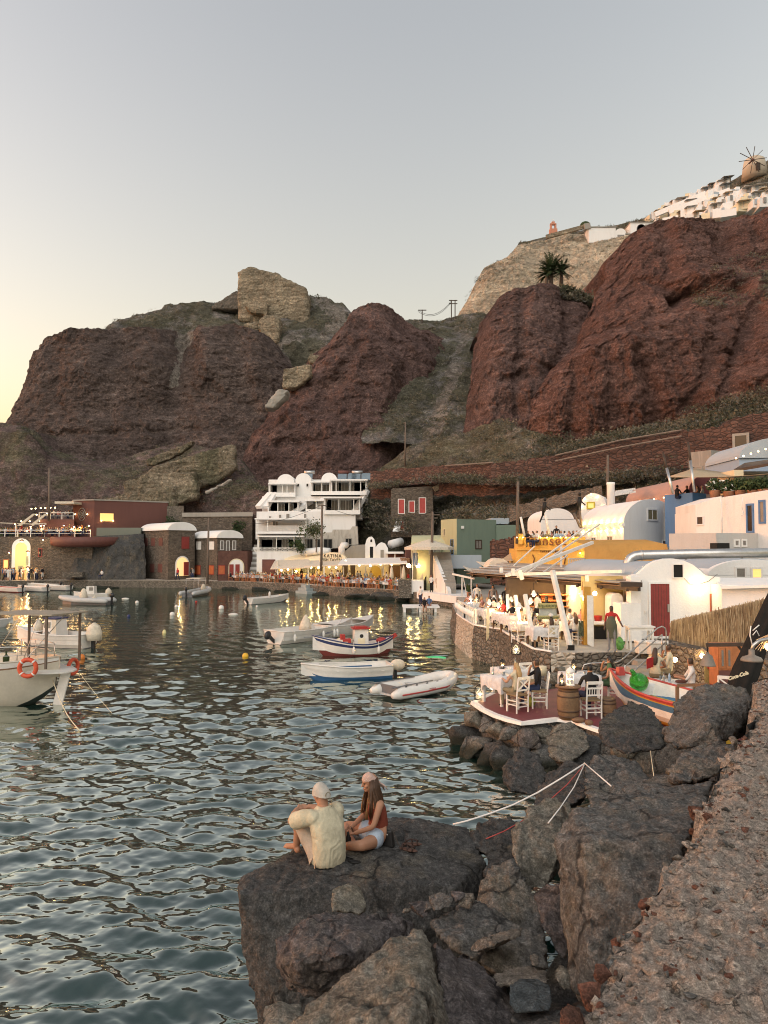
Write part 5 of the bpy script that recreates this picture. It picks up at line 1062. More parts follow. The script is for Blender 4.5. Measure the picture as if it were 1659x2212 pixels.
 f=Face(G(1503,44),G(1560,42.4));f.window(t,1507,1117,1519,1132,M_WHITE,M_DKWOOD,fw=.06)
 m=MB();m.tube([P(1556,1075,42),P(1558,1090,42),P(1560,1160,41.8)],.05,6);m.tube([P(1604,1073,40.5),P(1602,1095,40.6),P(1606,1110,40.6),P(1601,1114,40.6)],.03,5);m.build('drain_pipe',M_WPAINT,t,world=True)
 t=thing('blue_house','blue house with white vault and dark canopy edge at the upper right corner','house',tuple(G(1660,55)))
 A,B=G(1600,56),G(1760,55)
 m=MB();m.prism([(q.x,q.y)for q in(A,B,B+Vector((0,6,0)),A+Vector((0,6,0)))],6,P(1620,988,55).z);m.build('wall',plaster('pale_blue_plaster',(.30,.40,.52),(.22,.28,.34),.3),t,world=True)
 m=MB();vault(m,A+Vector((-.1,-.2,0)),B,Vector((0,6,0)),P(1620,987,55).z,P(1680,944,55).z-P(1620,987,55).z);m.build('roof',M_BLUEROOF,t,world=True)
 m=MB();p=[P(1585,1014,50),P(1720,990,47),P(1720,984,52),P(1608,1000,55)];m.add(p+[v-Vector((0,0,.18))for v in p],[(0,1,2,3),(7,6,5,4),(0,4,5,1),(1,5,6,2),(2,6,7,3),(3,7,4,0)]);m.build('canopy',M_DKWOOD,t,world=True)
 m=MB();m.vbox(1587,1606,1015,1066,49.5,52);m.build('pier',M_CREAM,t,world=True)
 m=MB();m.vbox(1606,1720,1018,1068,53,54);m.build('terrace_front',M_DUSKG,t,world=True)
 for k in range(5):lantern_bulb('eaves_light','white uplight along the blue house roof','lamp',P(1590+k*16,990-k*5,54),.06,12,E_WARM,'lights along the blue house roof',(1,.75,.45))
 m=MB();a,b,c,d_=P(1440,1033,48),P(1490,1024,52),P(1760,1012,44),P(1490,1011,54);g=[]
 for i in range(13):
  s=i/12;lo=P(1440,1031,47).lerp(P(1780,1010,41),s);hi=P(1500,1012,53).lerp(P(1780,1006,50),s);sag=.5*math.sin(math.pi*s)
  g.append([tuple(lo.lerp(hi,q/4)-Vector((0,0,sag*math.sin(math.pi*(q/4)*.5+.4))))for q in range(5)])
 m.grid(g);o=m.build('shade_sail',M_SAIL);sm=o.modifiers.new('th','SOLIDIFY');sm.thickness=.02;tag(o,'long tan shade sail over the upper right terrace','shade sail')
 for k,(x0,y0,x1,y1)in enumerate(((1432,979,1454,1066),(1486,956,1500,1062))):
  t=thing('leaning_pole',['leaning pole with dark top at the left corner of the long shade sail','taller leaning pole with dark top under the long shade sail'][k],'pole',tuple(P(x1,y1,45)))
  p,q=P(x1,y1,45),P(x0,y0,46);r=p.lerp(q,.62)
  m=MB();m.tube([p,r],.085,8);m.build('lower_shaft',M_STEEL,t,world=True);m=MB();m.tube([r,q],.08,8);m.build('upper_shaft',M_DKWOOD,t,world=True)
white_vaults()
def ochre_and_duct():
 m=MB();A,B=G(1265,44.5),G(1450,41);zt=P(1360,1176,42).z
 g=[]
 for k in range(9):
  z=2+(zt-2)*k/8;off=1.4*(1-math.cos(math.pi*.5*k/8));g.append([tuple(A.lerp(B,s/20)+Vector((off*.2,off,z)))for s in range(21)])
 g.append([tuple(A.lerp(B,s/20)+Vector((.3,5,zt+.3)))for s in range(21)])
 m.grid(g);o=m.build('ochre_vault',M_OCHRE);tag(o,'curved ochre vault wall behind the plank roof','building')
 t=thing('plant_room','grey-white plant room box with small windows and a dark crate','building',tuple(G(1530,40)))
 m=MB();m.prism([(q.x,q.y)for q in(G(1445,41),G(1547,38.5),G(1640,40),G(1640,44),G(1450,44))],3.5,P(1547,1151,38.5).z);m.build('wall',M_GREYP if False else plaster('grey_white_plaster',(.50,.48,.45),(.32,.30,.26),.3),t,world=True)
 f=Face(G(1547,38.5),G(1640,40));f.window(t,1587,1168,1594,1178,M_WPAINT,M_DUSKG,fw=.08);f.window(t,1603,1168,1610,1178,M_WPAINT,M_DUSKG,fw=.08)
 m=MB();m.vbox(1549,1576,1173,1189,37.6,38.4);tag(m.build('crate',M_IRON),'dark crate standing against the plant room','crate')
 t=thing('duct','big silver ventilation duct bending down onto the tavern roof','duct',tuple(P(1356,1252,35)))
 pts=[P(1356,1262,35),P(1356,1226,35),P(1357,1214,35),P(1362,1206,35),P(1371,1201,35),P(1384,1199,35),P(1480,1197,34.4),P(1720,1193,33)]
 m=MB();m.tube(pts,.215,16);m.build('pipe',M_STEEL,t,world=True)
 for x in(1384,1480,1600):p=P(x,1199-(x-1384)*.018,35-(x-1384)*.006);m=MB();m.tube([p,p+Vector((.07,-.005,.002))],.24,16);m.build('joint_ring',M_STEEL,t,world=True)
ochre_and_duct()
def red_door_house():
 t=thing('white_house','white house with curved gable, tall dark red door and a bright wall lamp','house',tuple(G(1440,32)))
 d=32.4;A,B=G(1363,d),G(1556,d);zb=1.66
 a0,b0=P(1363,1243,d),P(1522,1240,d)
 zl=P(1363,1240,d).z;top=P(1445,1206,d).z
 pts=[(1363,1380),(1556,1380),(1556,1247),(1524,1243),(1512,1232),(1497,1220),(1478,1211),(1455,1206.5),(1438,1207),(1418,1212),(1400,1221),(1388,1231),(1378,1240),(1363,1243)]
 q=[P(x,y,d)-P(1363,1380,d)for x,y in pts]
 m=MB();m.extr(P(1363,1380,d),[(v.x,v.z)for v in q],(1,0,0),(0,0,1),(0,.4,0));m.build('front_wall',M_WHITE2,t,world=True)
 m=MB();vault(m,G(1366,d+.3),G(1520,d+.3),Vector((-1.2,7.5,0)),zl-.1,top-zl-.05,n=24);m.build('roof',M_BLUEROOF,t,world=True)
 m=MB();m.prism([(v.x,v.y)for v in(G(1366,d+.3),G(1520,d+.3),G(1520,d+.3)+Vector((-1.2,7,0)),G(1366,d+.3)+Vector((-1.2,7,0)))],zb,zl-.1);m.build('side_walls',M_WHITE,t,world=True)
 f=Face(A,B)
 o=f.window(t,1405,1261,1446,1374,M_WHITE2,M_REDP,'door',.09)
 m=MB()
 for k in range(1,7):u0,u1,z0,z1=f.px(1405,1261,1446,1374);f.rect(m,u0+(u1-u0)*k/7-.006,u0+(u1-u0)*k/7+.006,z0,z1,0,.034)
 m.build('plank_joint',M_DKWOOD,o,world=True)
 m=MB();f.rpx(m,1441,1305,1445,1322,0,.07);m.build('handle',M_STEEL,o,world=True)
 f.window(t,1454,1220,1474,1247,M_WHITE,M_DARKG,fw=.05)
 o=f.window(t,1535,1284,1555,1324,M_ORANGE,M_ORANGE,'shutter',.03)
 m=MB();u,z=f.hit(1395,1322);f.rect(m,u-.05,u+.05,z-.06,z+.06,0,.05);m.build('meter_box',M_WPAINT,t,world=True)
 l=thing('wall_lamp','bright oval wall lamp beside the dark red door','lamp',tuple(P(1508,1266,d-.16)))
 m=MB();m.ell((0,0,0),(.19,.10,.10),14,10);m.build('globe',E_WARM2,l);m=MB();m.box(0,.12,.0,.22,.08,.10);m.build('base',M_WPAINT,l);lamp(l,(0,-.2,0),15,(1,.66,.28),.1)
 m=MB();m.tube([P(1474,1245,d-.02),P(1490,1262,d-.02),P(1508,1262,d-.03),P(1530,1256,d-.02),P(1550,1240,d-.02)],.008,4);m.build('cable',M_IRON,t,world=True)
 t=thing('kitchen','yellow open kitchen bay with white arched oven beside the red door house','kitchen',tuple(G(1310,32)))
 m=MB();m.vbox(1342,1385,1304,1385,31.2,32.2);m.vbox(1363,1384,1246,1304,31.6,32.2);m.build('white_wing',M_WHITE2,t,world=True)
 m=MB();m.vbox(1262,1366,1245,1392,33.6,34);m.build('back_wall',M_YELLOW if False else plaster('warm_yellow_wall',(.62,.46,.20),(.40,.30,.14),.25),t,world=True)
 f=Face(G(1310,32.6),G(1366,32.6));m=MB();u0,u1,z0,z1=f.px(1320,1281,1346,1350);f.arch(m,u0,u1,z0,z1,-.9,.02);m.build('oven',M_WHITE2,t,world=True)
 m=MB();f.rpx(m,1335,1311,1345,1334,0,.05);m.build('oven_door',M_DKWOOD,t,world=True)
 m=MB();m.vbox(1283,1312,1343,1349,32.4,33.3);m.build('counter',M_WHITE,t,world=True)
 m=MB();m.vbox(1286,1310,1354,1390,32.6,33.2);tag(m.build('bin',M_IRON),'black plastic bin under the kitchen counter','bin')
 m=MB();p=P(1292,1343,32.8);m.lathe([(.14,0),(.18,.24),(.19,.26)],14,(p.x,p.y,p.z));tag(m.build('bucket',paint('red_plastic',(.45,.03,.02),.4)),'red plastic bucket on the kitchen counter','bucket')
 m=MB();m.vbox(1262,1276,1268,1395,30.6,31);m.build('yellow_post',paint('ochre_wood',(.45,.24,.04),.6),t,world=True)
 m=MB();a=P(1268,1398,30.3);m.extr(P(1269,1392,30.2),[(0,0),(.24,-.12),(.24,1.9),(0,1.9)],(1,0,0),(0,0,1),(.03,.05,0));tag(m.build('door_panel',M_WWOOD),'open white door panel at the kitchen entrance','door')
 lantern_bulb('hanging_bulb','bright bulb above the open door panel of the kitchen','lamp',P(1285,1282,31.0),.09,130,E_WARM2,None,(1,.68,.26))
 lantern_bulb('hanging_bulb','bright bulb on the beam left of the yellow post','lamp',P(1256,1284,31.0),.08,110,E_WARM2,None,(1,.68,.26))
 t=thing('white_house','low white vault with one lit orange window above a lean-to','house',tuple(G(1610,35)))
 A,B=G(1528,35.4),G(1720,35.4);zl=P(1560,1243,35.4).z
 m=MB();m.prism([(q.x,q.y)for q in(A,B,B+Vector((0,6,0)),A+Vector((-1,6,0)))],1.6,zl);vault(m,A,B,Vector((-1,6,0)),zl-.01,P(1600,1208,35.4).z-zl,n=24);m.build('wall',M_WHITE2,t,world=True)
 m=MB();vault(m,A+Vector((0,.3,0)),B+Vector((0,.3,0)),Vector((-1,6,0)),zl+.03,P(1600,1208,35.4).z-zl,n=24);m.build('roof',M_BLUEROOF,t,world=True)
 f=Face(A,B);f.window(t,1591,1228,1608,1246,M_WHITE,M_DUSKG,fw=.08);f.window(t,1625,1229,1643,1247,M_WHITE,E_WINDOW,fw=.08)
 t=thing('lean_to','white lean-to shed with sloping slab roof at the right edge','shed',tuple(G(1620,30)))
 A,B=G(1556,31.4),G(1720,29.6);zt=P(1560,1264,31).z
 m=MB();m.prism([(q.x,q.y)for q in(A,B,B+Vector((0,3,0)),A+Vector((0,1,0)))],1.6,zt);m.build('wall',M_WHITE2,t,world=True)
 m=MB();p=[P(1556,1267,31.1),P(1720,1262,29.3),P(1720,1248,33),P(1543,1248,33.5)];m.add(p+[v-Vector((0,0,.1))for v in p],[(0,1,2,3),(7,6,5,4),(0,4,5,1),(1,5,6,2),(2,6,7,3),(3,7,4,0)]);m.build('roof',M_WHITE2,t,world=True)
red_door_house()
def upper_town():
 rg=random.Random(21)
 bl=[(1272,1330,488,518,219,'long white house with a grey sloping roof'),(1330,1352,497,516,219,'white arched house beside the long white one'),(1362,1412,478,500,219,'flat white terrace house on the crest'),(1352,1370,503,520,219,'low white house at the cliff edge'),(1376,1395,488,512,219,'white arch-topped house above the red cliff'),(1395,1410,484,505,219,'narrow white house above the red cliff')]
 for x0,x1,y0,y1,d,lab in bl:
  t=thing('white_house',lab+' in the upper town','house',tuple(P((x0+x1)/2,y1,d)))
  m=MB();m.vbox(x0,x1,y0+(5 if x1-x0<25 else 3),y1+6,d,d+6)
  if 'arch' in lab:a=P(x0,y0+5,d);b=P(x1,y0+5,d);vault(m,Vector((a.x,d,0)),Vector((b.x,d,0)),(0,6,0),a.z-.01,1.2)
  m.build('wall',M_WHITE2,t,world=True)
  m=MB();m.vbox(x0-1,x1+1,y0+1,y0+3,d-.2,d+6)if 'arch' not in lab else m.vbox(x0+4,x1-4,y0+10,y1,d-.06,d+.1);m.build('roof' if 'arch' not in lab else 'doorway',M_GREYP if 'arch' not in lab else M_DUSKG,t,world=True)
 def line(x):return np.interp(x,[1410,1480,1540,1600,1660,1720],[462,424,397,368,350,330])
 def low(x):return np.interp(x,[1410,1470,1520,1570,1630,1720],[482,478,470,462,446,410])
 n=0;x=1412
 spots=[]
 while x<1690:
  r=0;y=line(x)+2
  while y<low(x)-6:
   spots.append((x+rg.uniform(-3,3),y+rg.uniform(-2,2)));y+=rg.uniform(12,17)
  x+=rg.uniform(13,19)
 kinds=['flat-roofed white house stepping up the crest of the upper town','white house with a domed roof on the crest of the upper town','white house with a shade canopy on the crest of the upper town']
 for x,y in spots:
  if x>1575 and y<398:continue
  k=rg.randrange(3);w_=rg.uniform(20,38);h_=rg.uniform(7,12);d=232-(x-1412)*.06-(y-line(x))*.35+rg.uniform(-1,1)
  t=thing('white_house',kinds[k],'house',tuple(P(x,y+h_,d)),0,'houses of the upper town')
  m=MB();p=P(x,y+h_,d);s=d/F;W_,H_=w_*s,(h_+9)*s;a=rg.uniform(-.5,.15)
  m.box(0,3.0,-H_/2+h_*s,W_,6,H_,0,a)
  if k==1:m.lathe([(W_*.34,0),(W_*.32,W_*.12),(W_*.22,W_*.25),(.01,W_*.31)],14,(0,3,h_*s))
  if rg.random()<.6:m.box(W_*rg.uniform(-.3,.3),1.0,h_*s+.4,W_*.35,1.5,1.0,0,a)
  m.build('wall',[M_WHITE2,M_WHITE,M_CREAM][rg.choice([0,0,1,1,2])],t)
  m=MB();m.box(rg.uniform(-.25,.1)*W_,-.12,h_*s*.45,.7,.3,1.4,0,a)
  if rg.random()<.5:m.box(rg.uniform(.1,.3)*W_,-.12,h_*s*.55,.8,.3,.9,0,a)
  m.build('door',[M_DUSKG,M_BLUEROOF,M_GREYP][rg.randrange(3)],t)
  if k==2:m=MB();q=rg.uniform(-.2,.2)*W_;m.extr((q-1.6,-1.8,h_*s*.75),[(0,0),(3.2,0),(3.2,2.2),(0,2.2)],(1,0,.12),(0,1,.12),(0,0,.08));m.build('shade_canopy',rg.choice([M_SAIL,M_DUSKG,M_GREYP]),t)
 for k in range(5):
  x0=1415+30*k;y0=float(np.interp(.22+.18*k,[0,1],[line(x0),low(x0)]));x1=x0+110+22*k;y1=float(np.interp(.22+.18*k,[0,1],[line(min(x1,1719)),low(min(x1,1719))]));m=MB();m.bar(P(x0,y0,224-3*k),P(x1,y1,219-3*k),.8,1.5);tag(m.build('parapet_wall',M_WHITE2),'long white parapet wall stepping along the terraces of the upper town','wall','parapet walls of the upper town')
 for k,(x0,y0,x1,y1,w_)in enumerate(((1352,512,1420,482,10),(1180,512,1262,490,8),(1262,490,1275,488,12))):
  m=MB();a,b=P(x0,y0,221-k),P(x1,y1,221-k);m.bar(a,b,.8,w_*.14);tag(m.build('parapet_wall',[M_WHITE,M_BEIGEW,M_GREYP][k]),['white parapet running along the crest above the red cliff','beige stone wall leading to the little pink bell tower','grey corner wall at the left end of the upper town'][k],'wall')
 m=MB();c=P(1264,487,234);m.ell((c.x,c.y,c.z),(1.6,1.6,1.2));tag(m.build('shrub',M_LEAF[0]),'dark round shrub on the crest left of the long white house','shrub')
 t=thing('bell_tower','small pink bell tower standing alone on the crest','tower',tuple(P(1195,510,235)))
 m=MB();m.box(0,0,.9,2.3,1.6,2.4);m.box(-.7,0,2.8,.5,.9,1.5);m.box(.7,0,2.8,.5,.9,1.5);m.box(0,0,3.7,1.9,.9,.4);m.box(0,0,4.2,.9,.8,.6);m.build('tower',paint('salmon_plaster',(.50,.22,.14),.8),t)
 m=MB();m.bar((0,0,4.5),(0,0,5.4),.12);m.bar((-.3,0,5.1),(.3,0,5.1),.12);m.build('cross',M_WPAINT,t)
 t=thing('windmill','round cream windmill with bare spoked sails on the hilltop','windmill',tuple(P(1630,378,226)))
 s=226/F
 m=MB();m.lathe([(27*s,-8*s),(24*s,18*s),(21*s,33*s),(14*s,38*s),(.1,40*s)],24);m.build('tower',plaster('cream_mill',(.50,.43,.33),(.36,.30,.22),.4,.3),t)
 m=MB();m.box(-5*s,-24*s,6*s,1.1,1.2,2.2);m.build('door',M_DKWOOD,t)
 w_=thing('sail_wheel',None,None);w_.parent=t
 hub=P(1625,346,221.2)-P(1630,378,226);w_.location=hub
 m=MB();m.tube([(0,-.6,0),(0,2.0,0)],.26,10);m.build('hub',M_DKRED,w_)
 for k in range(10):
  a=R(8+36*k);m=MB();m.bar((0,-.3,0),(math.cos(a)*4.15,-.3,math.sin(a)*4.15),.15);m.build('spoke',M_DKWOOD,w_)
upper_town()
def poles():
 def pole(label,base,top,d,r=.13,cross=()):
  p,q=P(*base,d),P(*top,d);t=thing('utility_pole',label,'pole',tuple(p))
  m=MB();m.tube([p-Vector((0,0,.5)),q],[r,r*.75],8);m.build('shaft',M_POLE,t,world=True)
  for zf,w_ in cross:c=p.lerp(q,zf);m=MB();m.bar(c-Vector((w_,0,0)),c+Vector((w_,0,0)),.10);m.build('crossarm',M_POLE,t,world=True)
  return q
 a=pole('tall wooden pole standing on the quay in front of the tavern sign',(694,1225),(696,1090),93,.16,((.985,.5),))
 b=pole('wooden utility pole in front of the lime-green house',(931,1245),(935,1105),77,.16,((.95,.7),(.9,.5)))
 c=pole('wooden pole beside the annex of the stone houses',(448,1254),(451,1118),101.5,.16)
 d_=pole('tall pale mast rising above the left restaurant',(106,1118),(107,1012),108,.2)
 e=pole('thin pole on the scrub slope above the hotel',(875,1000),(876,912),112,.13)
 f=pole('dark tall pole at the left corner of the yellow tavern',(1117,1160),(1119,1040),57.4,.13)
 g=pole('wooden pole behind the round white chimney',(1312,1064),(1313,983),63,.13)
 m=MB()
 for p,q,s in((a,b,1.2),(c,a,1.5),(b,f,1.0),(e,P(985,860,125),1.0),(g,P(1500,1010,60),.6)):
  m.tube([p.lerp(q,k/12)-Vector((0,0,s*4*(k/12)*(1-k/12)))for k in range(13)],.022,4,caps=False)
 tag(m.build('overhead_wires',M_IRON),'thin sagging wires strung between the village poles','wire')
 for k,(x,y0,y1,d)in enumerate(((912,692,669,176),(979,686,648,180))):
  t=thing('power_pylon',['single-mast power pole on the saddle','double-mast power pylon against the sky on the saddle'][k],'pylon',tuple(P(x,y0+4,d)))
  for o in((0,)if k==0 else(-4,4)):m=MB();m.bar(P(x+o,y0+6,d),P(x+o,y1,d),.22);m.build('mast',M_DKWOOD,t,world=True)
  for y in((y1+1,)if k==0 else(y1+1,y1+8)):m=MB();m.bar(P(x-9,y,d),P(x+9,y,d),.18);m.build('crossarm',M_DKWOOD,t,world=True)
 m=MB()
 for y in(670,673):p,q=P(903,y,176),P(975,y-20,180);m.tube([p.lerp(q,k/10)-Vector((0,0,2.0*(k/10)*(1-k/10)*4))for k in range(11)],.045,4,caps=False)
 tag(m.build('power_wires',M_IRON),'power wires between the two pylons on the saddle','wire')
 for k,(x0,y0,x1,y1)in enumerate(((1125,1117,1133,1155),(1176,1103,1186,1150),(1251,1092,1256,1138),(1240,1108,1253,1136))):
  t=thing('canopy_pole',['pale pole leaning over the left end of the yellow tavern deck','pale pole leaning over the middle of the yellow tavern deck','upright dark pole at the right end of the yellow tavern deck','short leaning stay at the right end of the yellow tavern deck'][k],'pole',tuple(P(x1,y1,56.5)))
  m=MB();m.tube([P(x1,y1+3,56.5),P(x0,y0,56.8)],.09,7);m.build('shaft',M_WWOOD if k<2 else M_POLE,t,world=True)
  if k in(1,2):
   c=P(x0,y0-4,56.8);m=MB();m.tube([c+Vector((-.1,0,-.5)),c+Vector((0,0,.1)),c+Vector((.05,0,.5))],[.10,.17,.12],8);m.ell((c.x+.05,c.y,c.z+.7),(.12,.12,.15));m.bar(c+Vector((0,0,.3)),c+Vector((.45,0,-.1)),.08);m.bar(c+Vector((-.1,0,-.4)),c+Vector((-.35,0,-1.0)),.10);m.build('climbing_figure',M_IRON,t,world=True)
poles()
# --- boat hull builder (bow towards local +X, stern at x = 0, keel at z = 0)
def hull_boat(t,L,B,Hh,bands,sheer=.25,inner=None,double=False,rake=.35,depth=.55,deck=None,thwarts=(),rail=None,bowfull=2.2,strakes=False,sternfull=2.2):
 nu,nv=26,20
 def half(u):
  b=1-max(0,(u-.42)/.58)**bowfull
  if double:b*=1-max(0,(.38-u)/.38)**sternfull*.96
  else:b*=1-.16*max(0,(.4-u)/.4)**2
  return max(.012,b*B/2)
 def sh(u):return Hh*(1+sheer*((u-.35)/.65)**2 if u>.35 else 1+(sheer*.8 if double else sheer*.15)*((.35-u)/.35)**2)
 def keel(u):
  k=.55*Hh*max(0,(u-.78)/.22)**2
  return k+(.5*Hh*max(0,(.2-u)/.2)**2 if double else 0)
 def pt(u,v,side,off=0.0):
  b=max(.008,half(u)-off);y=b*(v**.42)*(1 if v>0 else 0)
  if strakes:y+=.008*(int(v*7)%2)
  z=keel(u)+v*(sh(u)-keel(u));x=u*L+rake*v*max(0,(u-.7)/.3)**1.5-(rake*.5*v*max(0,(.25-u)/.25)**1.5 if double else 0)
  return(x,side*y,z)
 us=[i/nu for i in range(nu+1)];mats=[];mb=MB()
 for(v0,v1,mt)in bands:
  if mt not in mats:mats.append(mt)
  k=max(2,int((v1-v0)*nv))
  for sd in(-1,1):
   mb.grid([[pt(u,v0+(v1-v0)*j/k,sd)for u in us]for j in range(k+1)],mats.index(mt),True,sd>0)
  if not double:
   tr=[pt(0,v0+(v1-v0)*j/k,-1)for j in range(k+1)];tl=[pt(0,v0+(v1-v0)*j/k,1)for j in range(k+1)]
   mb.grid([tr,tl],mats.index(mt),False)
 h=mb.build('hull',mats,t)
 if inner is not None:
  m=MB();zf=Hh*(1-depth)
  for sd in(-1,1):
   m.grid([[pt(u,1,sd,.045)for u in us],[(min(pt(u,1,sd)[0],pt(u,1,sd,.05)[0]),sd*max(.006,(half(u)-.10)*.9),max(zf,keel(u)+.12))for u in us]],0,True,sd<0)
  m.grid([[(u*L,-max(.006,(half(u)-.10)*.9),max(zf,keel(u)+.12))for u in us],[(u*L,max(.006,(half(u)-.10)*.9),max(zf,keel(u)+.12))for u in us]],0,False)
  if not double:m.grid([[pt(0,1,-1,.045),pt(0,1,1,.045)],[(.05,-half(0)*.85,zf),(.05,half(0)*.85,zf)]],0,False)
  m.build('inside',inner,t)
 g=MB()
 for sd in(-1,1):g.tube([Vector(pt(u,1,sd,.02))+Vector((0,0,.012))for u in us],.034,6)
 if not double:g.tube([Vector(pt(0,1,-1))+Vector((0,0,.01)),Vector(pt(0,1,1))+Vector((0,0,.01))],.034,6)
 g.build('gunwale',rail or bands[-1][2],t)
 if deck:
  m=MB();u0,mt=deck
  uu=[u0+(1-u0)*i/8 for i in range(9)]
  m.grid([[(pt(u,1,-1)[0],pt(u,1,-1,.03)[1],sh(u)+.02)for u in uu],[(pt(u,1,-1)[0],0,sh(u)+.05)for u in uu],[(pt(u,1,1)[0],pt(u,1,1,.03)[1],sh(u)+.02)for u in uu]],0,True);m.build('foredeck',mt,t)
 for u in thwarts:m=MB();m.box(u*L,0,sh(u)-.16,.24,2*half(u)-.10,.035);m.build('thwart',inner,t)
 return pt,half,sh
 # --- the two terraces at the right
ZU,ZL=1.65,1.15
def terraces():
 e=[(986,1326),(1000,1337),(1024,1351),(1050,1356),(1080,1360),(1115,1382),(1152,1403),(1190,1409),(1242,1410),(1327,1409),(1460,1409)]
 E=[W(x,y,ZU)for x,y in e]
 back=[Vector((14,27.5,ZU)),Vector((16,36,ZU)),Vector((16,58,ZU)),Vector((6.2,58,ZU)),Vector((4.6,52,ZU))]
 m=MB();o0=[Vector((p.x,p.y,ZU))for p in E+back]
 m.add(o0,[tuple(range(len(o0)))[::-1]if False else tuple(range(len(o0)))],0)
 vs=[];n=len(o0)
 rg=np.random.default_rng(4)
 for i in range(n):
  a,b=o0[i],o0[(i+1)%n]
  mi=1 if i<2 or i in(7,)else 2
  k=max(2,int((b-a).length/.25));g=[]
  nn=(b-a).cross(Vector((0,0,1))).normalized()
  for r in range(9):
   z=ZU-r*(ZU+.6)/8;row=[]
   for c in range(k+1):
    p=a.lerp(b,c/k);w_=0 if r==0 else 1
    q=fbm(np.array([[p.x*2.2,p.y*2.2,z*2.2]]),3,3)[0]*.10*w_+r*.022
    row.append((p.x+nn.x*q,p.y+nn.y*q,z))
   g.append(row)
  m.grid(g,mi,True)
 o=m.build('upper_terrace',[M_PAVE,M_PALESTONE,M_STONE2]);tag(o,'paved tavern terrace on a rubble and whitewashed stone sea wall',None,None,'structure')
 m=MB();m.tube([p+Vector((.03,.06,.01))for p in E[:8]],.055,6,sm=False);tag(m.build('kerb',M_WHITE),'whitewashed rounded kerb along the tavern terrace edge','kerb')
 e2=[(1021,1516),(1042,1530),(1068,1543),(1098,1553),(1127,1560),(1148,1558),(1202,1552),(1240,1556),(1268,1567),(1297,1577),(1400,1590)]
 E2=[W(x,y,ZL)for x,y in e2];B2=[Vector((9.0,17.5,ZL)),Vector((11,24,ZL)),W(1440,1468,ZL),W(1300,1474,ZL),W(1180,1490,ZL),W(1110,1492,ZL),W(1064,1497,ZL)]
 pl=E2+B2;c=sum(pl,Vector())/len(pl)
 m=MB();m.add(pl,[tuple(range(len(pl)))])
 o=m.build('lower_terrace',M_TERRA);tag(o,'dark red painted floor of the lower terrace by the water',None,None,'structure')
 m=MB()
 rim=E2[:];rim=[B2[-1]]+E2;g0=[];g1=[];g2=[]
 for i,p in enumerate(rim):
  d=(rim[min(i+1,len(rim)-1)]-rim[max(i-1,0)]).normalized();nn=Vector((-d.y,d.x,0))
  if nn.dot(c-p)<0:nn=-nn
  w_=.11+.03*math.sin(i*2.1)
  g0.append(tuple(p+nn*w_+Vector((0,0,.006))));g1.append(tuple(p-nn*.05+Vector((0,0,.006))));g2.append(tuple(p-nn*.07-Vector((0,0,.07))))
 m.grid([g0,g1,g2],0,False);tag(m.build('painted_kerb',M_WPAINT),'wavy white painted rim of the red terrace floor','kerb')
 rg=random.Random(9);k=0
 for i in range(len(rim)-1):
  a,b=rim[i],rim[i+1];nst=max(1,int((b-a).length/.62))
  for j in range(nst):
   for z,r,mt in((.78,.34,[K_TAN,K_RED,K_GREY]),(.25,.45,[K_GREY,K_DARK,K_TAN])):
    p=a.lerp(b,(j+rg.random()*.8)/nst);d=(p-c).normalized()
    q=p+d*(.0 if z>.5 else .28);q.z=z
    if i>7 and z<.5:continue
    pts=[q+Vector((rg.uniform(-1,1)*r*1.2,rg.uniform(-1,1)*r,rg.uniform(-.9,.85)*r))for _ in range(13)]
    for v in pts:v.z=min(v.z,ZL-.03)
    hull_rock('base_stone','rough rubble stone in the base wall of the red terrace',pts,rg.choice(mt),vox=.06,amp=.06,sc=2.6,seed=300+k,cat='stone',group='rubble stones under the red terrace',smooth=1);k+=1
 m=MB();m.prism([(p.x,p.y)for p in[p.lerp(c,.05)for p in pl]],-.8,ZL-.02);o=m.build('terrace_base',K_GREY);tag(o,'stone fill under the red terrace floor',None,None,'structure')
 for k,(x,y,r,d,mt)in enumerate(((1192,1466,22,25.5,K_TAN),(1178,1480,18,24.4,K_GREY),(1206,1450,16,26.5,K_TAN),(1165,1490,15,24,K_DARK),(1225,1470,20,25.5,K_RED),(1150,1452,16,26.5,K_GREY),(1215,1486,12,23.6,K_TAN))):
  s=r*d/F;q=P(x,y,d);pts=[q+Vector((rg.uniform(-1,1)*s,rg.uniform(-1,1)*s,rg.uniform(-.9,.9)*s))for _ in range(14)]
  hull_rock('rock','loose boulder lying between the upper wall and the red terrace',pts,mt,vox=.06,amp=.07,sc=2,seed=400+k,group='boulders behind the red terrace')
 m=MB();m.prism([(p.x,p.y)for p in(W(1100,1495,.9),W(1450,1480,.9),Vector((11,26.5,0)),Vector((7,28.2,0)),Vector((4.9,29.5,0)))],-.5,.92);o=m.build('rubble_ground',K_GREY);tag(o,'stony ground between the two terraces',None,None,'structure')
 m=MB();m.prism([(q.x,q.y)for q in(G(1440,25),G(1560,22.6),G(1700,21),G(1700,23),G(1560,25),G(1440,27.4))],.6,P(1500,1400,24).z);tag(m.build('rubble_wall',M_PALESTONE if False else M_STONE2),'lamp-lit rubble wall under the reed fence','wall')
terraces()
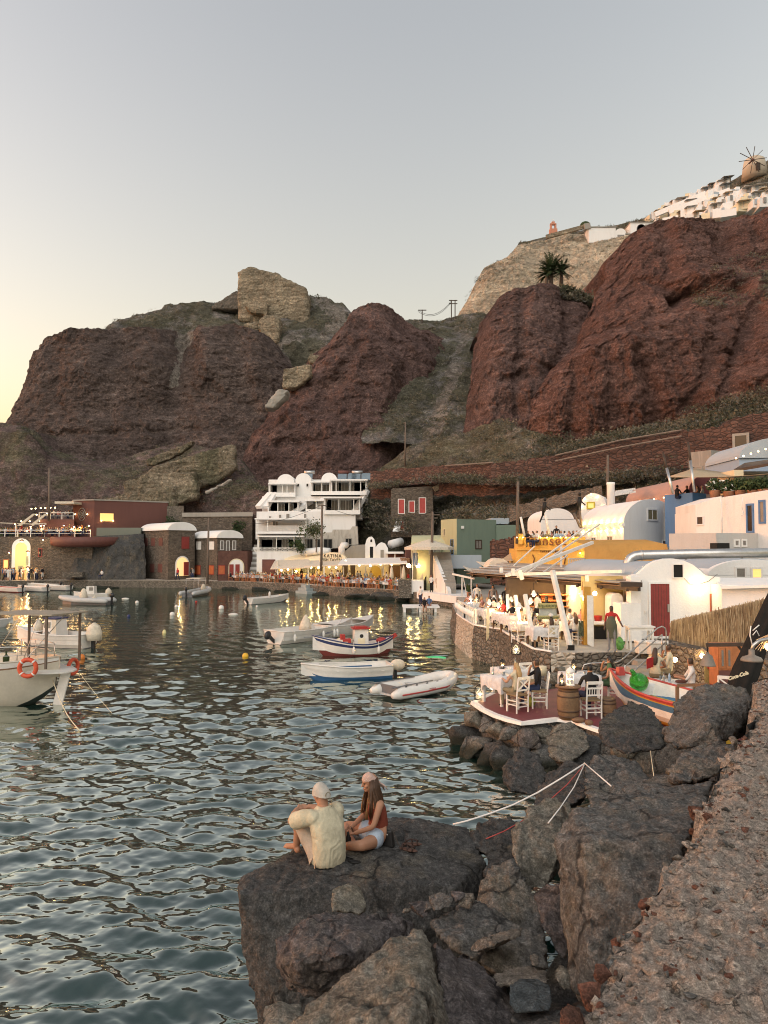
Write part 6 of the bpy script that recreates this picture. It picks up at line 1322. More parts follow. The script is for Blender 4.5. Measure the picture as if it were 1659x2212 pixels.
def plank_roof():
 t=thing('pergola_roof','weathered white plank roof over the tavern terrace on dark beams','roof',tuple(Vector((7,38,3.9))))
 A,B=P(1005,1243,46),P(1386,1263,30.6)
 A.z=B.z=4.02;C,D=G(1386,42.5),G(1085,56);C.z=D.z=4.35
 rg=random.Random(2);n=26
 m0,m1=MB(),MB()
 for k in range(n):
  s0,s1=k/n,(k+.9)/n;j=rg.uniform(-.02,.04)
  p=[A.lerp(D,s0),B.lerp(C,s0),B.lerp(C,s1),A.lerp(D,s1)]
  p[0]=p[0].lerp(p[1],rg.uniform(-.02,.04));p[3]=p[3].lerp(p[2],rg.uniform(-.02,.04))
  p=[v+Vector((0,0,j+(.05 if k%3==0 else 0)))for v in p]
  (m0 if k%3 else m1).add(p+[v-Vector((0,0,.035))for v in p],[(0,1,2,3),(7,6,5,4),(0,4,5,1),(1,5,6,2),(2,6,7,3),(3,7,4,0)])
 m0.build('planks',paint('worn_white_planks',(.50,.47,.42),.7,0,.35,2.5,.4),t,world=True);m1.build('grey_planks',paint('grey_weathered_wood',(.27,.245,.215),.8,0,.3,2,.4),t,world=True)
 m=MB();dn=Vector((0,0,-.075));q=[v+dn for v in(A.lerp(B,.01),B.lerp(A,.01),C,D)];m.add(q+[v-Vector((0,0,.03))for v in q],[(0,1,2,3),(7,6,5,4),(0,4,5,1),(1,5,6,2),(2,6,7,3),(3,7,4,0)]);m.build('added_dark_ceiling',M_WOOD,t,world=True)  # brown sheet added below the planks to darken the roof underside
 m=MB()
 for k in range(4):p=P(1006+k*16,1240-k*4,47+k);m.bar(p+Vector((0,0,.2)),p+Vector((2.0,.6,-.05+.08*(k%2))),.5,.03)
 m.build('tin_sheet',M_STEEL if False else M_WPAINT,t,world=True)
 m=MB();dz=Vector((0,0,-.16))
 m.bar(A+dz+Vector((.4,.3,0)),B+dz+Vector((0,.3,0)),.14,.2);m.bar(A.lerp(D,.4)+dz,B.lerp(C,.4)+dz,.14,.2)
 for k in range(9):q=A.lerp(B,(k+.5)/9);r=D.lerp(C,(k+.5)/9);m.bar(q+dz*1.5,q.lerp(r,.75)+dz*1.5,.10,.12)
 m.bar(P(1340,1262,30.4),P(1386,1263,30.4),.2,.18)
 m.build('beam',M_DKWOOD,t,world=True)
 t2=thing('roof_stays','long white timber stays and rails standing on the plank roof','timber frame',tuple(Vector((9,34,4.2))))
 for(x0,y0,d0,x1,y1,d1,w_)in((1100,1241,38,1345,1234,33,.14),(1094,1243,38,1280,1172,44,.16),(1118,1247,39,1262,1140,46,.08),(1128,1246,40,1296,1132,48,.08),(1160,1246,40,1226,1200,46,.07),(1110,1222,50,1155,1180,54,.07),(1108,1244,37,1108,1228,37,.16),(1128,1252,36,1122,1232,36,.18),(1083,1238,42,1083,1226,42,.18),(1212,1240,46,1212,1180,46,.12),(1268,1256,32,1268,1242,32,.12)):
  m=MB();m.bar(P(x0,y0,d0),P(x1,y1,d1),w_);m.build('stay',M_WWOOD,t2,world=True)
 for k,(x0,y0,x1,y1,d,w_)in enumerate(((1193,1232,1233,1404,29.2,.17),(1134,1284,1155,1398,30.2,.15),(1113,1286,1128,1384,32.6,.15),(1096,1284,1101,1366,36.2,.14),(1080,1286,1083,1350,39,.13))):
  p=thing('leaning_post',['tallest leaning white post, standing through the plank roof edge','second leaning white post beside the chair with crossed back','third leaning white post along the tavern terrace edge','fourth white post along the tavern terrace edge','farthest white post along the tavern terrace edge'][k],'post',tuple(P(x1,y1,d)))
  a,b=P(x1,y1,d),P(x0,y0,d+.8);a.z=max(a.z,ZU)
  m=MB();m.bar(a,b,w_);m.build('shaft',M_WWOOD,p,world=True,bevel=.02)
  m=MB();m.box(a.x,a.y,a.z+.09,w_+.06,w_+.06,.2);m.build('shoe',M_IRON,p,world=True)
 t3=thing('bar_shelves','dark bar front with warm lit wooden shelves at the back of the tavern','shelves',tuple(G(1200,38)))
 m=MB();m.vbox(1096,1262,1250,1362,40,40.5);m.build('dark_backdrop_panel',M_DKWOOD,t3,world=True)  # bar back stretched wide and high as an added dark backdrop
 for y in(1284,1297,1310):m=MB();m.vbox(1150,1262,y,y+2,39.3,40);m.build('shelf',M_ORWOOD,t3,world=True)
 for x0,x1,y0,y1 in((1170,1194,1282,1296),(1222,1248,1282,1296)):m=MB();m.vbox(x0,x1,y0,y1,39.8,39.98);m.build('lit_board',M_ORWOOD,t3,world=True)
 lamp(t3,pmat(t3).inverted()@P(1182,1278,38.8),70);lamp(t3,pmat(t3).inverted()@P(1235,1278,38.8),70)
 m=MB();m.vbox(1140,1264,1330,1385,36,36.6);m.build('bar_counter',M_DKWOOD,t3,world=True)
 s=thing('sign_board','hand-painted Greek tavern sign hanging under the plank roof','sign',tuple(P(1183,1320,29.9)))
 m=MB();m.vbox(1165,1202,1306,1335,29.9,29.94);m.build('board',paint('painted_sign',(.34,.36,.32),.7,0,.35,4,0),s,world=True)
 m=MB();m.vbox(1163,1204,1303,1314,29.84,29.9);m.vbox(1161,1207,1330,1338,29.84,29.9);m.build('name_plank',paint('yellowish_sign',(.42,.38,.16),.7,0,.2,4,0),s,world=True)
 M_SG=paint('dark_green_sign_lettering',(.03,.05,.025),.7)
 for st,x,y,sz in(('\u0394\u03b7\u03bc\u03b1\u03b9\u03c1\u03b7\u03c2',1183.5,1308.5,.17),('\u03c8\u03b1\u03c1\u03bf\u03c4\u03b1\u03b2\u03ad\u03c1\u03bd\u03b1',1184,1334,.12)):
  p=P(x,y,29.82);text(st,sz,M_SG,Matrix(((1,0,0,p.x),(0,0,-1,p.y),(0,1,0,p.z),(0,0,0,1))),s,'lettering',.004,space=1.08)
plank_roof()
# --- furniture
def make_chair(name,label,frame,seat,cross=True):
 t=thing(name,label,'chair')
 for sx in(-1,1):
  m=MB();m.bar((sx*.20,.19,0),(sx*.20,.19,.45),.04);m.build('leg',frame,t)
  m=MB();m.tube([(sx*.20,-.19,0),(sx*.20,-.20,.45),(sx*.20,-.27,.95)],.022,6,sm=False);m.build('leg',frame,t)
 m=MB();m.box(0,0,.455,.44,.42,.035);m.build('seat',seat,t,bevel=.008)
 m=MB()
 for z in(.16,.27):m.bar((-.2,.19,z),(.2,.19,z),.025);m.bar((-.2,-.19,z),(.2,-.19,z),.025);m.bar((-.2,-.19,z+.04),(-.2,.19,z+.04),.025);m.bar((.2,-.19,z+.04),(.2,.19,z+.04),.025)
 m.build('stretcher',frame,t)
 m=MB();y0,y1=-.212,-.266
 m.bar((-.2,y1,.92),(.2,y1,.92),.03,.075);m.bar((-.2,-.225,.60),(.2,-.225,.60),.025,.04)
 if cross:m.bar((-.18,-.228,.61),(.18,-.262,.89),.02,.035);m.bar((.18,-.230,.61),(-.18,-.264,.89),.02,.035)
 else:
  m.bar((-.2,-.25,.78),(.2,-.25,.78),.025,.04)
  for k in range(5):x=-.13+.065*k;m.bar((x,-.228,.61),(x,-.248,.78),.018)
 m.build('backrest',frame,t)
 return t
CH_W=make_chair('taverna_chair','white cross-back chair turned to the camera at the waterside table',M_WWOOD,paint('rush_seat',(.22,.15,.075),.9,0,.3,8,.5))
CH_S=make_chair('taverna_chair','white spindle-back chair with its back to the camera by the big barrel',M_WWOOD,paint('rush_seat',(.22,.15,.075)),False)
def far_chair(frame,label):
 t=thing('wooden_chair',label,'chair');m=MB()
 for sx in(-.2,.2):m.bar((sx,.19,0),(sx,.19,.45),.05);m.bar((sx,-.2,0),(sx,-.26,.92),.05)
 for z in(.2,.32):m.bar((-.2,.19,z),(.2,.19,z),.03);m.bar((-.2,-.2,z),(.2,-.2,z),.03)
 m.build('frame',frame,t)
 m=MB();m.box(0,0,.46,.44,.42,.04);m.build('seat',frame,t)
 m=MB();m.bar((-.2,-.25,.88),(.2,-.25,.88),.03,.09);m.bar((-.2,-.235,.72),(.2,-.235,.72),.03,.07);m.build('backrest',frame,t)
 return t
def table(label,loc,rz=0,sx=.85,sy=.85,h=.75,drop=.30,legm=None,group=None,seed=0):
 t=thing('dining_table',label,'table',loc,rz,group);legm=legm or M_WWOOD
 for x in(-1,1):
  for y in(-1,1):m=MB();m.bar((x*(sx/2-.06),y*(sy/2-.06),0),(x*(sx/2-.06),y*(sy/2-.06),h-.03),.065);m.build('leg',legm,t)
 m=MB();m.box(0,0,h-.02,sx,sy,.03);m.build('tabletop',legm,t)
 n=44;rg=np.random.default_rng(seed);per=[]
 for k in range(n):
  a=k/n*4;s=int(a);f=a-s
  per.append(((-.5+f,-.5),(.5,-.5+f),(.5-f,.5),(-.5,.5-f))[s])
 rows=[[(0,0,h+.012)]*n,[(x*(sx+.02),y*(sy+.02),h+.010)for x,y in per]]
 for q in(.3,.65,1.0):
  row=[]
  for k,(x,y)in enumerate(per):
   r=1+.05*q*math.sin(k*1.45+seed);cn=(abs(x)+abs(y));dd=drop*q*(1+(.35 if cn>.85 else 0))
   row.append((x*(sx+.04)*r,y*(sy+.04)*r,h-dd+.02*rg.standard_normal()))
  rows.append(row)
 rows=[r+[r[0]]for r in rows]
 m=MB();m.grid(rows,0,True);c=m.build('tablecloth',M_CLOTH,t)
 return t
M_GLASS=None
def glass_mat():
 q=N('clear_glass');q.p.inputs['Transmission Weight'].default_value=.9;q.p.inputs['IOR'].default_value=1.3
 return q.fin((.8,.85,.85),None,.08)
M_GLASS=glass_mat()
M_GREENGL=N('green_bottle_glass');M_GREENGL.p.inputs['Transmission Weight'].default_value=.75;M_GREENGL=M_GREENGL.fin((.06,.42,.05),None,.06)
def set_on_table(t,seed,n=3,label=None,group=None):
 """Glasses and bottles standing on a table: things of their own."""
 rg=random.Random(seed);h=.766
 for k in range(n):
  x,y=rg.uniform(-.28,.28),rg.uniform(-.28,.28);p=pmat(t)@Vector((x,y,h));m=MB()
  if k==0:m.lathe([(.035,0),(.036,.14),(.014,.19),(.013,.24),(.015,.25)],10);nm,lb,ct='bottle','small bottle standing on a white tavern tablecloth','bottle'
  elif k==1:m.lathe([(.11,0),(.12,.015),(.06,.008)],14);nm,lb,ct='plate','white plate on a white tavern tablecloth','plate'
  else:m.lathe([(.03,0),(.036,.10),(.034,.10),(.028,.01)],10);nm,lb,ct='glass','drinking glass on a white tavern tablecloth','glass'
  o=m.build(nm,M_GREENGL if nm=='bottle' and k%2 else(M_WPAINT if nm=='plate' else M_GLASS));o.location=p;tag(o,lb,ct,nm+'s on the tavern tables')
def lantern(label,loc,w_,h,mat,power=12,dome=False,group=None):
 t=thing('lantern',label,'lantern',loc,.3,group);n=6 if dome else 4
 m=MB();m.lathe([(w_*.55,0),(w_*.55,h*.06),(w_*.45,h*.08)],n,sm=False);m.build('base',mat,t)
 m=MB()
 for k in range(n):a=2*math.pi*k/n;c=(w_*.44*math.cos(a),w_*.44*math.sin(a));m.bar((*c,h*.07),(*c,h*.66),.012)
 for z in(.30,.64):m.lathe([(w_*.45,h*z),(w_*.46,h*(z+.02))],n,sm=False)
 m.build('frame',mat,t)
 m=MB();m.lathe([(w_*.55,h*.66),(w_*.50,h*.72),(w_*.34,h*.84),(w_*.12,h*.90),(w_*.12,h*.94),(w_*.03,h*.96)],n if not dome else 10,sm=dome)
 m.tube([(math.cos(a)*w_*.16,0,h*.97+math.sin(a)*w_*.16)for a in np.linspace(0,2*math.pi,13)],.006,5,caps=False);m.build('lantern_top',mat,t)
 m=MB();m.lathe([(w_*.13,h*.08),(w_*.13,h*.26)],8);m.build('candle',M_WPAINT,t)
 m=MB();m.lathe([(.004,h*.27),(w_*.07,h*.31),(.003,h*.42)],8);m.build('flame',E_WARM2,t)
 if power:lamp(t,(0,0,h*.36),power,(1,.6,.22),.03)
 return t
def lower_furniture():
 wf=lambda x,y,z=ZL:W(x,y,z)
 CH_W.location=wf(1118,1537);CH_W.rotation_euler=(0,0,R(32))
 c=dup(CH_W,wf(1165,1528),R(82),'white cross-back chair seen from the side under the man in black')
 CH_S.location=wf(1277,1549);CH_S.rotation_euler=(0,0,R(8))
 dup(CH_W,wf(1330,1510),R(70),'white chair under the dark-haired woman near the painted boat')
 dup(CH_W,wf(1146,1505),R(-160),'white chair half hidden behind the farther waterside table')
 ta=table('white-clothed table at the water edge with two tall white legs',wf(1087,1518),R(28),.85,.95,seed=1);set_on_table(ta,1)
 tb=table('white-clothed table with a glowing lantern at the far edge of the red floor',wf(1106,1498),R(20),1.0,.8,seed=2);set_on_table(tb,2)
 tc=table('white-clothed table in front of the couple in black beside the barrel',wf(1252,1512),R(10),.9,.9,seed=3);set_on_table(tc,3)
 def barrel(label,p,r,h,top=False):
  t=thing('barrel',label,'barrel',p)
  m=MB();m.lathe([(r*.82,0),(r*.92,h*.18),(r,h*.5),(r*.92,h*.82),(r*.82,h),(r*.78,h),(r*.78,h-.02)],24);b=m.build('staves',paint('barrel_oak',(.17,.105,.055),.65,0,.45,3,.3),t)
  for z in(.10,.27,.73,.90):rr=r*(.82+.18*math.sin(math.pi*z))+.004;m=MB();m.lathe([(rr,h*z-.02),(rr+.004,h*z),(rr,h*z+.02)],24);m.build('hoop',paint('rusty_hoop',(.10,.065,.045),.6,.5),t)
  if top:m=MB();m.lathe([(r*1.12,h),(r*1.12,h+.04)],24);m.build('lid',M_WOOD,t)
 pb=wf(1228,1552);barrel('big upright wooden barrel carrying the white lantern',pb,.29,.80,True)
 barrel('smaller wooden barrel half hidden by the black rock',wf(1314,1549),.21,.50)
 lantern('white openwork lantern with domed top on the big barrel',pb+Vector((.05,-.02,.845)),.22,.50,M_WPAINT,12,True)
 lantern('small black storm lantern beside the white lantern on the barrel',pb+Vector((-.17,-.04,.845)),.15,.32,M_IRON,14)
 lantern('tall dark lantern on the table of the couple in black',pmat(tc)@Vector((-.12,.1,.766)),.17,.42,M_IRON,16)
 lantern('round copper lantern glowing on the farther waterside table',pmat(tb)@Vector((-.32,.0,.766)),.19,.30,M_IRON,22)
 def hoop_lantern(label,p,hang=None):
  t=thing('lantern',label,'lantern',p)
  m=MB();m.tube([(-.15,0,.02),(-.15,0,.26)]+[(-.15*math.cos(a),0,.26+.16*math.sin(a))for a in np.linspace(.2,math.pi-.2,9)]+[(.15,0,.26),(.15,0,.02)],.012,6);m.lathe([(.17,0),(.17,.02)],14);m.build('hoop_frame',M_IRON,t)
  m=MB();m.lathe([(.10,.03),(.12,.10),(.11,.20),(.05,.29),(.03,.31)],14);m.build('glass',M_GLASS,t)
  m=MB();m.ell((0,0,.14),(.02,.02,.035));m.build('flame',E_WARM2,t);lamp(t,(0,0,.15),8,(1,.65,.3),.03)
  if hang:m=MB();m.tube([(0,0,.42),(0,.1,.6),(0,1.2,.62)],.012,5);m.build('hook',M_IRON,t)
 hoop_lantern('hoop-framed glass lantern standing on the left tip of the red floor',wf(1037,1511))
 hoop_lantern('hoop-framed glass lantern hanging in front of the rubble wall',P(1115,1413,26.0),True)
 m=MB();p=wf(1190,1470,1.0);m.lathe([(.2,0),(.2,.3),(.18,.32)],14,(p.x,p.y+1.6,.92));tag(m.build('tub',M_CREAM),'cream plaster tub standing among the boulders behind the red floor','tub')
 for k in range(2):m=MB();q=wf(1240+k*22,1553+k*5);m.ell((0,0,.07),(.17-.06*k,.09,.07));o=m.build('driftwood',M_WOOD);o.location=q-Vector((0,.45,0));tag(o,['long piece of driftwood lying at the barrel foot','round brown float lying at the barrel foot'][k],'driftwood')
 m=MB();m.ell((0,0,.12),(.15,.12,.14),8,6);o=m.build('bag',paint('yellow_green_bag',(.25,.26,.03),.7));o.location=wf(1146,1526);tag(o,'yellow-green bag on the red floor under the man in black','bag')
 t=thing('handrail','bent steel double handrail of the steps up to the tavern terrace','handrail',tuple(P(1322,1470,24)))
 for pts,nm in(([(1256,1452,24.4),(1262,1436,24.4),(1275,1433,24.4),(1332,1431,24.6),(1345,1424,24.8),(1420,1357,27.2),(1430,1353,27.4),(1437,1357,27.5),(1439,1366,27.5),(1439,1412,27.5)],'top_rail'),([(1322,1470,24.4),(1322,1433,24.4)],'post'),([(1322,1453,24.4),(1336,1452,24.6),(1430,1371,27.4)],'lower_rail'),([(1348,1470,24.6),(1440,1385,27.4)],'lower_rail'),([(1430,1371,27.4),(1430,1412,27.4)],'post')):
  m=MB();m.tube([P(*q)for q in pts],.024,8);m.build(nm,M_STEEL,t,world=True)
 t=thing('steps','stone steps rising from the red terrace to the tavern terrace','steps',tuple(P(1370,1460,26)))
 for k in range(4):m=MB();m.box(P(1375+k*14,1450,24.8+k*.6).x,24.9+k*.6,1.0+k*.13,1.4,.62,.5);m.build('step',M_CONC,t,world=True)
 t=thing('serving_table','white painted serving table beside the waiter','table',tuple(W(1382,1403,ZU)))
 for x in(-.42,.42):
  for y in(-.22,.22):m=MB();m.bar((x,y,0),(x,y,.84),.075);m.build('leg',M_WWOOD,t)
 m=MB();m.box(0,0,.87,1.02,.58,.05);m.box(0,0,.79,.92,.5,.10);m.build('tabletop',M_WWOOD,t)
 for k,(x,y,dz)in enumerate(((1399,1411,0),(1425,1414,0))):
  t=thing('cool_box',['white polystyrene cool box next to the serving table','white polystyrene cool box in front of the other one'][k],'cool box',tuple(W(x,y,ZU)),.05)
  m=MB();m.box(0,0,.19,.80,.42,.38,taper=1.05);m.build('tub',paint('polystyrene',(.66,.63,.57),.8,0,.2,5,.3),t,bevel=.02);m=MB();m.box(0,0,.42,.86,.46,.08);m.build('lid',paint('polystyrene',(.66,.63,.57)),t,bevel=.02)
 m=MB();rg=random.Random(3);m.ell((0,0,.24),(.17,.15,.26),16,12);m.v=[(x*(1+.22*math.sin(z*31+x*40)),y,z)for x,y,z in m.v];o=m.build('bag',paint('green_plastic',(.10,.30,.07),.35,0,.6,9,.6));o.location=W(1339,1404,ZU);tag(o,'green plastic sack behind the waiter','bag')
 t=thing('railing','white post railing hung with floats at the seaward end of the tavern terrace','railing',tuple(W(1000,1340,ZU)))
 pts=[W(x,y,ZU)for x,y in((986,1326),(1000,1337),(1024,1351))]
 m=MB()
 for a,b in zip(pts[:-1],pts[1:]):
  for k in range(7):p=a.lerp(b,k/6)+Vector((.1,.1,0));m.bar(p,p+Vector((0,0,.8)),.07)
  m.bar(a+Vector((.1,.1,.78)),b+Vector((.1,.1,.78)),.05)
 m.build('post',M_WWOOD,t,world=True)
 for a,b in zip(pts[:-1],pts[1:]):
  for k in range(9):p=a.lerp(b,(k+.5)/9)+Vector((-.05,-.05,.52));m=MB();m.ell(p,(.09,.09,.17),8,6);m.build('float',M_WPAINT,t,world=True)
lower_furniture()
def upper_furniture():
 spots=[(1024,1342,43,10),(1057,1354,39,15),(1092,1362,36.5,20),(1110,1372,34.8,20),(1133,1388,32,22),(1170,1401,30.3,8),(1126,1352,40,10),(1200,1380,34,0),(1240,1392,32,0)]
 lab=['white-clothed table at the seaward tip of the tavern terrace','white-clothed table with four thick white legs near the terrace tip','white-clothed table by the farthest white post','white-clothed table between the fourth and third white posts','white-clothed table behind the second leaning post','white-clothed table of the woman in a white cap','inner white-clothed table in the middle of the tavern terrace','inner white-clothed table before the bar counter','white-clothed table near the yellow post with patterned throw']
 for k,(x,y,d,r)in enumerate(spots):
  p=P(x,y,d);p.z=ZU;t=table(lab[k],tuple(p),R(r),.95,.95,legm=M_WWOOD if k in(0,1)else M_WOOD,seed=10+k,drop=.34);set_on_table(t,20+k)
 c1=dup(CH_W,W(1191,1405,ZU),R(12),'white cross-back chair under the woman in a white cap')
 for k,(x,y,d,r,lb)in enumerate(((1120,1396,31.4,-60,'white chair by the second leaning post, turned from the camera'),(1066,1356,38,-90,'white chair at the table with thick white legs'),(1252,1395,31,20,'white chair hung with a patterned throw near the yellow post'),(1146,1380,34,120,'white chair at the table behind the second leaning post'),(1036,1350,40.5,200,'white chair near the tip of the tavern terrace'))):
  p=P(x,y,d);p.z=ZU;dup(CH_W,p,R(r),lb)
 m=MB();g=[]
 for i in range(9):
  row=[]
  for j in range(13):u=j/12;row.append((-.26+.52*u+.02*math.sin(i+j),-.30-.04*math.sin(j*1.7)-.02*i*.3,.96-.62*i/8))
  g.append(row)
 m.grid(g);o=m.build('throw',paint('patterned_throw',(.09,.10,.06),.9,0,.9,14,0));p=P(1252,1395,31);o.location=(p.x,p.y,ZU);o.rotation_euler=(0,0,R(20));tag(o,'dark patterned throw hanging over a chair back by the yellow post','throw')
 HB=[(.03,.20),(.05,.18),(.10,.06),(.15,.02),(.155,0)]
 for k,(x,y,d,p)in enumerate(((1017,1294,43,60),(1057,1303,38,60),(1077,1310,36.5,70),(1121.5,1312,31.8,110),(1067,1294,41,0),(1153,1285,34,90),(1146,1301,32.5,60),(1258,1286,30.8,60),(1104,1297,39,60))):
  lantern_bulb('hanging_lamp',['glowing pendant lamp above the tip of the tavern terrace','square lit lantern lamp above the thick-legged table','glowing pendant lamp by the farthest white post','brightest pendant lamp between the second and third leaning posts','small pendant lamp deep in the tavern terrace','bare pendant lamp near the lit shelves','pale bell-shaped pendant lamp by the second leaning post','pendant lamp left of the yellow post','small pendant lamp behind the fourth white post'][k],'lamp',P(x,y,d),.07 if k!=4 else .05,p*.7,E_WARM2,None,(1,.66,.28),HB,M_WHITE,.55)
 t=thing('bamboo_canes','bundle of pale bamboo canes hanging against the sea wall','canes',tuple(P(1053,1385,36)))
 for k in range(4):m=MB();m.tube([P(1051+k*1.6,1384-k*2,35.6),P(1052+k*1.4,1312,35.8)],.018,5);m.build('cane',M_CREAM,t,world=True)
 rg=np.random.default_rng(8);A,B=P(1453,1343,26.2),P(1680,1290,21.0);C,D=P(1450,1408,26.2),P(1680,1376,21.0)
 vs,fs,mi=[],[],[]
 n=3600
 for k in range(n):
  u=rg.random();L=rg.random();top=A.lerp(B,u);bot=C.lerp(D,u);out=Vector((-.25,-.97,0))*(rg.random()*.16)
  z1=rg.uniform(0,.5)if L<.6 else 0;p=bot.lerp(top,z1*.9)+Vector((0,0,rg.normal(-.05,.07)));q=bot.lerp(top,min(1,z1+rg.uniform(.45,.8))if L<.6 else 1.0)+Vector((rg.normal(0,.05),0,rg.normal(0,.035)))
  p+=out+Vector((rg.normal(0,.03),0,0));q+=out*.5;w_=rg.uniform(.006,.016);s=Vector((w_,0,0));b=(p+q)/2+Vector((rg.normal(0,.02),-.02,0))
  o=len(vs);vs+=[p-s,p+s,b-s,b+s,q-s*.6,q+s*.6];fs+=[(o,o+1,o+3,o+2),(o+2,o+3,o+5,o+4)];j=int(rg.integers(0,3));mi+=[j,j]
 reeds=[paint('reed_%s'%n_,c,.9,0,.3,4,0,False,.15)for n_,c in(('straw',(.52,.40,.25)),('tan',(.42,.31,.18)),('brown',(.28,.195,.115)))]
 t=thing('reed_fence','shaggy straw reed fence sloping up to the right','fence',tuple(C))
 o=npobj('reeds',[tuple(pmat(t).inverted()@Vector(v))for v in vs],fs,reeds,False,t,mi)
 m=MB();bk=Vector((0,.12,0));m.add([C+bk,D+bk,B+bk,A+bk]+[v+bk+Vector((0,.05,0))for v in(C,D,B,A)],[(0,1,2,3),(7,6,5,4),(3,2,6,7)]);m.build('backing',reeds[2],t,world=True)
 m=MB();m.tube([C.lerp(A,.45)+Vector((0,-.2,0)),(C.lerp(A,.45)+D.lerp(B,.5))/2+Vector((0,-.25,-.08)),D.lerp(B,.5)+Vector((0,-.2,0))],.012,5);m.build('tie_rope',M_CREAM,t,world=True)
upper_furniture()
def boat_corner():
 for k,(x,y,d)in enumerate(((1415,1423,23.4),(1458,1425,23),(1517,1417,22.4))):
  t=lantern_bulb('straw_lamp',['straw-shaded lamp above the woman with bare back','bare bright lamp on the rubble wall behind the table','straw-shaded lamp right of the woman in the white top'][k],'lamp',P(x,y,d),.075,100,E_WARM2,None,(1,.68,.30))
  if k!=1:
   m=MB();rg=random.Random(k)
   for j in range(70):a=rg.random()*6.3;r=rg.uniform(.14,.24);m.bar((0,0,.22),(r*math.cos(a),r*math.sin(a),rg.uniform(-.05,.12)),.008)
   m.build('straw_shade',paint('reed_straw',(.36,.27,.16)),t)
 t=thing('bell_lamp','unlit grey bell-shaped hanging lampshade above the far table','lamp',tuple(P(1529,1438,19)))
 m=MB();m.lathe([(.19,0),(.18,.02),(.15,.12),(.11,.24),(.05,.28),(.03,.33)],20);m.build('lamp_shade',paint('grey_metal_shade',(.20,.18,.155),.6,.2),t);m=MB();m.tube([(0,0,.33),(0,0,.55)],.012,5);m.build('cord',M_IRON,t)
 t=thing('cabinet','orange wooden cabinet with two glazed doors below the dark beam','cabinet',tuple(P(1580,1482,19.6)))
 a=P(1553,1482,19.6);w_=(1581-1553)*19.6/F
 m=MB();m.box(a.x+.35,19.9,a.z+.5,.70,.55,1.0+.06,0);m.build('carcass',M_ORWOOD,t,world=True)
 for k in range(2):
  x=a.x+.02+k*.17;m=MB();m.box(x+.08,19.605,a.z+.70,.155,.03,.52);o=m.build('door',M_ORWOOD,t,world=True);m=MB();m.box(x+.08,19.586,a.z+.70,.05,.012,.40);m.build('pane',M_DUSKG,o,world=True)
 m=MB();m.box(a.x+.17,19.60,a.z+.2,.32,.03,.38);m.build('lower_panel',M_DKRED,t,world=True)
 m=MB();m.bar(P(1525,1393,18.9),P(1620,1392,18.6),.12,.08);m.bar(P(1595,1396,18.7),P(1607,1412,18.7),.05);tag(m.build('beam',M_DKWOOD),'dark timber beam with bracket above the cabinet','beam')
 t=thing('mural_panel','leaning painted panel with a red figure on yellow and blue','panel',tuple(P(1540,1480,20.4)))
 m=MB();m.vbox(1524,1553,1418,1480,20.4,20.46);m.build('board',paint('yellow_mural',(.42,.33,.12),.8,0,.5,3,0),t,world=True)
 m=MB();c=P(1539,1450,20.37)
 m.tube([c+Vector((-.02,0,-.35)),c+Vector((0,0,-.05)),c+Vector((.02,0,.28))],[.06,.05,.05],8);m.tube([c+Vector((-.02,0,.02)),c+Vector((-.10,0,.08)),c+Vector((-.14,0,.22))],.025,6);m.tube([c+Vector((.02,0,.02)),c+Vector((.11,0,.06)),c+Vector((.13,0,.20))],.025,6);m.build('painted_figure',M_REDSH,t,world=True)
 dup(CH_W,Vector((P(1572,1484,18.8).x,18.8,1.50)),R(-25),'white chair standing in front of the orange cabinet');
 p=P(1432,1474,21);t=table('white-clothed table between the painted boat and the rubble wall',(p.x,p.y,ZL),R(-10),1.3,.9,seed=44);set_on_table(t,50)
 m=MB();q=pmat(t)@Vector((.15,-.1,.77));m.lathe([(.035,0),(.036,.16),(.015,.2),(.015,.22)],10);o=m.build('bottle',paint('blue_clear_bottle',(.30,.42,.55),.15));o.location=q;tag(o,'water bottle with blue label on the table behind the boat','bottle')
 m=MB();m.ell((0,0,.04),(.16,.10,.05));m.ell((.1,.02,.06),(.08,.07,.06));o=m.build('bag',M_MAROON);o.location=pmat(t)@Vector((.42,-.25,.77));tag(o,'dark maroon cloth bag lying on the table behind the boat','bag')
 t=thing('bench','brown wooden bench end in front of the table behind the big boulder','bench',tuple(P(1492,1490,18.5)))
 m=MB();m.bar(P(1462,1481,18.6),P(1530,1478,18.3),.10,.06);m.build('backrest',M_WOOD,t,world=True);m=MB();m.bar(P(1463,1484,18.6),P(1463,1520,18.6),.07);m.build('leg',M_WOOD,t,world=True)
 bow,st=P(1334,1478,21.4),P(1570,1520,17.4);L=(st-bow);ang=math.atan2(bow.y-st.y,bow.x-st.x)
 t=thing('painted_boat','white wooden boat with blue, red and yellow stripes set on the terrace','boat',(st.x,st.y,1.12),ang)
 hull_boat(t,4.2,1.55,.78,[(0,.24,paint('yellow_hull_paint',(.55,.33,.045),.45)),(.24,.52,M_WWOOD),(.52,.56,paint('yellow_hull_paint',(.55,.33,.045))),(.56,.88,paint('blue_hull_paint',(.075,.19,.32),.45)),(.88,.92,paint('yellow_hull_paint',(.55,.33,.045))),(.92,1.01,M_REDSH)],sheer=.28,inner=M_WWOOD)
 m=MB();m.box(4.05,0,1.02,.18,.2,.22,taper=.8);m.build('stem_cap',M_REDSH,t)
 p=P(1380,1473,20.3);t=thing('demijohn','big round green glass demijohn lying on the painted boat','bottle',p);t.rotation_euler=(R(20),R(-35),0)
 m=MB();m.lathe([(.02,-.22),(.16,-.20),(.24,-.08),(.245,.04),(.18,.17),(.07,.27),(.045,.40),(.05,.42)],20);m.build('glass_body',M_GREENGL,t)
 a,b=P(1592,1500,15.6),P(1690,1250,16.2)
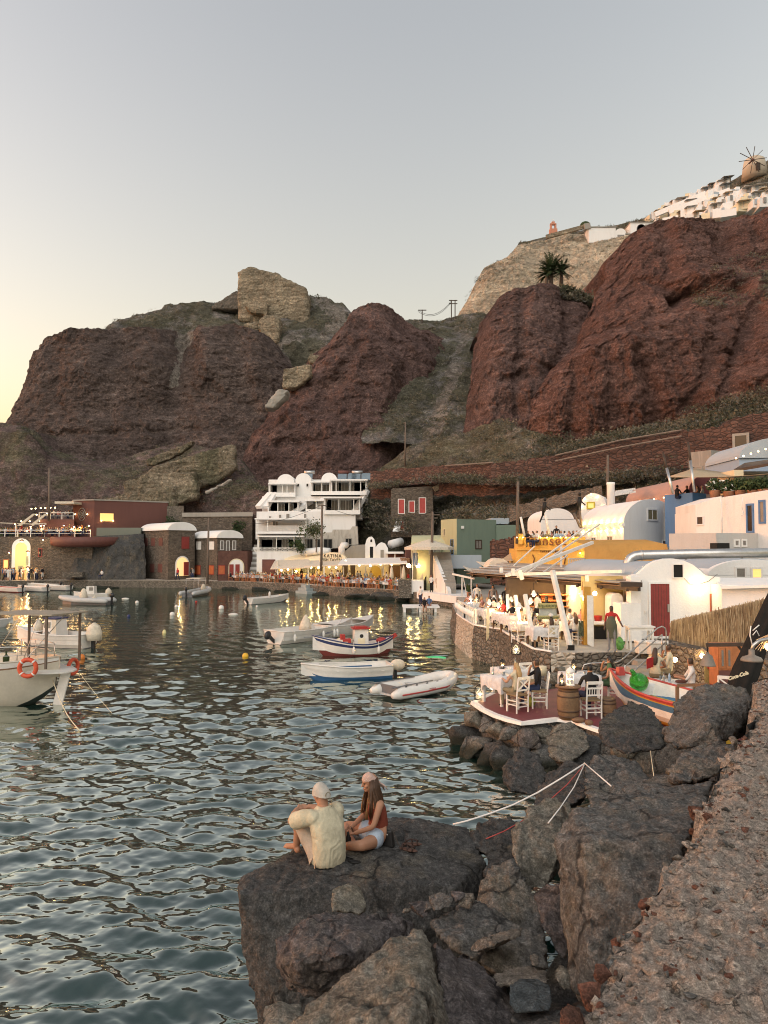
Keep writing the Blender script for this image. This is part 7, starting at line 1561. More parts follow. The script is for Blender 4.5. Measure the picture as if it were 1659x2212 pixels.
 t=thing('folded_parasol','folded black parasol with cream script lettering leaning at the right edge','umbrella',tuple(a))
 q=(b-a);g=[]
 M_BLK=fabric('black_parasol_cloth',(.018,.017,.016))
 for i in range(17):
  s=i/16;r=.25*(1-s*.55)*(0.75+.25*min(1,s*6));c=a.lerp(b,s);row=[]
  for k in range(29):
   an=2*math.pi*k/28;rr=r*(1+.13*math.sin(an*7+s*2));row.append(tuple(c+Vector((math.cos(an)*rr,math.sin(an)*rr,-.35*math.cos(an)*rr))))
  g.append(row)
 m=MB();m.grid(g);m.build('cloth',M_BLK,t,world=True)
 m=MB();m.tube([a-q*.12,b],.03,8);m.build('pole',M_WPAINT,t,world=True)
 c=P(1594,1460,15.30);ax=Vector((.95,-.02,.30)).normalized();nz=Vector((0,-1,.05)).normalized();ay=nz.cross(ax)
 text('Coca-Cola',.095,M_CREAM,Matrix(((ax.x,ay.x,nz.x,c.x),(ax.y,ay.y,nz.y,c.y),(ax.z,ay.z,nz.z,c.z),(0,0,0,1))),t,'lettering',.004,.35,bold=.004)
 m=MB()
 for pts in([(1622,1352),(1620,1372),(1626,1398)],[(1626,1362),(1640,1350)],[(1626,1372),(1634,1362),(1640,1374)]):m.tube([P(x,y,15.55)for x,y in pts],.012,5)
 m.build('tie_cord',M_WPAINT,t,world=True)
 t=thing('arm_lamp','grey enamel lampshade on a curved iron arm over the gravel path','lamp',tuple(P(1624,1428,9.2)))
 s=9.2/F;m=MB();m.lathe([(22*s,0),(22.5*s,3*s),(19*s,8*s),(9*s,12*s),(6*s,14*s),(6*s,24*s),(3*s,25*s)],24);m.build('lamp_shade',paint('grey_enamel',(.22,.195,.165),.55,.1,.3,9,.2),t)
 m=MB();m.tube([P(1624,1404,9.2),P(1628,1393,9.2),P(1640,1384,9.2),P(1665,1379,9.3),P(1720,1390,9.4)],.022,8);m.build('arm',M_STEEL,t,world=True)
 t=lantern_bulb('straw_lamp','bright bulb with straw shade at the very right edge','lamp',P(1660,1397,13),.06,60,E_WARM2,None,(1,.7,.35))
 m=MB();rg=random.Random(7)
 for j in range(60):a_=rg.random()*6.3;r=rg.uniform(.12,.22);m.bar((0,0,.2),(r*math.cos(a_),r*math.sin(a_),rg.uniform(-.08,.1)),.007)
 m.build('straw_shade',paint('reed_straw',(.36,.27,.16)),t)
boat_corner()
# --- boats and buoys
B_WHITE=paint('white_gelcoat',(.62,.60,.56),.35,0,.12,1.5,.05)
B_CREAM=paint('cream_gelcoat',(.50,.46,.38),.4,0,.15,1.2,.08)
B_NAVY=paint('navy_paint',(.020,.030,.10),.4,0,.2,2,.1)
B_BLUE=paint('bright_blue_paint',(.03,.10,.22),.4,0,.2,2,.1)
B_RED=paint('boat_red_paint',(.33,.030,.025),.4,0,.2,2,.1)
B_MAROON=paint('antifouling_red',(.13,.025,.022),.6,0,.25,2,.1)
B_TUBE=paint('pale_grey_rubber',(.42,.42,.41),.55,0,.12,2,.1)
B_BLACK=paint('black_outboard',(.018,.018,.020),.35,0,.2,3,.05)
B_GREYU=paint('dark_grey_hull',(.12,.12,.125),.5,0,.2,2,.1)
def boat(name,label,a,b,z=-.22,group=None):
 """a = stern, b = bow as (x, y) waterline points of the photograph."""
 A,B=W(a[0],a[1],0),W(b[0],b[1],0);d=B-A
 return thing(name,label,'boat',(A.x,A.y,z),math.atan2(d.y,d.x),group),d.length
def outboard(t,x,z,s=1.0,tilt=0.0,cover=None):
 o=thing('outboard_motor',None,None,(x,0,z));o.parent=t;o.rotation_euler=(0,tilt,0);o.scale=(s,s,s)
 m=MB();m.ell((-.18,0,.30),(.26,.17,.22),12,8);m.build('cowling',cover or B_BLACK,o);m=MB();m.box(-.16,0,-.15,.16,.10,.75,taper=1.2);m.box(-.20,0,-.52,.30,.05,.16);m.build('lower_unit',B_BLACK,o)
 return o
def fender(t,p,s=1.0,mat=None):m=MB();m.ell(p,(.10*s,.10*s,.24*s),10,8);m.tube([(p[0],p[1],p[2]+.2*s),(p[0],p[1]+(.08 if p[1]<0 else-.08),p[2]+.55*s)],.012,4);m.build('fender',mat or B_WHITE,t)
def boats():
 t,L=boat('motorboat','white motorboat with blue stripe marks, grey console and tilted black outboard',(592,1392),(752,1370),-.25)
 hull_boat(t,L,2.0,.95,[(0,.28,B_GREYU),(.28,1.01,B_WHITE)],.30,B_WHITE,depth=.5,deck=(.68,B_WHITE),strakes=True)
 m=MB();m.box(L*.42,0,.75,.7,.8,.75,taper=.8);m.build('console',B_WHITE,t);m=MB();m.lathe([(.42,.85),(.34,1.2),(.12,1.65),(.02,1.75)],8,(L*.40,0,0));m.build('console_cover',M_CANVAS,t)
 m=MB()
 for k in range(4):m.bar((L*(.22+.1*k),-1.005+.01,.60+.03*k),(L*(.36+.1*k),-1.0,.52+.06*k),.05,.02)
 m.build('blue_swoosh',B_NAVY,t)
 outboard(t,-.15,.75,1.0,R(-50))
 for u,s in((.62,1),(.66,1),(.47,.9),(.1,.9)):fender(t,(L*u,-1.02,.62),s)
 m=MB();m.tube([(L*.72,-.8,1.1),(L*.78,-.7,1.35),(L*1.0,-.1,1.5),(L*.78,.7,1.35)],.018,6);m.build('bow_rail',M_STEEL,t)
 t,L=boat('motorboat','plain white open boat moored behind the boat with blue marks',(700,1378),(800,1362),-.25)
 hull_boat(t,L,1.9,.95,[(0,.28,B_GREYU),(.28,1.01,B_WHITE)],.30,B_WHITE,depth=.4,deck=(.72,B_WHITE),thwarts=(.3,.55))
 t,L=boat('fishing_boat','small red, white and blue fishing boat with tiny cabin',(842,1412),(690,1416),-.30)
 hull_boat(t,L,1.65,.88,[(0,.42,B_MAROON),(.42,.78,B_WHITE),(.78,.92,B_NAVY),(.92,1.01,B_WHITE)],.48,B_WHITE,double=True,depth=.35,deck=(.72,B_WHITE),rail=B_NAVY)
 c=L*.42
 m=MB();m.box(c,0,1.15,.75,.70,.95,taper=.95);cb=m.build('cabin',B_WHITE,t,bevel=.02);m=MB();m.box(c,0,1.66,.92,.86,.07);m.box(c,0,1.72,.6,.6,.06);m.build('cabin_roof',B_RED,cb)
 for sd in(-1,1):m=MB();m.ell((c,sd*.345,1.28),(.10,.02,.10),14,8);m.build('porthole',M_DARKG,cb)
 m=MB();m.box(c,.348,.98,.36,.02,.36);m.build('hatch',M_CREAM,cb)
 m=MB();m.box(c+.75,.1,.88,.5,.5,.55,taper=.85);m.box(c+.95,.1,1.22,.25,.3,.3);m.build('engine_box',B_RED,t,bevel=.03)
 m=MB();m.ell((L*.66,0,.98),(.55,.35,.2),10,6);m.build('net_pile',M_CANVAS,t)
 m=MB();m.ell((L*.12,0,1.0),(.3,.25,.16),8,6);m.build('buoy_pile',B_RED,t)
 for u in(.55,.2):fender(t,(L*u,.86,.62),.8)
 m=MB();m.bar((L*.02,0,1.0),(-.35,0,1.3),.06,.2);m.build('tiller',B_RED,t)
 t,L=boat('rowing_boat','white wooden rowing boat with bright blue bottom',(842,1462),(668,1470),-.28)
 hull_boat(t,L,1.45,.82,[(0,.50,B_BLUE),(.50,1.01,B_WHITE)],.20,B_WHITE,depth=.42,thwarts=(.15,.42,.66),strakes=True,deck=(.85,B_WHITE))
 m=MB();m.bar((L*.2,.5,.78),(L*.7,.45,.80),.06);m.bar((L*.2,-.4,.72),(L*.65,-.3,.74),.05);m.build('oars',B_BLUE,t)
 m=MB();m.ell((-.35,0,.78),(.34,.26,.24),10,8);m.build('motor_cover',M_CANVAS,t);m=MB();m.box(-.25,0,.35,.12,.1,.6);m.build('motor_leg',B_BLACK,t)
 A,B=W(838,1508,0),W(975,1486,0);d=B-A
 t=thing('inflatable_dinghy','white inflatable dinghy with dark red stripe and grey oars','boat',(A.x,A.y,0),math.atan2(d.y,d.x));L=d.length
 m=MB();wd=.62;pts=[]
 for sd in(-1,1):pass
 path_=[(-.30,-wd,.20),(.0,-wd,.24),(L*.35,-wd,.25),(L*.68,-wd,.30),(L*.86,-wd*.72,.40),(L*.97,-wd*.3,.46),(L*.99,0,.47),(L*.97,wd*.3,.46),(L*.86,wd*.72,.40),(L*.68,wd,.30),(L*.35,wd,.25),(0,wd,.24),(-.30,wd,.20)]
 m.tube(path_,[.10,.21,.22,.22,.22,.21,.21,.21,.22,.22,.22,.21,.10],14);m.build('tube',B_WHITE,t)
 m=MB();m.box(L*.42,0,.12,L*.85,1.0,.06);m.build('floor',B_TUBE,t);m=MB();m.box(.08,0,.28,.06,1.0,.36);m.build('transom',B_GREYU,t)
 m=MB();m.tube([(x,y-.215*(1 if y<0 else-1),z-.02)for x,y,z in path_[1:4]]+[(L*.86,-wd*.72-.17,.36),(L*1.0,-wd*.3-.17,.42)],.03,6);m.build('stripe',B_RED,t)
 m=MB();m.box(L*.40,0,.36,.22,1.3,.04);m.build('thwart',B_TUBE,t)
 for y in(-.55,.6):m=MB();m.tube([(.0,y,.48),(L*.55,y*.9,.52)],.02,6);m.box(-.12,y,.47,.4,.14,.02);m.build('oar',B_GREYU,t)
 m=MB()
 for k in range(5):m.ell((L*(.1+.16*k),-wd-.03,.46+.01*k),(.06,.03,.03))
 m.build('rope_grip',B_BLACK,t)
 p=pmat(t)@Vector((L*.45,-wd-.235,.30));u=(d/L);text('MARINE',.09,B_RED,Matrix(((u.x,0,u.y,p.x),(u.y,0,-u.x,p.y),(0,1,0,p.z),(0,0,0,1))),t,'lettering',.002)
 t,L=boat('motorboat','white cabin motorboat with dolphin mark and covered outboard',(192,1400),(48,1393),-.28)
 hull_boat(t,L,1.9,1.0,[(0,.30,B_GREYU),(.30,1.01,B_WHITE)],.30,B_WHITE,depth=.5,deck=(.66,B_WHITE),strakes=True)
 c=L*.50;m=MB();m.box(c,0,1.25,1.0,1.0,1.15,taper=.82);cb=m.build('cabin',B_WHITE,t,bevel=.04);m=MB();m.box(c,0,1.86,.95,.95,.06);m.build('cabin_roof',B_NAVY,cb)
 m=MB();m.box(c+.16,.455,1.5,.40,.03,.32);m.build('window',M_DUSKG,cb);m=MB();m.box(c-.3,.46,1.35,.30,.02,.9,taper=1.0);m.build('cover',M_CANVAS,cb)
 m=MB();m.tube([(c+.30,.495,1.06),(c+.20,.495,1.14),(c+.06,.495,1.13),(c-.03,.495,1.04)],[.01,.04,.035,.008],6);m.build('dolphin_mark',B_GREYU,cb)
 o=outboard(t,-.1,.75,1.15);m=MB();m.lathe([(.36,.0),(.38,.35),(.28,.65),(.06,.82)],9,(-.2,0,-.02));m.build('motor_cover',M_CANVAS,o)
 m=MB();m.lathe([(.30,0),(.25,.45),(.05,.75)],7,(L*.76,0,1.0));m.build('folded_cover',M_CANVAS,t)
 def rib(label,a,b,con,canopy=False,mot=B_BLACK):
  A,B=W(*a,0),W(*b,0);d=B-A;L=d.length;t=thing('rigid_inflatable',label,'boat',(A.x,A.y,0),math.atan2(d.y,d.x));wd=.75
  pp=[(-.25,-wd,.36),(0,-wd,.40),(L*.6,-wd,.44),(L*.85,-wd*.65,.54),(L*.98,-.15,.64),(L,0,.65),(L*.98,.15,.64),(L*.85,wd*.65,.54),(L*.6,wd,.44),(0,wd,.40),(-.25,wd,.36)]
  m=MB();m.tube(pp,[.12,.24,.24,.23,.19,.19,.19,.23,.24,.24,.12],12);m.build('tube',B_TUBE,t)
  m=MB();m.prism([(0,-.6),(L*.7,-.6),(L*.95,0),(L*.7,.6),(0,.6)],-.2,.34);m.build('hull',B_GREYU,t)
  for x,s in con:m=MB();m.lathe([(.34*s,.3),(.38*s,.7),(.32*s,1.1*s),(.16*s,1.45*s),(.02,1.52*s)],9,(L*x,0,0));m.build('console_cover',M_CANVAS,t)
  outboard(t,-.1,.6,1.0,0,mot)
  if canopy:
   m=MB();m.box(L*.4,0,1.95,1.9,1.6,.08);m.build('canopy',M_CANVAS,t)
   for x in(.22,.58):
    for y in(-.7,.7):m=MB();m.tube([(L*x,y,.4),(L*x,y,1.95)],.02,5);m.build('canopy_post',M_STEEL,t)
  return t
 rib('long grey rigid inflatable with covered console, nearest of the far boats at left',(236,1306),(130,1304),((.52,1.0),(.30,.55)))
 rib('grey rigid inflatable with beige canopy moored near the quay',(404,1290),(450,1282),((.75,.8),),True)
 t,L=boat('motorboat','small white cabin boat with navy band in front of the quay arch',(236,1292),(166,1292),-.25)
 hull_boat(t,L,1.5,.72,[(0,.45,B_NAVY),(.45,1.01,B_WHITE)],.30,B_WHITE,depth=.3,deck=(.6,B_WHITE))
 m=MB();m.box(L*.55,0,1.05,.9,.9,.95,taper=.9);cb=m.build('cabin',B_WHITE,t);m=MB();m.box(L*.52,.45,1.25,.4,.04,.35);m.build('window',M_DUSKG,cb);m=MB();m.lathe([(.4,.6),(.3,1.1),(.05,1.35)],7,(.1,0,0));m.build('motor_cover',M_CANVAS,t)
 t,L=boat('motorboat','small open white motorboat with black outboard off the tavern quay',(536,1306),(618,1299),-.25)
 hull_boat(t,L,1.55,.80,[(0,.34,B_GREYU),(.34,1.01,B_WHITE)],.25,B_WHITE,depth=.4,thwarts=(.35,.6));outboard(t,-.1,.75,1.1,R(-35));m=MB();m.lathe([(.12,.7),(.10,1.25),(.04,1.35)],8,(L*.55,0,0));m.build('console',B_WHITE,t)
 for k,(a,b,lb)in enumerate((((46,1280),(-14,1277),'white open boat with red lining at the left end of the far quay'),((100,1279),(42,1276),'white open boat with dark outboard in the middle of the left quay moorings'),((150,1276),(86,1274),'slim white open boat at the right end of the left quay moorings'),((128,1282-10),(60,1270),'white open boat moored closest to the left quay wall'))):
  t,L=boat('moored_boat',lb,a,b,-.2);hull_boat(t,L,1.5,.75,[(0,.4,B_GREYU if k else B_MAROON),(.4,1.01,B_WHITE)],.2,B_WHITE if k else B_RED,depth=.4,thwarts=(.4,.65));outboard(t,-.1,.7,.9)
 t,L=boat('rowing_boat','grey tip of a rowing boat cut off by the left edge',(-60,1356),(16,1354),-.2);hull_boat(t,L,1.3,.65,[(0,1.01,B_TUBE)],.2,B_TUBE,depth=.3)
 bow,st=W(-420,1500,0),W(118,1522,0)
 t=thing('wooden_boat','big cream wooden boat with canopy frame and orange lifebuoy at the left edge','boat',(st.x,st.y,-.35),math.atan2(bow.y-st.y,bow.x-st.x));L=(bow-st).length
 pt,half,sh=hull_boat(t,L,2.9,1.85,[(0,.10,paint('dark_antifouling',(.025,.035,.030),.6)),(.10,.86,B_CREAM),(.86,.89,M_WOOD),(.89,1.01,B_WHITE)],.12,B_CREAM,double=True,depth=.28,rail=B_CREAM,sternfull=3.6)
 m=MB();m.bar((-.05,0,.10),(-.42,0,1.50),.06,.34);m.build('rudder',B_WHITE,t)
 m=MB()
 g=[];
 for u in(-.42,.05):g.append([(u*1.2+.0,y,1.9)for y in(-.95,.95)])
 m.add([(-.62,-.35,1.56),(-.2,-.75,1.58),(.5,-1.05,1.62),(-.72,0,1.56),(.5,1.05,1.62),(-.2,.75,1.58),(-.62,.35,1.56)],[(0,1,2,4,5,6,3)]);sm=m.build('stern_platform',B_WHITE,t);q=sm.modifiers.new('th','SOLIDIFY');q.thickness=.05
 for sd in(-1,1):
  m=MB()
  for x in(.2,.9,1.6,2.3):m.tube([(x,sd*(half(x/L)-.06),1.85),(x,sd*(half(x/L)-.06),2.45)],.018,5)
  m.tube([(x,sd*(half(x/L)-.06),2.45)for x in(.2,.9,1.6,2.3)],.018,5);m.tube([(x,sd*(half(x/L)-.06),2.15)for x in(.2,.9,1.6,2.3)],.012,5);m.build('railing',M_STEEL,t)
 cp=[(-.3,-1.0),(-.3,1.0),(1.75,1.0),(1.75,-1.0)]
 for x,y in cp:m=MB();m.bar((x,y,1.75),(x,y,3.55),.07);m.build('canopy_post',M_POLE,t)
 m=MB();m.add([(-.55,-1.1,3.54),(2.0,-1.1,3.56),(2.0,1.1,3.62),(-.55,1.1,3.60)],[(0,1,2,3)]);o=m.build('canopy',fabric('grey_canvas',(.28,.25,.20)),t);q=o.modifiers.new('th','SOLIDIFY');q.thickness=.05
 m=MB()
 for x0,y0,x1,y1 in((3.2,1.1,2.2,1.0),(3.2,1.1,1.6,1.0),(.6,1.0,0.0,1.0),(.6,1.0,.2,-1.0),(3.2,-1.1,2.0,-1.0)):m.tube([(x0,y0,1.9),(x1,y1,3.5)],.014,5)
 m.build('stay',M_STEEL,t)
 lb=P(60,1443,26.2)
 l=thing('lifebuoy','orange-red lifebuoy hung on the railing of the cream wooden boat','lifebuoy',lb);m=MB();m.tube([(math.cos(a)*.28,0,math.sin(a)*.28)for a in np.linspace(0,2*math.pi,33)],.075,12,caps=False);m.build('ring',paint('lifebuoy_orange',(.52,.075,.030),.5,0,.2,3,.1),l)
 for a in(.8,2.35,3.9,5.5):m=MB();m.tube([(math.cos(a+e)*.28,0,math.sin(a+e)*.28)for e in(-.09,0,.09)],.079,12);m.build('band',B_WHITE,l)
 l=thing('lifebuoy','second lifebuoy seen edge-on at the stern of the cream boat','lifebuoy',P(158,1440,28.3));l.rotation_euler=(0,0,R(75));m=MB();m.tube([(math.cos(a)*.26,0,math.sin(a)*.26)for a in np.linspace(0,2*math.pi,25)],.07,10,caps=False);m.build('ring',paint('lifebuoy_orange',(.52,.075,.030)),l)
 m=MB();m.lathe([(.1,0),(.11,.3),(.03,.4),(.03,.5)],10);o=m.build('gas_bottle',M_LEAF[0]);o.location=pmat(t)@Vector((1.5,.6,1.75));tag(o,'green bottle standing on deck behind the orange lifebuoy','bottle')
 m=MB();a,b=P(112,1464,27.4),W(172,1578,0);m.tube([a.lerp(b,k/10)-Vector((0,0,.25*math.sin(math.pi*k/10)))for k in range(11)],.016,5);tag(m.build('mooring_rope',M_CREAM),'pale mooring rope from the cream boat stern into the water','rope')
 m=MB();a,b=P(168,1448,28),W(470,1640-30,0);m.tube([a.lerp(b,k/14)-Vector((0,0,1.0*math.sin(math.pi*k/14)))for k in range(8)],.008,4);tag(m.build('mooring_rope',M_CREAM),'thin mooring line running from the cream boat across the water','rope')
 for x,y,r,mt,lb in((372,1327,.20,B_WHITE,'big white mooring buoy left of the middle of the harbour'),(478,1313,.24,B_WHITE,'biggest white mooring buoy off the stone houses'),(381,1310,.16,B_WHITE,'white mooring buoy behind the big left one'),(296,1301,.17,B_WHITE,'white mooring buoy right of the small cabin boat'),(424,1300,.12,B_RED,'tiny red buoy near the canopied inflatable'),(555,1310,.11,B_WHITE,'tiny white buoy by the black outboard'),(530,1417,.16,paint('buoy_yellow',(.60,.36,.03),.4),'yellow buoy in open water'),(176,1420,.17,paint('buoy_orange',(.55,.17,.03),.4),'orange buoy beside the stern of the cream boat'),(278,1331,.14,B_NAVY,'dark blue buoy left of the big white one'),(355,1366,.12,paint('buoy_pale_yellow',(.55,.50,.25),.5),'small pale yellow upright buoy')):
  o=thing('buoy',lb,'buoy',tuple(W(x,y,r*.45)));m=MB();m.ell((0,0,0),(r,r,r*(1 if 'upright' not in lb else 1.5)),14,10);m.build('float',mt,o);m=MB();m.tube([(math.cos(a)*.04,0,r+math.sin(a)*.05)for a in np.linspace(0,6.28,9)],.012,5,caps=False);m.build('eye',M_IRON,o)
 for x,y,lb in((504,1327,'flat white float between the biggest buoy and the small motorboat'),(271,1293,'flat white float beside the small cabin boat')):
  m=MB();m.ell((0,0,0),(.42,.16,.09),10,6);o=m.build('float',B_WHITE);o.location=W(x,y,.04);tag(o,lb,'float')
 q=N('green_lamp_glow');q.p.inputs['Emission Color'].default_value=(.06,.85,.30,1);q.p.inputs['Emission Strength'].default_value=.07;gm=q.fin((.02,.12,.05),None,.3)
 for k,(x,y,rx,ry)in enumerate(((938,1421,1.05,1.5),(1165-300,1337,.5,.9),(985,1376,.35,.5))):
  m=MB();rg=random.Random(k);m.lathe([(.02,.0),(.5,-.012),(1,-.06)],20,(0,0,0),0,True,rx,ry);o=m.build('underwater_lamp',gm);p=W(x,y,-.0);o.location=p;tag(o,['green underwater lamp glowing beneath the ripples off the sea wall','faint green underwater lamp off the bathing platform','small green underwater lamp close to the sea wall'][k],'lamp')
 def rope(label,pts,r,mat):
  m=MB();m.tube([P(*q)for q in pts],r,6);tag(m.build('rope',mat),label,'rope')
 rope('thick white rope sagging from the rock ledge up to the roped rock',[(978,1781,9.9),(1010,1773,9.9),(1060,1757,9.95),(1110,1738,10.0),(1160,1713,10.1),(1210,1683,10.25),(1262,1650,10.4)],.011,M_WPAINT)
 rope('red rope running beside the white one down to the black rock',[(1050,1812,9.0),(1090,1795,9.1),(1130,1772,9.3),(1180,1735,9.6),(1225,1695,9.9),(1262,1652,10.35)],.006,M_REDSH)
 rope('short white rope slanting down left from the roped rock',[(1184,1778,8.3),(1210,1745,8.7),(1240,1700,9.4),(1262,1652,10.3)],.007,M_WPAINT)
 rope('short white rope slanting down right over the roped rock',[(1262,1648,10.4),(1290,1672,10.0),(1320,1698,9.3)],.008,M_WPAINT)
 rope('thin pale cable hanging down the dark rocks',[(1405,1622,10.4),(1410,1660,9.9),(1414,1690,9.4)],.005,M_CREAM)
boats()
# --- people
SK={'tan':paint('tanned_skin',(.34,.175,.105),.55,0,.08,4,0,False,.35),'fair':paint('fair_skin',(.46,.27,.18),.55,0,.08,4,0,False,.35),'dark':paint('dark_skin',(.085,.045,.030),.5,0,.08,4,0,False,.35)}
def cloth(n,c):return fabric('cloth_'+n,c)
CL={n:cloth(n,c)for n,c in dict(black=(.020,.020,.022),white=(.62,.61,.58),cream=(.52,.46,.33),red=(.36,.035,.035),pink=(.42,.22,.20),blue=(.10,.17,.32),sky=(.30,.40,.52),grey=(.20,.20,.20),khaki=(.22,.19,.12),navy=(.025,.035,.075),orange=(.45,.17,.05),green=(.07,.12,.06),floral=(.30,.26,.24)).items()}
HR={'black':paint('black_hair',(.012,.010,.009),.5,0,.3,20,.2),'brown':paint('brown_hair',(.050,.028,.016),.5,0,.3,20,.2),'blond':paint('blond_hair',(.36,.24,.11),.5,0,.3,20,.2),'grey':paint('grey_hair',(.25,.24,.22),.5,0,.3,20,.2)}
def skin_mesh(name,J,bones,slots,sub=1,root='pelvis',scale=1.0):
 """One continuous body grown over a skeleton; faces take the slot of the nearest bone."""
 names=list(J);idx={n:i for i,n in enumerate(names)}
 me=bpy.data.meshes.new('t');me.from_pydata([J[n][0]for n in names],[(idx[a],idx[b])for a,b,_ in bones],[])
 o=bpy.data.objects.new('t',me);COL.objects.link(o)
 m=o.modifiers.new('skin','SKIN');m.use_smooth_shade=True
 sv=me.skin_vertices[0].data
 for n in names:r=J[n][1];sv[idx[n]].radius=(r,r)if not isinstance(r,tuple)else r;sv[idx[n]].use_root=(n==root)
 s=o.modifiers.new('s','SUBSURF');s.levels=sub;s.render_levels=sub
 dg=bpy.context.evaluated_depsgraph_get();out=bpy.data.meshes.new_from_object(o.evaluated_get(dg));bpy.data.objects.remove(o);bpy.data.meshes.remove(me)
 out.name=name;out.materials.clear()
 A=np.array([J[a][0]for a,b,_ in bones]);B=np.array([J[b][0]for a,b,_ in bones]);rr=np.array([(np.mean(J[a][1])+np.mean(J[b][1]))/2 for a,b,_ in bones])
 c=np.empty(len(out.polygons)*3);out.polygons.foreach_get('center',c);c=c.reshape(-1,3)
 d=B-A;t=np.clip(((c[:,None]-A)*d).sum(-1)/(d*d).sum(-1),0,1);dist=np.linalg.norm(c[:,None]-(A+t[...,None]*d),axis=-1)-rr*.55
 sl=np.array([s for _,_,s in bones])[dist.argmin(1)]
 return out,sl,c
S_SKIN,S_TOP,S_LEG,S_HAIR,S_SHOE=range(5)
def body(name,kind='stand',arms='down',long_hair=False,sleeves=True,shorts=False,dress=False,hat=False):
 sit=kind=='sit'
 hz=.50 if sit else .94
 J={'pelvis':((0,0,hz),(.15,.12)),'waist':((0,-.01,hz+.17),(.125,.10)),'chest':((0,.0,hz+.38),(.15,.105)),'neck':((0,.01,hz+.53),.055),'head0':((0,.02,hz+.60),.070),'head1':((0,.025,hz+.68),(.088,.10)),'head2':((0,.015,hz+.765),.062)}
 bones=[('pelvis','waist',S_TOP),('waist','chest',S_TOP),('chest','neck',S_TOP),('neck','head0',S_SKIN),('head0','head1',S_SKIN),('head1','head2',S_HAIR)]
 for s,n in((-1,'l'),(1,'r')):
  J['sh'+n]=((s*.185,0,hz+.45),.055);bones.append(('chest','sh'+n,S_TOP))
  if arms=='table':e,w_,h=(s*.24,.14,hz+.22),(s*.13,.36,hz+.27),(s*.09,.45,hz+.27)
  elif arms=='face' and s>0:e,w_,h=(s*.20,.26,hz+.28),(s*.10,.20,hz+.52),(s*.06,.15,hz+.60)
  elif arms=='lap' or arms=='face':e,w_,h=(s*.24,.05,hz+.18),(s*.14,.26,hz+.10),(s*.09,.34,hz+.10)
  elif arms=='reach' and s<0:e,w_,h=(s*.30,.05,hz+.22),(s*.42,.16,hz+.05),(s*.47,.22,hz+.02)
  elif arms=='phone':e,w_,h=(s*.22,.10,hz+.20),(s*.10,.28,hz+.34),(s*.05,.34,hz+.38)
  else:e,w_,h=(s*.235,-.02,hz+.18),(s*.25,.05,hz-.06),(s*.25,.08,hz-.16)
  J['el'+n]=(e,.042);J['wr'+n]=(w_,.031);J['ha'+n]=(h,(.040,.022))
  bones+=[('sh'+n,'el'+n,S_TOP if sleeves else S_SKIN),('el'+n,'wr'+n,S_SKIN),('wr'+n,'ha'+n,S_SKIN)]
  if sit:kn,an,to=(s*.12,.43,.50),(s*.12,.40,.09),(s*.12,.53,.035)
  elif kind=='walk':kn,an,to=(s*.09,.10*s+.02,.50),(s*.09,.22*s-.04,.09),(s*.10,.22*s+.10,.035)
  else:kn,an,to=(s*.10,.01,.50),(s*.11,-.01,.09),(s*.13,.13,.035)
  J['hi'+n]=((s*.10,.02,hz-.03),.095);J['kn'+n]=(kn,.066);J['an'+n]=(an,.045);J['to'+n]=(to,.035)
  bones+=[('pelvis','hi'+n,S_LEG),('hi'+n,'kn'+n,S_LEG),('kn'+n,'an'+n,S_SKIN if shorts else S_LEG),('an'+n,'to'+n,S_SHOE)]
 if long_hair:
  J['hr1']=((0,-.06,hz+.62),(.085,.05));J['hr2']=((0,-.12,hz+.45),(.095,.045));J['hr3']=((0,-.14,hz+.26),(.06,.03))
  bones+=[('head1','hr1',S_HAIR),('hr1','hr2',S_HAIR),('hr2','hr3',S_HAIR)]
 if dress and not sit:J['pelvis']=(J['pelvis'][0],(.19,.16));J['knl']=(J['knl'][0],.13);J['knr']=(J['knr'][0],.13)
 me,sl,c=skin_mesh(name,J,bones,None,1)
 hd=(c[:,2]>hz+.615)&(c[:,2]<hz+.72)&(c[:,1]<.035-(c[:,2]-hz-.70)*.5);sl=np.where(hd&(np.abs(c[:,0])<.13),S_HAIR,sl)
 for k in range(5):me.materials.append(None)
 me.polygons.foreach_set('material_index',sl.astype(np.int32));me.polygons.foreach_set('use_smooth',[True]*len(sl));me.update()
 return me
BODY={}
def get_body(key,**k):
 if key not in BODY:BODY[key]=body('person',**k)
 return BODY[key]
KINDS_={'sit':dict(kind='sit',arms='table'),'sitlap':dict(kind='sit',arms='lap'),'sitface':dict(kind='sit',arms='face'),'sitl':dict(kind='sit',arms='table',long_hair=True,sleeves=False),'sitll':dict(kind='sit',arms='face',long_hair=True,sleeves=False),'stand':dict(),'walk':dict(kind='walk'),'phone':dict(arms='phone'),'reach':dict(arms='reach'),'standl':dict(long_hair=True,sleeves=False,dress=True),'shorts':dict(shorts=True),'kid':dict(shorts=True,sleeves=True)}
def person(label,key,loc,rz,top='white',leg='navy',hair='brown',skin='tan',shoe='black',group=None,s=1.0,lean=0.0,cat='person'):
 o=bpy.data.objects.new('person',get_body(key,**KINDS_[key]));COL.objects.link(o);o.location=loc;o.rotation_euler=(lean,0,rz);o.scale=(s,s,s)
 for sl,m in zip(o.material_slots,(SK[skin],CL[top],CL.get(leg)or SK[skin],HR[hair],CL[shoe])):sl.link='OBJECT';sl.material=m
 return tag(o,label,cat,group)
def face_to(a,b):return math.atan2(-(b[0]-a[0]),b[1]-a[1])
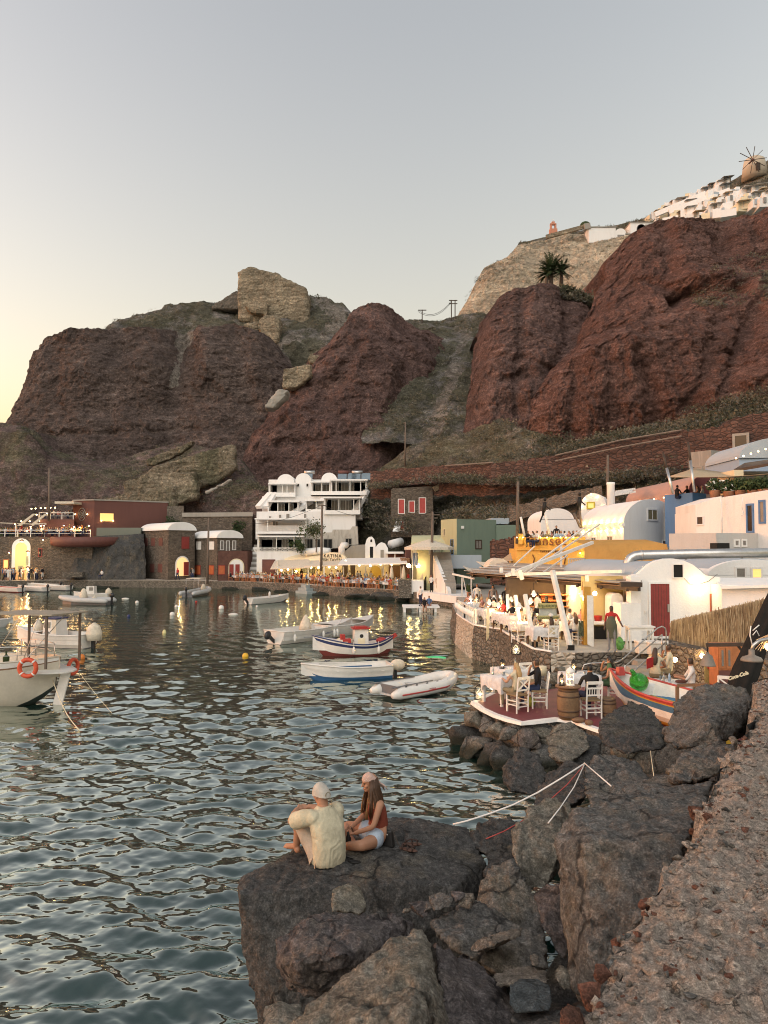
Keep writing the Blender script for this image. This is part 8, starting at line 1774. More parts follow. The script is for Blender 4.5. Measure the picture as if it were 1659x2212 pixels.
def crowds():
 rg=random.Random(31);tops=['white','white','sky','black','blue','pink','cream','red','grey','green','orange','floral','khaki']
 nm=dict(white='white',sky='pale blue',black='black',blue='blue',pink='pink',cream='cream',red='red',grey='grey',green='green',orange='orange',floral='patterned',khaki='khaki',navy='navy')
 chair=far_chair(M_ORWOOD,'orange wooden tavern chair on the far quay');first=True
 def quay_Y(x):return np.interp(x,[q[0]for q in QL],[q[1]for q in QL])
 tabs=[]
 for row,off in enumerate((1.0,3.0,5.2)):
  x=512+row*8
  while x<872:
   Y=quay_Y(x)+off
   if not(650<x<690 and row==0)and not(row==2 and x<600):tabs.append((x,Y,row))
   x+=22+rg.uniform(-2,3)
 for i,(x,Y,row)in enumerate(tabs):
  p=G(x,Y);p.z=1.0;r=rg.uniform(-.3,.3)-.12
  t=thing('dining_table','white-clothed table on the tavern quay across the harbour','table',tuple(p),r,'tables on the tavern quay')
  m=MB();m.box(0,0,.37,.08,.08,.74);m.box(0,0,.03,.5,.5,.05);m.build('pedestal',M_ORWOOD,t);m=MB();m.box(0,0,.74,.95,.95,.03);m.lathe([(.66,.48),(.67,.755),(.05,.758)],4,sm=False);m.build('tablecloth',M_CLOTH,t)
  for k in range(4):
   if rg.random()<.12:continue
   a=r+k*math.pi/2+.1;q=p+Vector((math.sin(a)*.78,-math.cos(a)*.78,0));rz=face_to(q,p)
   c=chair if first else dup(chair,group='chairs on the tavern quay');first=False;c['group']='chairs on the tavern quay';c.location=q;c.rotation_euler=(0,0,rz)
   if rg.random()<(.80 if row<2 else .6):
    tp=rg.choice(tops);key=rg.choice(['sit','sit','sitlap','sitl','sitface'])
    person('diner in a %s top seated on the tavern quay across the harbour'%nm[tp],key,q,rz,tp,rg.choice(['navy','khaki','grey','black','white']),rg.choice(['black','brown','brown','blond']),rg.choice(['tan','fair']),'black','diners on the tavern quay')
 for i in range(20):
  x=rg.uniform(600,870);Y=quay_Y(x)+rg.uniform(4.0,7.2);p=G(x,Y);p.z=1.0;tp=rg.choice(['white','white','sky','black','grey','white'])
  person('person in a %s shirt standing under the tavern awning'%nm[tp],rg.choice(['stand','walk','phone']),p,rg.uniform(0,6.3),tp,rg.choice(['navy','black','khaki']),rg.choice(['black','brown']),'tan','black','people standing at the fish tavern')
 t=thing('bench','pale turquoise bench at the edge of the tavern quay','bench',(G(850,83).x,83,1.0));mt=paint('turquoise_paint',(.22,.34,.31),.6)
 for x in(-1,0,1):m=MB();m.box(x,0,.2,.12,.45,.4);m.build('leg',mt,t)
 m=MB();m.box(0,0,.43,2.3,.5,.06);m.build('seat',mt,t);m=MB();m.box(.8,.25,.75,.9,.06,.6);m.build('backrest',mt,t)
 for x,y,key,tp,lg,hr,rz,s,lb in((932,1280,'stand','white','black','black',2.6,1.0,'waiter in white shirt and dark tie standing on the white landing'),(882,1268,'shorts','red','grey','brown',2.0,.95,'person in a red top by the white wall block'),(910,1262,'sitlap','white','khaki','brown',3.0,1,'person in white sitting under the green house arch'),(922,1270,'sitlap','cream','khaki','blond',2.6,1,'person in cream leaning back on the landing seat'),(946,1278,'standl','khaki','khaki','brown',3.6,.95,'woman in a long sand-coloured dress on the landing'),(957,1276,'stand','floral','navy','black',3.3,1,'person in a patterned shirt right of the woman in the long dress')):
  p=W(x,y,1.06);person(lb,key,p,rz,tp,lg,hr,'tan','black',None,s)
 p=W(909,1310,.50);person('swimmer in a white shirt standing on the bathing platform','stand',p,2.2,'white','navy','black','tan')
 for k,(x,y)in enumerate(((917,1312),(927,1308))):p=W(x,y,.50);person(['bather in dark clothes bending on the platform edge','bather in a blue shirt sitting on the platform edge'][k],'sitlap',p+Vector((0,0,-.42)),math.pi,['black','blue'][k],'skin','black','tan')
 p=P(925,1199,79.5);person('man leaning over the balcony of the lime-green house','phone',p-Vector((0,0,.25)),-.6+math.pi,'khaki','grey','black','tan')
 for i in range(34):
  x=rg.uniform(-8,110);Y=quay_Y(x)+rg.uniform(.5,3.0);p=G(x,Y);p.z=1.0;tp=rg.choice(['white','sky','white','black','pink','cream','blue'])
  person('walker in a %s top on the left promenade'%nm[tp],rg.choice(['stand','walk','standl','shorts','phone']),p,rg.uniform(0,6.3),tp,rg.choice(['navy','khaki','black','white']),rg.choice(['black','brown','blond']),rg.choice(['tan','fair']),'black','walkers on the left promenade')
 p=P(220,1236,103.4);p.z=1.2;person('man in a white shirt sitting on the stone parapet by the crag','sitlap',p,2.8,'white','navy','black','tan')
 for x,Y,tp,key,lb in((385,102.6,'red','walk','person in red walking past the lit arched doorway'),(415,102.8,'black','stand','person in black standing by the tall stone house'),(418,102.6,'grey','stand','person in grey beside the one in black by the stone house')):
  p=G(x,Y+.6);p.z=1.0;person(lb,key,p,2.5,tp,'navy','black','tan')
 for i in range(46):
  x=-5+i*4.3+rg.uniform(-1,1);
  if x>192:break
  z1=P(60,1160,105).z;p=G(x,106+rg.uniform(0,1.6));p.z=z1+.15;tp=rg.choice(tops)
  person('diner in a %s top behind the railing of the left restaurant'%nm[tp],rg.choice(['sit','sitl','sitface','stand']if i%3==0 else['sit','sitl','sitface']),p,rg.uniform(0,6.3),tp,'navy',rg.choice(['black','brown','blond']),'tan','black','diners of the left restaurant')
 for i in range(9):
  x=rg.uniform(86,157);z2=P(120,1122,109).z;p=G(x,109.6+rg.random());p.z=z2+.15;tp=rg.choice(['white','white','black','pink'])
  person('diner in a %s top on the upper left terrace'%nm[tp],'sit',p,rg.uniform(0,6.3),tp,'navy','black','tan','black','diners on the upper left terrace')
 zd=P(1185,1157,55.8).z-1.0
 for x,d,tp,key,hr,rz in((1140,56.6,'black','sit','black',3.6),(1151,57,'white','sitl','brown',1),(1160,56.5,'white','sit','black',2.2),(1172,57,'floral','sitl','brown',3.9),(1182,56.6,'khaki','sit','brown',2.8),(1192,56.8,'pink','sitl','brown',1.5),(1202,56.4,'sky','sit','black',3.3),(1212,56.4,'sky','sitlap','brown',2.9),(1220,57,'white','sit','black',1.2),(1229,56,'pink','sitl','brown',2.0),(1238,56.2,'black','sit','brown',3.4),(1246,56,'khaki','sitface','black',3.0)):
  p=G(x,d);p.z=zd+.12;person('diner in a %s top behind the parapet of the yellow tavern'%nm[tp],key,p,rz,tp,'navy',hr,'tan','black','diners on the yellow tavern deck')
 p=G(1202,58);p.z=zd+.1;person('waiter in black standing among the diners of the yellow tavern','stand',p,2.8,'black','black','black','tan')
 for k,x in enumerate((1150,1185,1222)):p=G(x,57.2);tag_t=thing('dining_table','table behind the parapet of the yellow tavern deck','table',(p.x,p.y,zd),0,'tables on the yellow tavern deck');m=MB();m.box(0,0,.74,1.0,.8,.04);m.build('tabletop',M_CLOTH,tag_t);m=MB();m.box(0,0,.36,.1,.1,.72);m.build('pedestal',M_WOOD,tag_t)
 zb=P(1497,1064,47.5).z-.75
 for x,d,tp,key,hr,rz,lb in((1464,48.6,'black','sit','black',-1.2,'man in a black T-shirt at the left end of the blue terrace'),(1486,49,'black','sit','brown',.6,'dark-haired diner second from the left on the blue terrace'),(1508,48.8,'grey','sitl','brown',1.4,'woman in grey resting her chin on the blue terrace'),(1519,49,'white','sit','grey',1.3,'grey-haired man in white on the blue terrace'),(1568,47.6,'cream','sit','grey',.8,'pale-haired diner behind the flower pots'),(1588,47.3,'white','sitl','blond',1.6,'blond woman in white behind the flower pots'),(1602,47.2,'red','sit','black',1.9,'diner in dark red behind the flower pots'),(1650,46.6,'white','sit','grey',1.2,'diner in white at the right edge of the blue terrace')):
  p=G(x,d);p.z=zb+(.05 if x<1540 else .30);person(lb,key,p,rz,tp,'navy',hr,'tan')
 for k,(x,y,d,w_)in enumerate(((1545,1068,44.5,.55),(1575,1070,44,.6),(1600,1068,43.6,.6),(1628,1068,43,.6),(1650,1066,42.6,.6))):
  t=thing('flower_pot',['terracotta pot with a green flowering shrub on the terrace wall','white-flowering shrub second along the blue terrace wall','dense dark shrub third along the blue terrace wall','low olive shrub fourth along the blue terrace wall','low olive shrub at the right edge of the blue terrace wall'][k],'plant',tuple(P(x,y+12,d)))
  m=MB();m.lathe([(.24,0),(.32,.5),(.34,.55)],12);m.build('pot',paint('terracotta',(.32,.15,.085),.8),t)
  rg2=np.random.default_rng(k);vs,fs,mi=[],[],[]
  for j in range(420):
   v=rg2.standard_normal(3);v/=np.linalg.norm(v);r=w_*(.4+.6*rg2.random());c=np.array([0,0,.85])+v*r*np.array([1,.8,.75]);a,b=rg2.standard_normal(3)*.05,rg2.standard_normal(3)*.05;o=len(vs);vs+=[c-a,c+b,c+a,c-b];fs.append((o,o+1,o+2,o+3));mi.append(2 if(k<2 and rg2.random()<.10)else int(rg2.integers(0,2)))
  npobj('foliage',vs,fs,[M_LEAF[0],M_LEAF[1],M_WPAINT],False,t,mi)
 tb=lambda x,y,d:Vector((P(x,y,d).x,d,ZU))
 for x,d,tp,key,hr,sk,rz,lb in((1013,44.2,'pink','sitl','brown','tan',.4,'woman in pink at the tip table of the tavern terrace'),(1030,43.2,'floral','sit','brown','tan',1.8,'diner in a patterned top at the tip table'),(1040,41,'pink','sitl','blond','tan',-2.2,'woman in a pale pink blouse with long fair hair near the thick-legged table'),(1052,40.4,'floral','sitl','blond','fair',1.9,'long-haired woman beside the one in pink'),(1066,40.2,'white','sit','black','tan',.5,'diner in white behind the thick-legged table'),(1078,39.5,'black','sit','black','tan',1.2,'diner in black behind the farthest white post'),(1086,38.4,'red','sit','brown','tan',2.0,'diner in red between the far white posts'),(1100,38,'pink','sitl','brown','tan',-1.5,'woman in pink by the fourth white post'),(1106,36.4,'black','sit','black','tan',.3,'man in black by the fourth white post'),(1120,35.8,'white','sitl','brown','fair',1.7,'woman in white between the third and fourth posts'),(1124,33.6,'floral','sit','brown','tan',-.7,'diner in a patterned shirt beside the third leaning post'),(1142,33.4,'black','sit','black','tan',1.6,'man in black behind the second leaning post'),(1152,31.6,'floral','sitl','black','tan',-1.3,'woman in a patterned blouse facing the white cap'),(1188,29.9,'cream','sitl','brown','tan',.15,'woman in a white cap seen from behind on a cross-back chair'),(1212,33.2,'grey','sit','grey','tan',2.6,'grey-haired diner in the middle of the tavern terrace'),(1228,33,'white','sit','black','tan',-2.2,'man in white in the middle of the tavern terrace'),(1240,31.2,'white','sitl','brown','tan',.2,'woman in a white top with her back turned by the patterned throw'),(1254,32.8,'pink','sitl','brown','tan',2.4,'woman in pink facing the camera near the yellow post'),(1180,34.5,'black','stand','black','dark',1.0,'waiter in black standing before the bar counter'),(1160,37,'white','stand','black','tan',2.0,'waiter in white deep in the tavern terrace'),(1092,42.5,'black','stand','black','tan',2.8,'person in black standing at the back of the tavern terrace'),(1064,44.6,'floral','standl','brown','tan',2.8,'woman standing at the back near the terrace tip'),(1030,45.5,'white','stand','brown','tan',2.9,'person in white standing near the terrace tip')):
  p=Vector((G(x,d).x,d,ZU));person(lb,key,p,rz,tp,rg.choice(['navy','black','khaki']),hr,sk)
 p=Vector((G(1188,29.9).x,29.9,ZU+1.20));m=MB();m.lathe([(.10,0),(.105,.05),(.08,.10),(.01,.125)],14);m.box(-.10,.08,.015,.12,.10,.012);o=m.build('cap',CL['white']);o.location=p;tag(o,'white cap on the woman with her back to the camera','cap')
 p=W(1322,1408,ZU);w_=person('waiter in a red shirt and long green apron holding the serving table','reach',p,R(150),'red','grey','black','dark','grey')
 m=MB();g=[]
 for i in range(9):
  z=1.32-.82*i/8;hw=.11+.10*min(1,i/3);g.append([(hw*s,.115+.03*math.sin(i*.6)-.09*s*s,z)for s in np.linspace(-1,1,9)])
 m.grid(g);m.build('apron',paint('apron_green',(.085,.095,.065),.9),w_)
 def Lw(x,y):return W(x,y,ZL)
 person('blond woman with long hair seated at the water-edge table','sitl',Lw(1116,1531),R(38),'cream','khaki','blond','fair')
 person('man in a black T-shirt resting his chin at the water-edge table','sitface',Lw(1162,1526),R(78),'black','navy','brown','tan',s=1.02)
 person('man in a black T-shirt with his back to the camera beside the barrel','sit',Lw(1276,1544),R(6),'black','navy','black','tan','white',s=1.04)
 person('dark-haired woman in a green dress next to the man in black','sitll',Lw(1318,1512),R(70),'green','green','black','tan')
 for x,y,d,rz,key,tp,hr,lb in((1416,1460,21.9,-30,'sitl','cream','brown','woman with bare tanned back holding a menu behind the boat'),(1447,1455,22.4,60,'sitface','cream','brown','bearded man in a tank top at the table behind the boat'),(1494,1482,20.6,75,'sit','white','brown','short-haired woman in a white sleeveless top looking down')):
  q=P(x,y,d);q.z=ZL+(.18 if d<21 else .30);person(lb,key,q,R(rz),tp,'khaki',hr,'tan')
 q=P(1404,1432,21.7);m=MB();m.box(0,0,0,.22,.02,.30);o=m.build('menu',CL['red']);o.location=q;o.rotation_euler=(R(15),R(-12),R(20));tag(o,'dark red menu held up behind the boat','menu')
 t=thing('flower_pot','small terracotta pot with a plant at the end of the landing','plant',tuple(W(1014,1290,1.0)));m=MB();m.lathe([(.2,0),(.27,.45)],10);m.build('pot',paint('terracotta',(.32,.15,.085)),t);m=MB()
 for k in range(24):a=k*2.4;m.bar((0,0,.4),(.3*math.cos(a),.3*math.sin(a),.9+.3*math.sin(k)),.05)
 m.build('foliage',M_LEAF[1],t)
 m=MB()
 for x in(998,1018):m.bar(P(x,1290,66),P(x,1243,66),.12)
 m.bar(P(978,1240,67),P(1024,1250,64),.14);m.bar(P(1000,1244,66),P(1008,1285,65),.05);tag(m.build('gate_frame',M_WWOOD),'slanting white timber gate frame at the end of the landing','gate')
crowds()
# --- the couple on the ledge
def limb_body(name,J,bones,extra,vox,slots,parent):
 """Body grown from a skeleton plus head and fingers, fused by a fine remesh into one continuous surface."""
 mb=MB()
 if slots=='tubes':
  for a,b,_ in bones:
   (p,r),(q,s_)=J[a],J[b];r=np.mean(r)*(.80 if a in('chest','shl','shr','waist','pelvis')else 1);s_=np.mean(s_)*(.80 if b in('chest','shl','shr','waist','pelvis')else 1);p,q=Vector(p),Vector(q);mb.tube([p.lerp(q,k/5)for k in range(6)],[r+(s_-r)*k/5+(.010*math.sin(math.pi*k/5)if a[:2]in('kn','el')else 0)for k in range(6)],16);mb.ell(q,(s_,s_,s_));mb.ell(p,(r,r,r))
 else:
  me,sl,c=skin_mesh('t',J,bones,None,2)
  mb.add([v.co[:]for v in me.vertices],[tuple(p.vertices)for p in me.polygons])
 vs=mb.v[:];mb.v+=extra.v;o_=len(vs);mb.f+=[tuple(i+o_ for i in f)for f in extra.f];mb.mi+=[0]*len(extra.f);mb.sm+=[True]*len(extra.f)
 o=mb.build('t',SK['tan']);m=o.modifiers.new('r','REMESH');m.mode='VOXEL';m.voxel_size=vox;s=o.modifiers.new('s','SMOOTH');s.factor=.5;s.iterations=2
 dg=bpy.context.evaluated_depsgraph_get();out=bpy.data.meshes.new_from_object(o.evaluated_get(dg));bpy.data.objects.remove(o)
 par=list(range(len(out.vertices)))
 def find(i):
  while par[i]!=i:par[i]=par[par[i]];i=par[i]
  return i
 for e in out.edges:par[find(e.vertices[0])]=find(e.vertices[1])
 import collections,bmesh
 cnt=collections.Counter(find(i)for i in range(len(par)));big=cnt.most_common(1)[0][0]
 bm=bmesh.new();bm.from_mesh(out);bm.verts.ensure_lookup_table();bmesh.ops.delete(bm,geom=[bm.verts[i]for i in range(len(par))if find(i)!=big],context='VERTS');bm.to_mesh(out);bm.free()
 out.name=name;out.materials.clear();out.polygons.foreach_set('use_smooth',[True]*len(out.polygons))
 return out
def head_parts(mb,hx,M,female=False):
 """Skull, jaw, nose, lips, brow and ears around the head centre; M turns the head."""
 def E(c,r,n=14,m=10):
  o=len(mb.v);mb.ell((0,0,0),r,n,m)
  for i in range(o,len(mb.v)):mb.v[i]=tuple(M@(Vector(mb.v[i])+Vector(c))+Vector(hx))
 k=.94 if female else 1.0
 E((0,-.012,.025),(.074*k,.094*k,.092*k),18,14);E((0,.020,-.045),(.055*k,.060*k,.066*k),16,12);E((0,.055,-.085),(.024,.022,.020))
 E((0,.086,-.012),(.011,.018,.026));E((0,.098,-.026),(.014,.012,.010));E((0,.074,-.058),(.022,.012,.007));E((0,.072,-.068),(.019,.012,.007));E((0,.066,.022),(.050,.020,.010))
 for s in(-1,1):E((s*.074*k,-.008,-.008),(.012,.022,.032));E((s*.038,.052,-.025),(.022,.024,.020))
def fingers(mb,wrist,palm,tip,side,curl=.4):
 """Palm with five unequal bent fingers; wrist -> palm direction, side = thumb side, curl bends towards 'tip'."""
 w_,p,n=Vector(wrist),Vector(palm),Vector(tip).normalized();d=(p-w_).normalized();s=Vector(side);s=(s-d*s.dot(d)).normalized()
 mb.tube([w_,w_+d*.03,w_+d*.07,w_+d*.09],[.024,.030,.034,.028],10,flat=.6)
 for k,L in enumerate((.070,.080,.074,.056)):
  b=w_+d*.085+s*(.027-.018*k);a1=b+(d*(1-curl*.3)+n*curl*.5).normalized()*L*.45;a2=a1+(d*(1-curl)+n*curl*1.1).normalized()*L*.32;a3=a2+(d*(1-1.6*curl)+n*curl*1.6).normalized()*L*.26
  mb.tube([b-d*.02,b,a1,a2,a3],[.0115,.0112,.0104,.0096,.0080],8)
 b=w_+d*.035+s*.026;mb.tube([b-s*.012,b,b+(d*.7+s*.7+n*.3).normalized()*.035,b+(d*.9+s*.45+n*.5).normalized()*.062],[.0135,.0130,.0115,.009],8)
def couple():
# ---- man, back to the camera
 loc=W(706,1864,LZ+.0);rz=math.atan2(.62,.78)
 t=thing('person','man in a cream T-shirt and backwards cap sitting with knees drawn up','person',loc,rz)
 J={'pelvis':((0,0,.11),(.15,.13)),'waist':((0,-.02,.28),(.14,.12)),'chest':((0,.03,.46),(.165,.12)),'neck':((0,.075,.605),.058),'head':((0,.10,.70),.062)}
 bones=[('pelvis','waist',1),('waist','chest',1),('chest','neck',0),('neck','head',0)]
 for s,n in((-1,'l'),(1,'r')):
  J.update({'sh'+n:((s*.195,.045,.54),.066),'el'+n:((s*.275,.315,.435),.043),'wr'+n:((s*.085,.50,.475),.030),'hi'+n:((s*.10,.05,.10),.10),'kn'+n:((s*.135,.415,.435),.064),'ca'+n:((s*.125,.40,.27),.055),'an'+n:((s*.115,.46,.075),.038),'to'+n:((s*.13,.64,.028),.032)})
  bones+=[('chest','sh'+n,1),('sh'+n,'el'+n,0),('el'+n,'wr'+n,0),('pelvis','hi'+n,2),('hi'+n,'kn'+n,2),('kn'+n,'ca'+n,0),('ca'+n,'an'+n,0),('an'+n,'to'+n,0)]
 ex=MB();hd=(0,.13,.728);M=Matrix.Rotation(R(-6),3,'X')@Matrix.Rotation(R(8),3,'Z');head_parts(ex,hd,M)
 fingers(ex,J['wrl'][0],(.02,.535,.47),(.3,.5,-.8),(0,.4,.9),.45);fingers(ex,J['wrr'][0],(-.02,.545,.455),(-.3,.5,-.8),(0,.4,.9),.45)
 for s in(-1,1):
  ex.ell((s*.115,.44,.045),(.034,.045,.042))
  for k in range(5):ex.tube([(s*.13+s*(.020-.010*k),.60,.026),(s*.13+s*(.030-.015*k),.65,.022),(s*.13+s*(.032-.016*k),.70-.012*abs(k-(3 if s>0 else 3)),.016)],[.016,.014,.011+(.003 if k==4 else 0)],6)
 ex.tube([(0,.04,.50),(0,.075,.60),(0,.105,.66),(0,.122,.71)],[.08,.064,.060,.055],14)
 me=limb_body('body',J,bones,ex,.0075,'tubes',t);me.materials.append(SK['tan']);b=bpy.data.objects.new('body',me);COL.objects.link(b);b.parent=t
 m=MB();g=[]
 for z,y,rx,ry in((.012,-.03,.185,.150),(.05,-.03,.198,.160),(.13,-.045,.195,.155),(.24,-.045,.190,.150),(.34,-.02,.195,.150),(.43,.005,.205,.145),(.50,.03,.200,.125),(.555,.05,.165,.100),(.595,.062,.100,.080),(.615,.070,.078,.070)):
  g.append([(math.copysign(abs(math.cos(p))**.85,math.cos(p))*rx,y+math.sin(p)*ry,z)for p in np.linspace(0,2*math.pi,32,endpoint=False)])
 vs=[q for r in g for q in r];k=len(g);m.add(vs,[(i*32+j,i*32+(j+1)%32,(i+1)*32+(j+1)%32,(i+1)*32+j)for i in range(k-1)for j in range(32)]+[tuple(range(32))[::-1],tuple(range((k-1)*32,k*32))])
 for s in(-1,1):m.ell((s*.165,.04,.525),(.085,.080,.072));m.tube([(s*.155,.045,.53),(s*.215,.13,.505),(s*.262,.245,.455),(s*.266,.262,.448)],[.084,.093,.091,.088],16)
 def fuse(mb,name,mat,vox,it,fs,fa,seed):
  o=mb.build('t',mat);r=o.modifiers.new('r','REMESH');r.mode='VOXEL';r.voxel_size=vox;q=o.modifiers.new('s','SMOOTH');q.factor=.5;q.iterations=it
  dg=bpy.context.evaluated_depsgraph_get();me=bpy.data.meshes.new_from_object(o.evaluated_get(dg));bpy.data.objects.remove(o);me.name=name
  v=np.array([q.co[:]for q in me.vertices]);nn=np.array([q.normal[:]for q in me.vertices]);wob=2.5*fbm(v*5,2,seed)[:,None]
  d=fbm(v*np.array([fs,fs,fs*.45])+wob,3,seed+3,.5,True)*fa+fbm(v*np.array([fs*2.2,fs*2.2,fs*.9])+wob,2,seed+9,.5,True)*fa*.45
  me.vertices.foreach_set('co',(v+nn*d[:,None]).ravel());me.polygons.foreach_set('use_smooth',[True]*len(me.polygons));me.materials.clear();me.materials.append(mat);me.update()
  q=bpy.data.objects.new(name,me);COL.objects.link(q);q.parent=t;return q
 fuse(m,'shirt',fabric('cream_tshirt',(.46,.42,.30)),.010,5,8,.0075,7)
 SJ={'pelvis':((0,.02,.10),(.16,.14))};sb=[]
 for s,n in((-1,'l'),(1,'r')):SJ.update({'hi'+n:((s*.10,.06,.115),.118),'md'+n:((s*.125,.27,.31),.094),'kn'+n:((s*.134,.375,.405),.086)});sb+=[('pelvis','hi'+n,0),('hi'+n,'md'+n,0),('md'+n,'kn'+n,0)]
 me,_,_=skin_mesh('shorts',SJ,sb,None,3);v=np.array([q.co[:]for q in me.vertices]);nn=np.array([q.normal[:]for q in me.vertices]);v=v+nn*(fbm(v*np.array([14,7,14]),3,27,.5,True)*.008)[:,None];me.vertices.foreach_set('co',v.ravel());me.polygons.foreach_set('use_smooth',[True]*len(me.polygons));me.update();me.materials.clear();me.materials.append(fabric('sand_shorts',(.36,.31,.25)));o=bpy.data.objects.new('shorts',me);COL.objects.link(o);o.parent=t
 cp=thing('cap',None,None,Vector(hd));cp.scale=(1.1,1.1,1.1);cp.parent=t;cp.rotation_euler=(R(-12),0,R(8))
 m=MB();g=[]
 for i in range(9):
  a=math.pi/2*i/8;g.append([(math.cos(p)*.085*math.cos(a)*1.02,-.012+math.sin(p)*.108*math.cos(a),.000+.125*math.sin(a)-(.035*max(0,-math.sin(p))*math.cos(a)))for p in np.linspace(0,2*math.pi,33)])
 m.grid(g);m.build('crown',fabric('beige_cap',(.42,.39,.34)),cp)
 m=MB();m.tube([(math.cos(p)*.040,-.112+.008*math.cos(p),-.012+.030*math.sin(p))for p in np.linspace(0,math.pi,9)],.004,5);m.build('opening_edge',CL['khaki'],cp)
 m=MB();m.tube([(-.035,-.108,-.038),(0,-.116,-.046),(.028,-.112,-.044),(.034,-.118,-.075),(.026,-.125,-.115),(.02,-.12,-.13)],.006,6,flat=.5);m.build('strap',CL['khaki'],cp)
 m=MB();m.ell((0,-.095,-.012),(.036,.018,.020));m.build('hair',HR['brown'],cp)
 # ---- woman, cross-legged, facing left
 loc=W(818,1822,LZ-.02);rz=math.atan2(.86,-.28)
 t=thing('person','woman in a rust top and crochet headscarf sitting cross-legged','person',loc,rz)
 J={'pelvis':((0,0,.11),(.15,.12)),'waist':((0,.0,.27),(.115,.095)),'chest':((0,.035,.44),(.135,.105)),'neck':((0,.075,.585),.046),'head':((0,.10,.67),.052)}
 bones=[('pelvis','waist',1),('waist','chest',1),('chest','neck',0),('neck','head',0)]
 for s,n in((-1,'l'),(1,'r')):
  J.update({'sh'+n:((s*.160,.03,.525),.050),'el'+n:((s*.205,.13,.28),.037),'wr'+n:((s*.085,.335,.185),.026),'hi'+n:((s*.11,.04,.095),.105),'kn'+n:((s*.345,.32,.135),.066),'ca'+n:((s*.17,.39-.04*s,.085),.056),'an'+n:((-s*.04,.40-.08*s,.055),.036),'to'+n:((-s*.19,.37-.10*s,.04),.030)})
  bones+=[('chest','sh'+n,0),('sh'+n,'el'+n,0),('el'+n,'wr'+n,0),('pelvis','hi'+n,2),('hi'+n,'kn'+n,0),('kn'+n,'ca'+n,0),('ca'+n,'an'+n,0),('an'+n,'to'+n,0)]
 ex=MB();hd=(0,.115,.735);M=Matrix.Rotation(R(-8),3,'X')@Matrix.Rotation(R(-4),3,'Z');head_parts(ex,hd,M,True)
 fingers(ex,J['wrl'][0],(-.02,.40,.165),(.2,.4,-.9),(.5,.3,.8),.4);fingers(ex,J['wrr'][0],(.02,.405,.185),(-.2,.4,-.9),(-.5,.3,.8),.4)
 ex.tube([(0,.04,.48),(0,.075,.57),(0,.10,.66),(0,.112,.72)],[.06,.046,.042,.04],14)
 me=limb_body('body',J,bones,ex,.0070,None,t);me.materials.append(SK['tan']);b=bpy.data.objects.new('body',me);COL.objects.link(b);b.parent=t
 def HP(c):return M@Vector(c)+Vector(hd)
 fc=thing('face',None,None,(0,0,0));fc.parent=t
 for s in(-1,1):
  m=MB();m.ell(HP((s*.029,.068,-.004)),(.011,.007,.0065),10,8);m.build('eye',paint('eye_dark',(.02,.014,.010),.2),fc)
  m=MB();m.tube([HP((s*.014,.082,.016)),HP((s*.030,.080,.021)),HP((s*.046,.066,.016))],.0032,5);m.build('eyebrow',HR['brown'],fc)
 m=MB();m.ell(HP((0,.0805,-.0625)),(.019,.0065,.0065),10,8);m.build('lips',paint('lips',(.30,.095,.075),.4),fc)
 SJ={'pelvis':((0,.0,.16),(.150,.125)),'waist':((0,.0,.28),(.140,.118)),'chest':((0,.04,.43),(.165,.130)),'nk':((0,.05,.50),(.130,.10))}
 me,_,_=skin_mesh('halter_top',SJ,[('pelvis','waist',0),('waist','chest',0),('chest','nk',0)],None,3);v=np.array([q.co[:]for q in me.vertices]);nn=np.array([q.normal[:]for q in me.vertices]);v=v+nn*(fbm(v*np.array([12,12,6]),3,37,.5,True)*.005)[:,None];me.vertices.foreach_set('co',v.ravel());me.polygons.foreach_set('use_smooth',[True]*len(me.polygons));me.update();me.materials.clear();me.materials.append(fabric('rust_top',(.20,.050,.030)));o=bpy.data.objects.new('halter_top',me);COL.objects.link(o);o.parent=t
 SJ={'pelvis':((0,.005,.12),(.190,.16)),'up':((0,0,.22),(.158,.132))};sb=[('pelvis','up',0)]
 for s,n in((-1,'l'),(1,'r')):SJ.update({'hi'+n:((s*.13,.07,.112),.132),'md'+n:((s*.225,.185,.125),.118)});sb+=[('pelvis','hi'+n,0),('hi'+n,'md'+n,0)]
 me,_,_=skin_mesh('denim_shorts',SJ,sb,None,3);v=np.array([q.co[:]for q in me.vertices]);nn=np.array([q.normal[:]for q in me.vertices]);v=v+nn*(fbm(v*15,3,47,.5,True)*.006)[:,None];me.vertices.foreach_set('co',v.ravel());me.polygons.foreach_set('use_smooth',[True]*len(me.polygons));me.update();me.materials.clear();me.materials.append(fabric('pale_denim',(.34,.40,.47)));o=bpy.data.objects.new('denim_shorts',me);COL.objects.link(o);o.parent=t
 rg=random.Random(4);m=MB()
 for k in range(170):
  a=rg.uniform(math.radians(78),math.radians(282));ox,oy=math.sin(a),math.cos(a)
  p0=HP((ox*.074,oy*.090-.010,rg.uniform(.02,.05)));L=rg.uniform(.32,.46);fr=max(0,oy)
  p1=p0+Vector((ox*.020,oy*.018-.005,-.11));p2=p1+Vector((ox*(.045 if fr<.2 else .02),oy*.02-(.02 if oy<0 else-.015),-L*.35));p3=p2+Vector((ox*.006+rg.uniform(-.02,.02),(.012 if fr>0 else-.01)+rg.uniform(-.015,.015),-L*.38))
  m.tube([p0,p1,p2,p3],[.010,.013,.012,.003],5)
 m.ell(HP((0,-.035,-.02)),(.076,.075,.085),14,10);m.build('hair',paint('long_brown_hair',(.062,.030,.014),.45,0,.5,14,.2),t)
 m=MB()
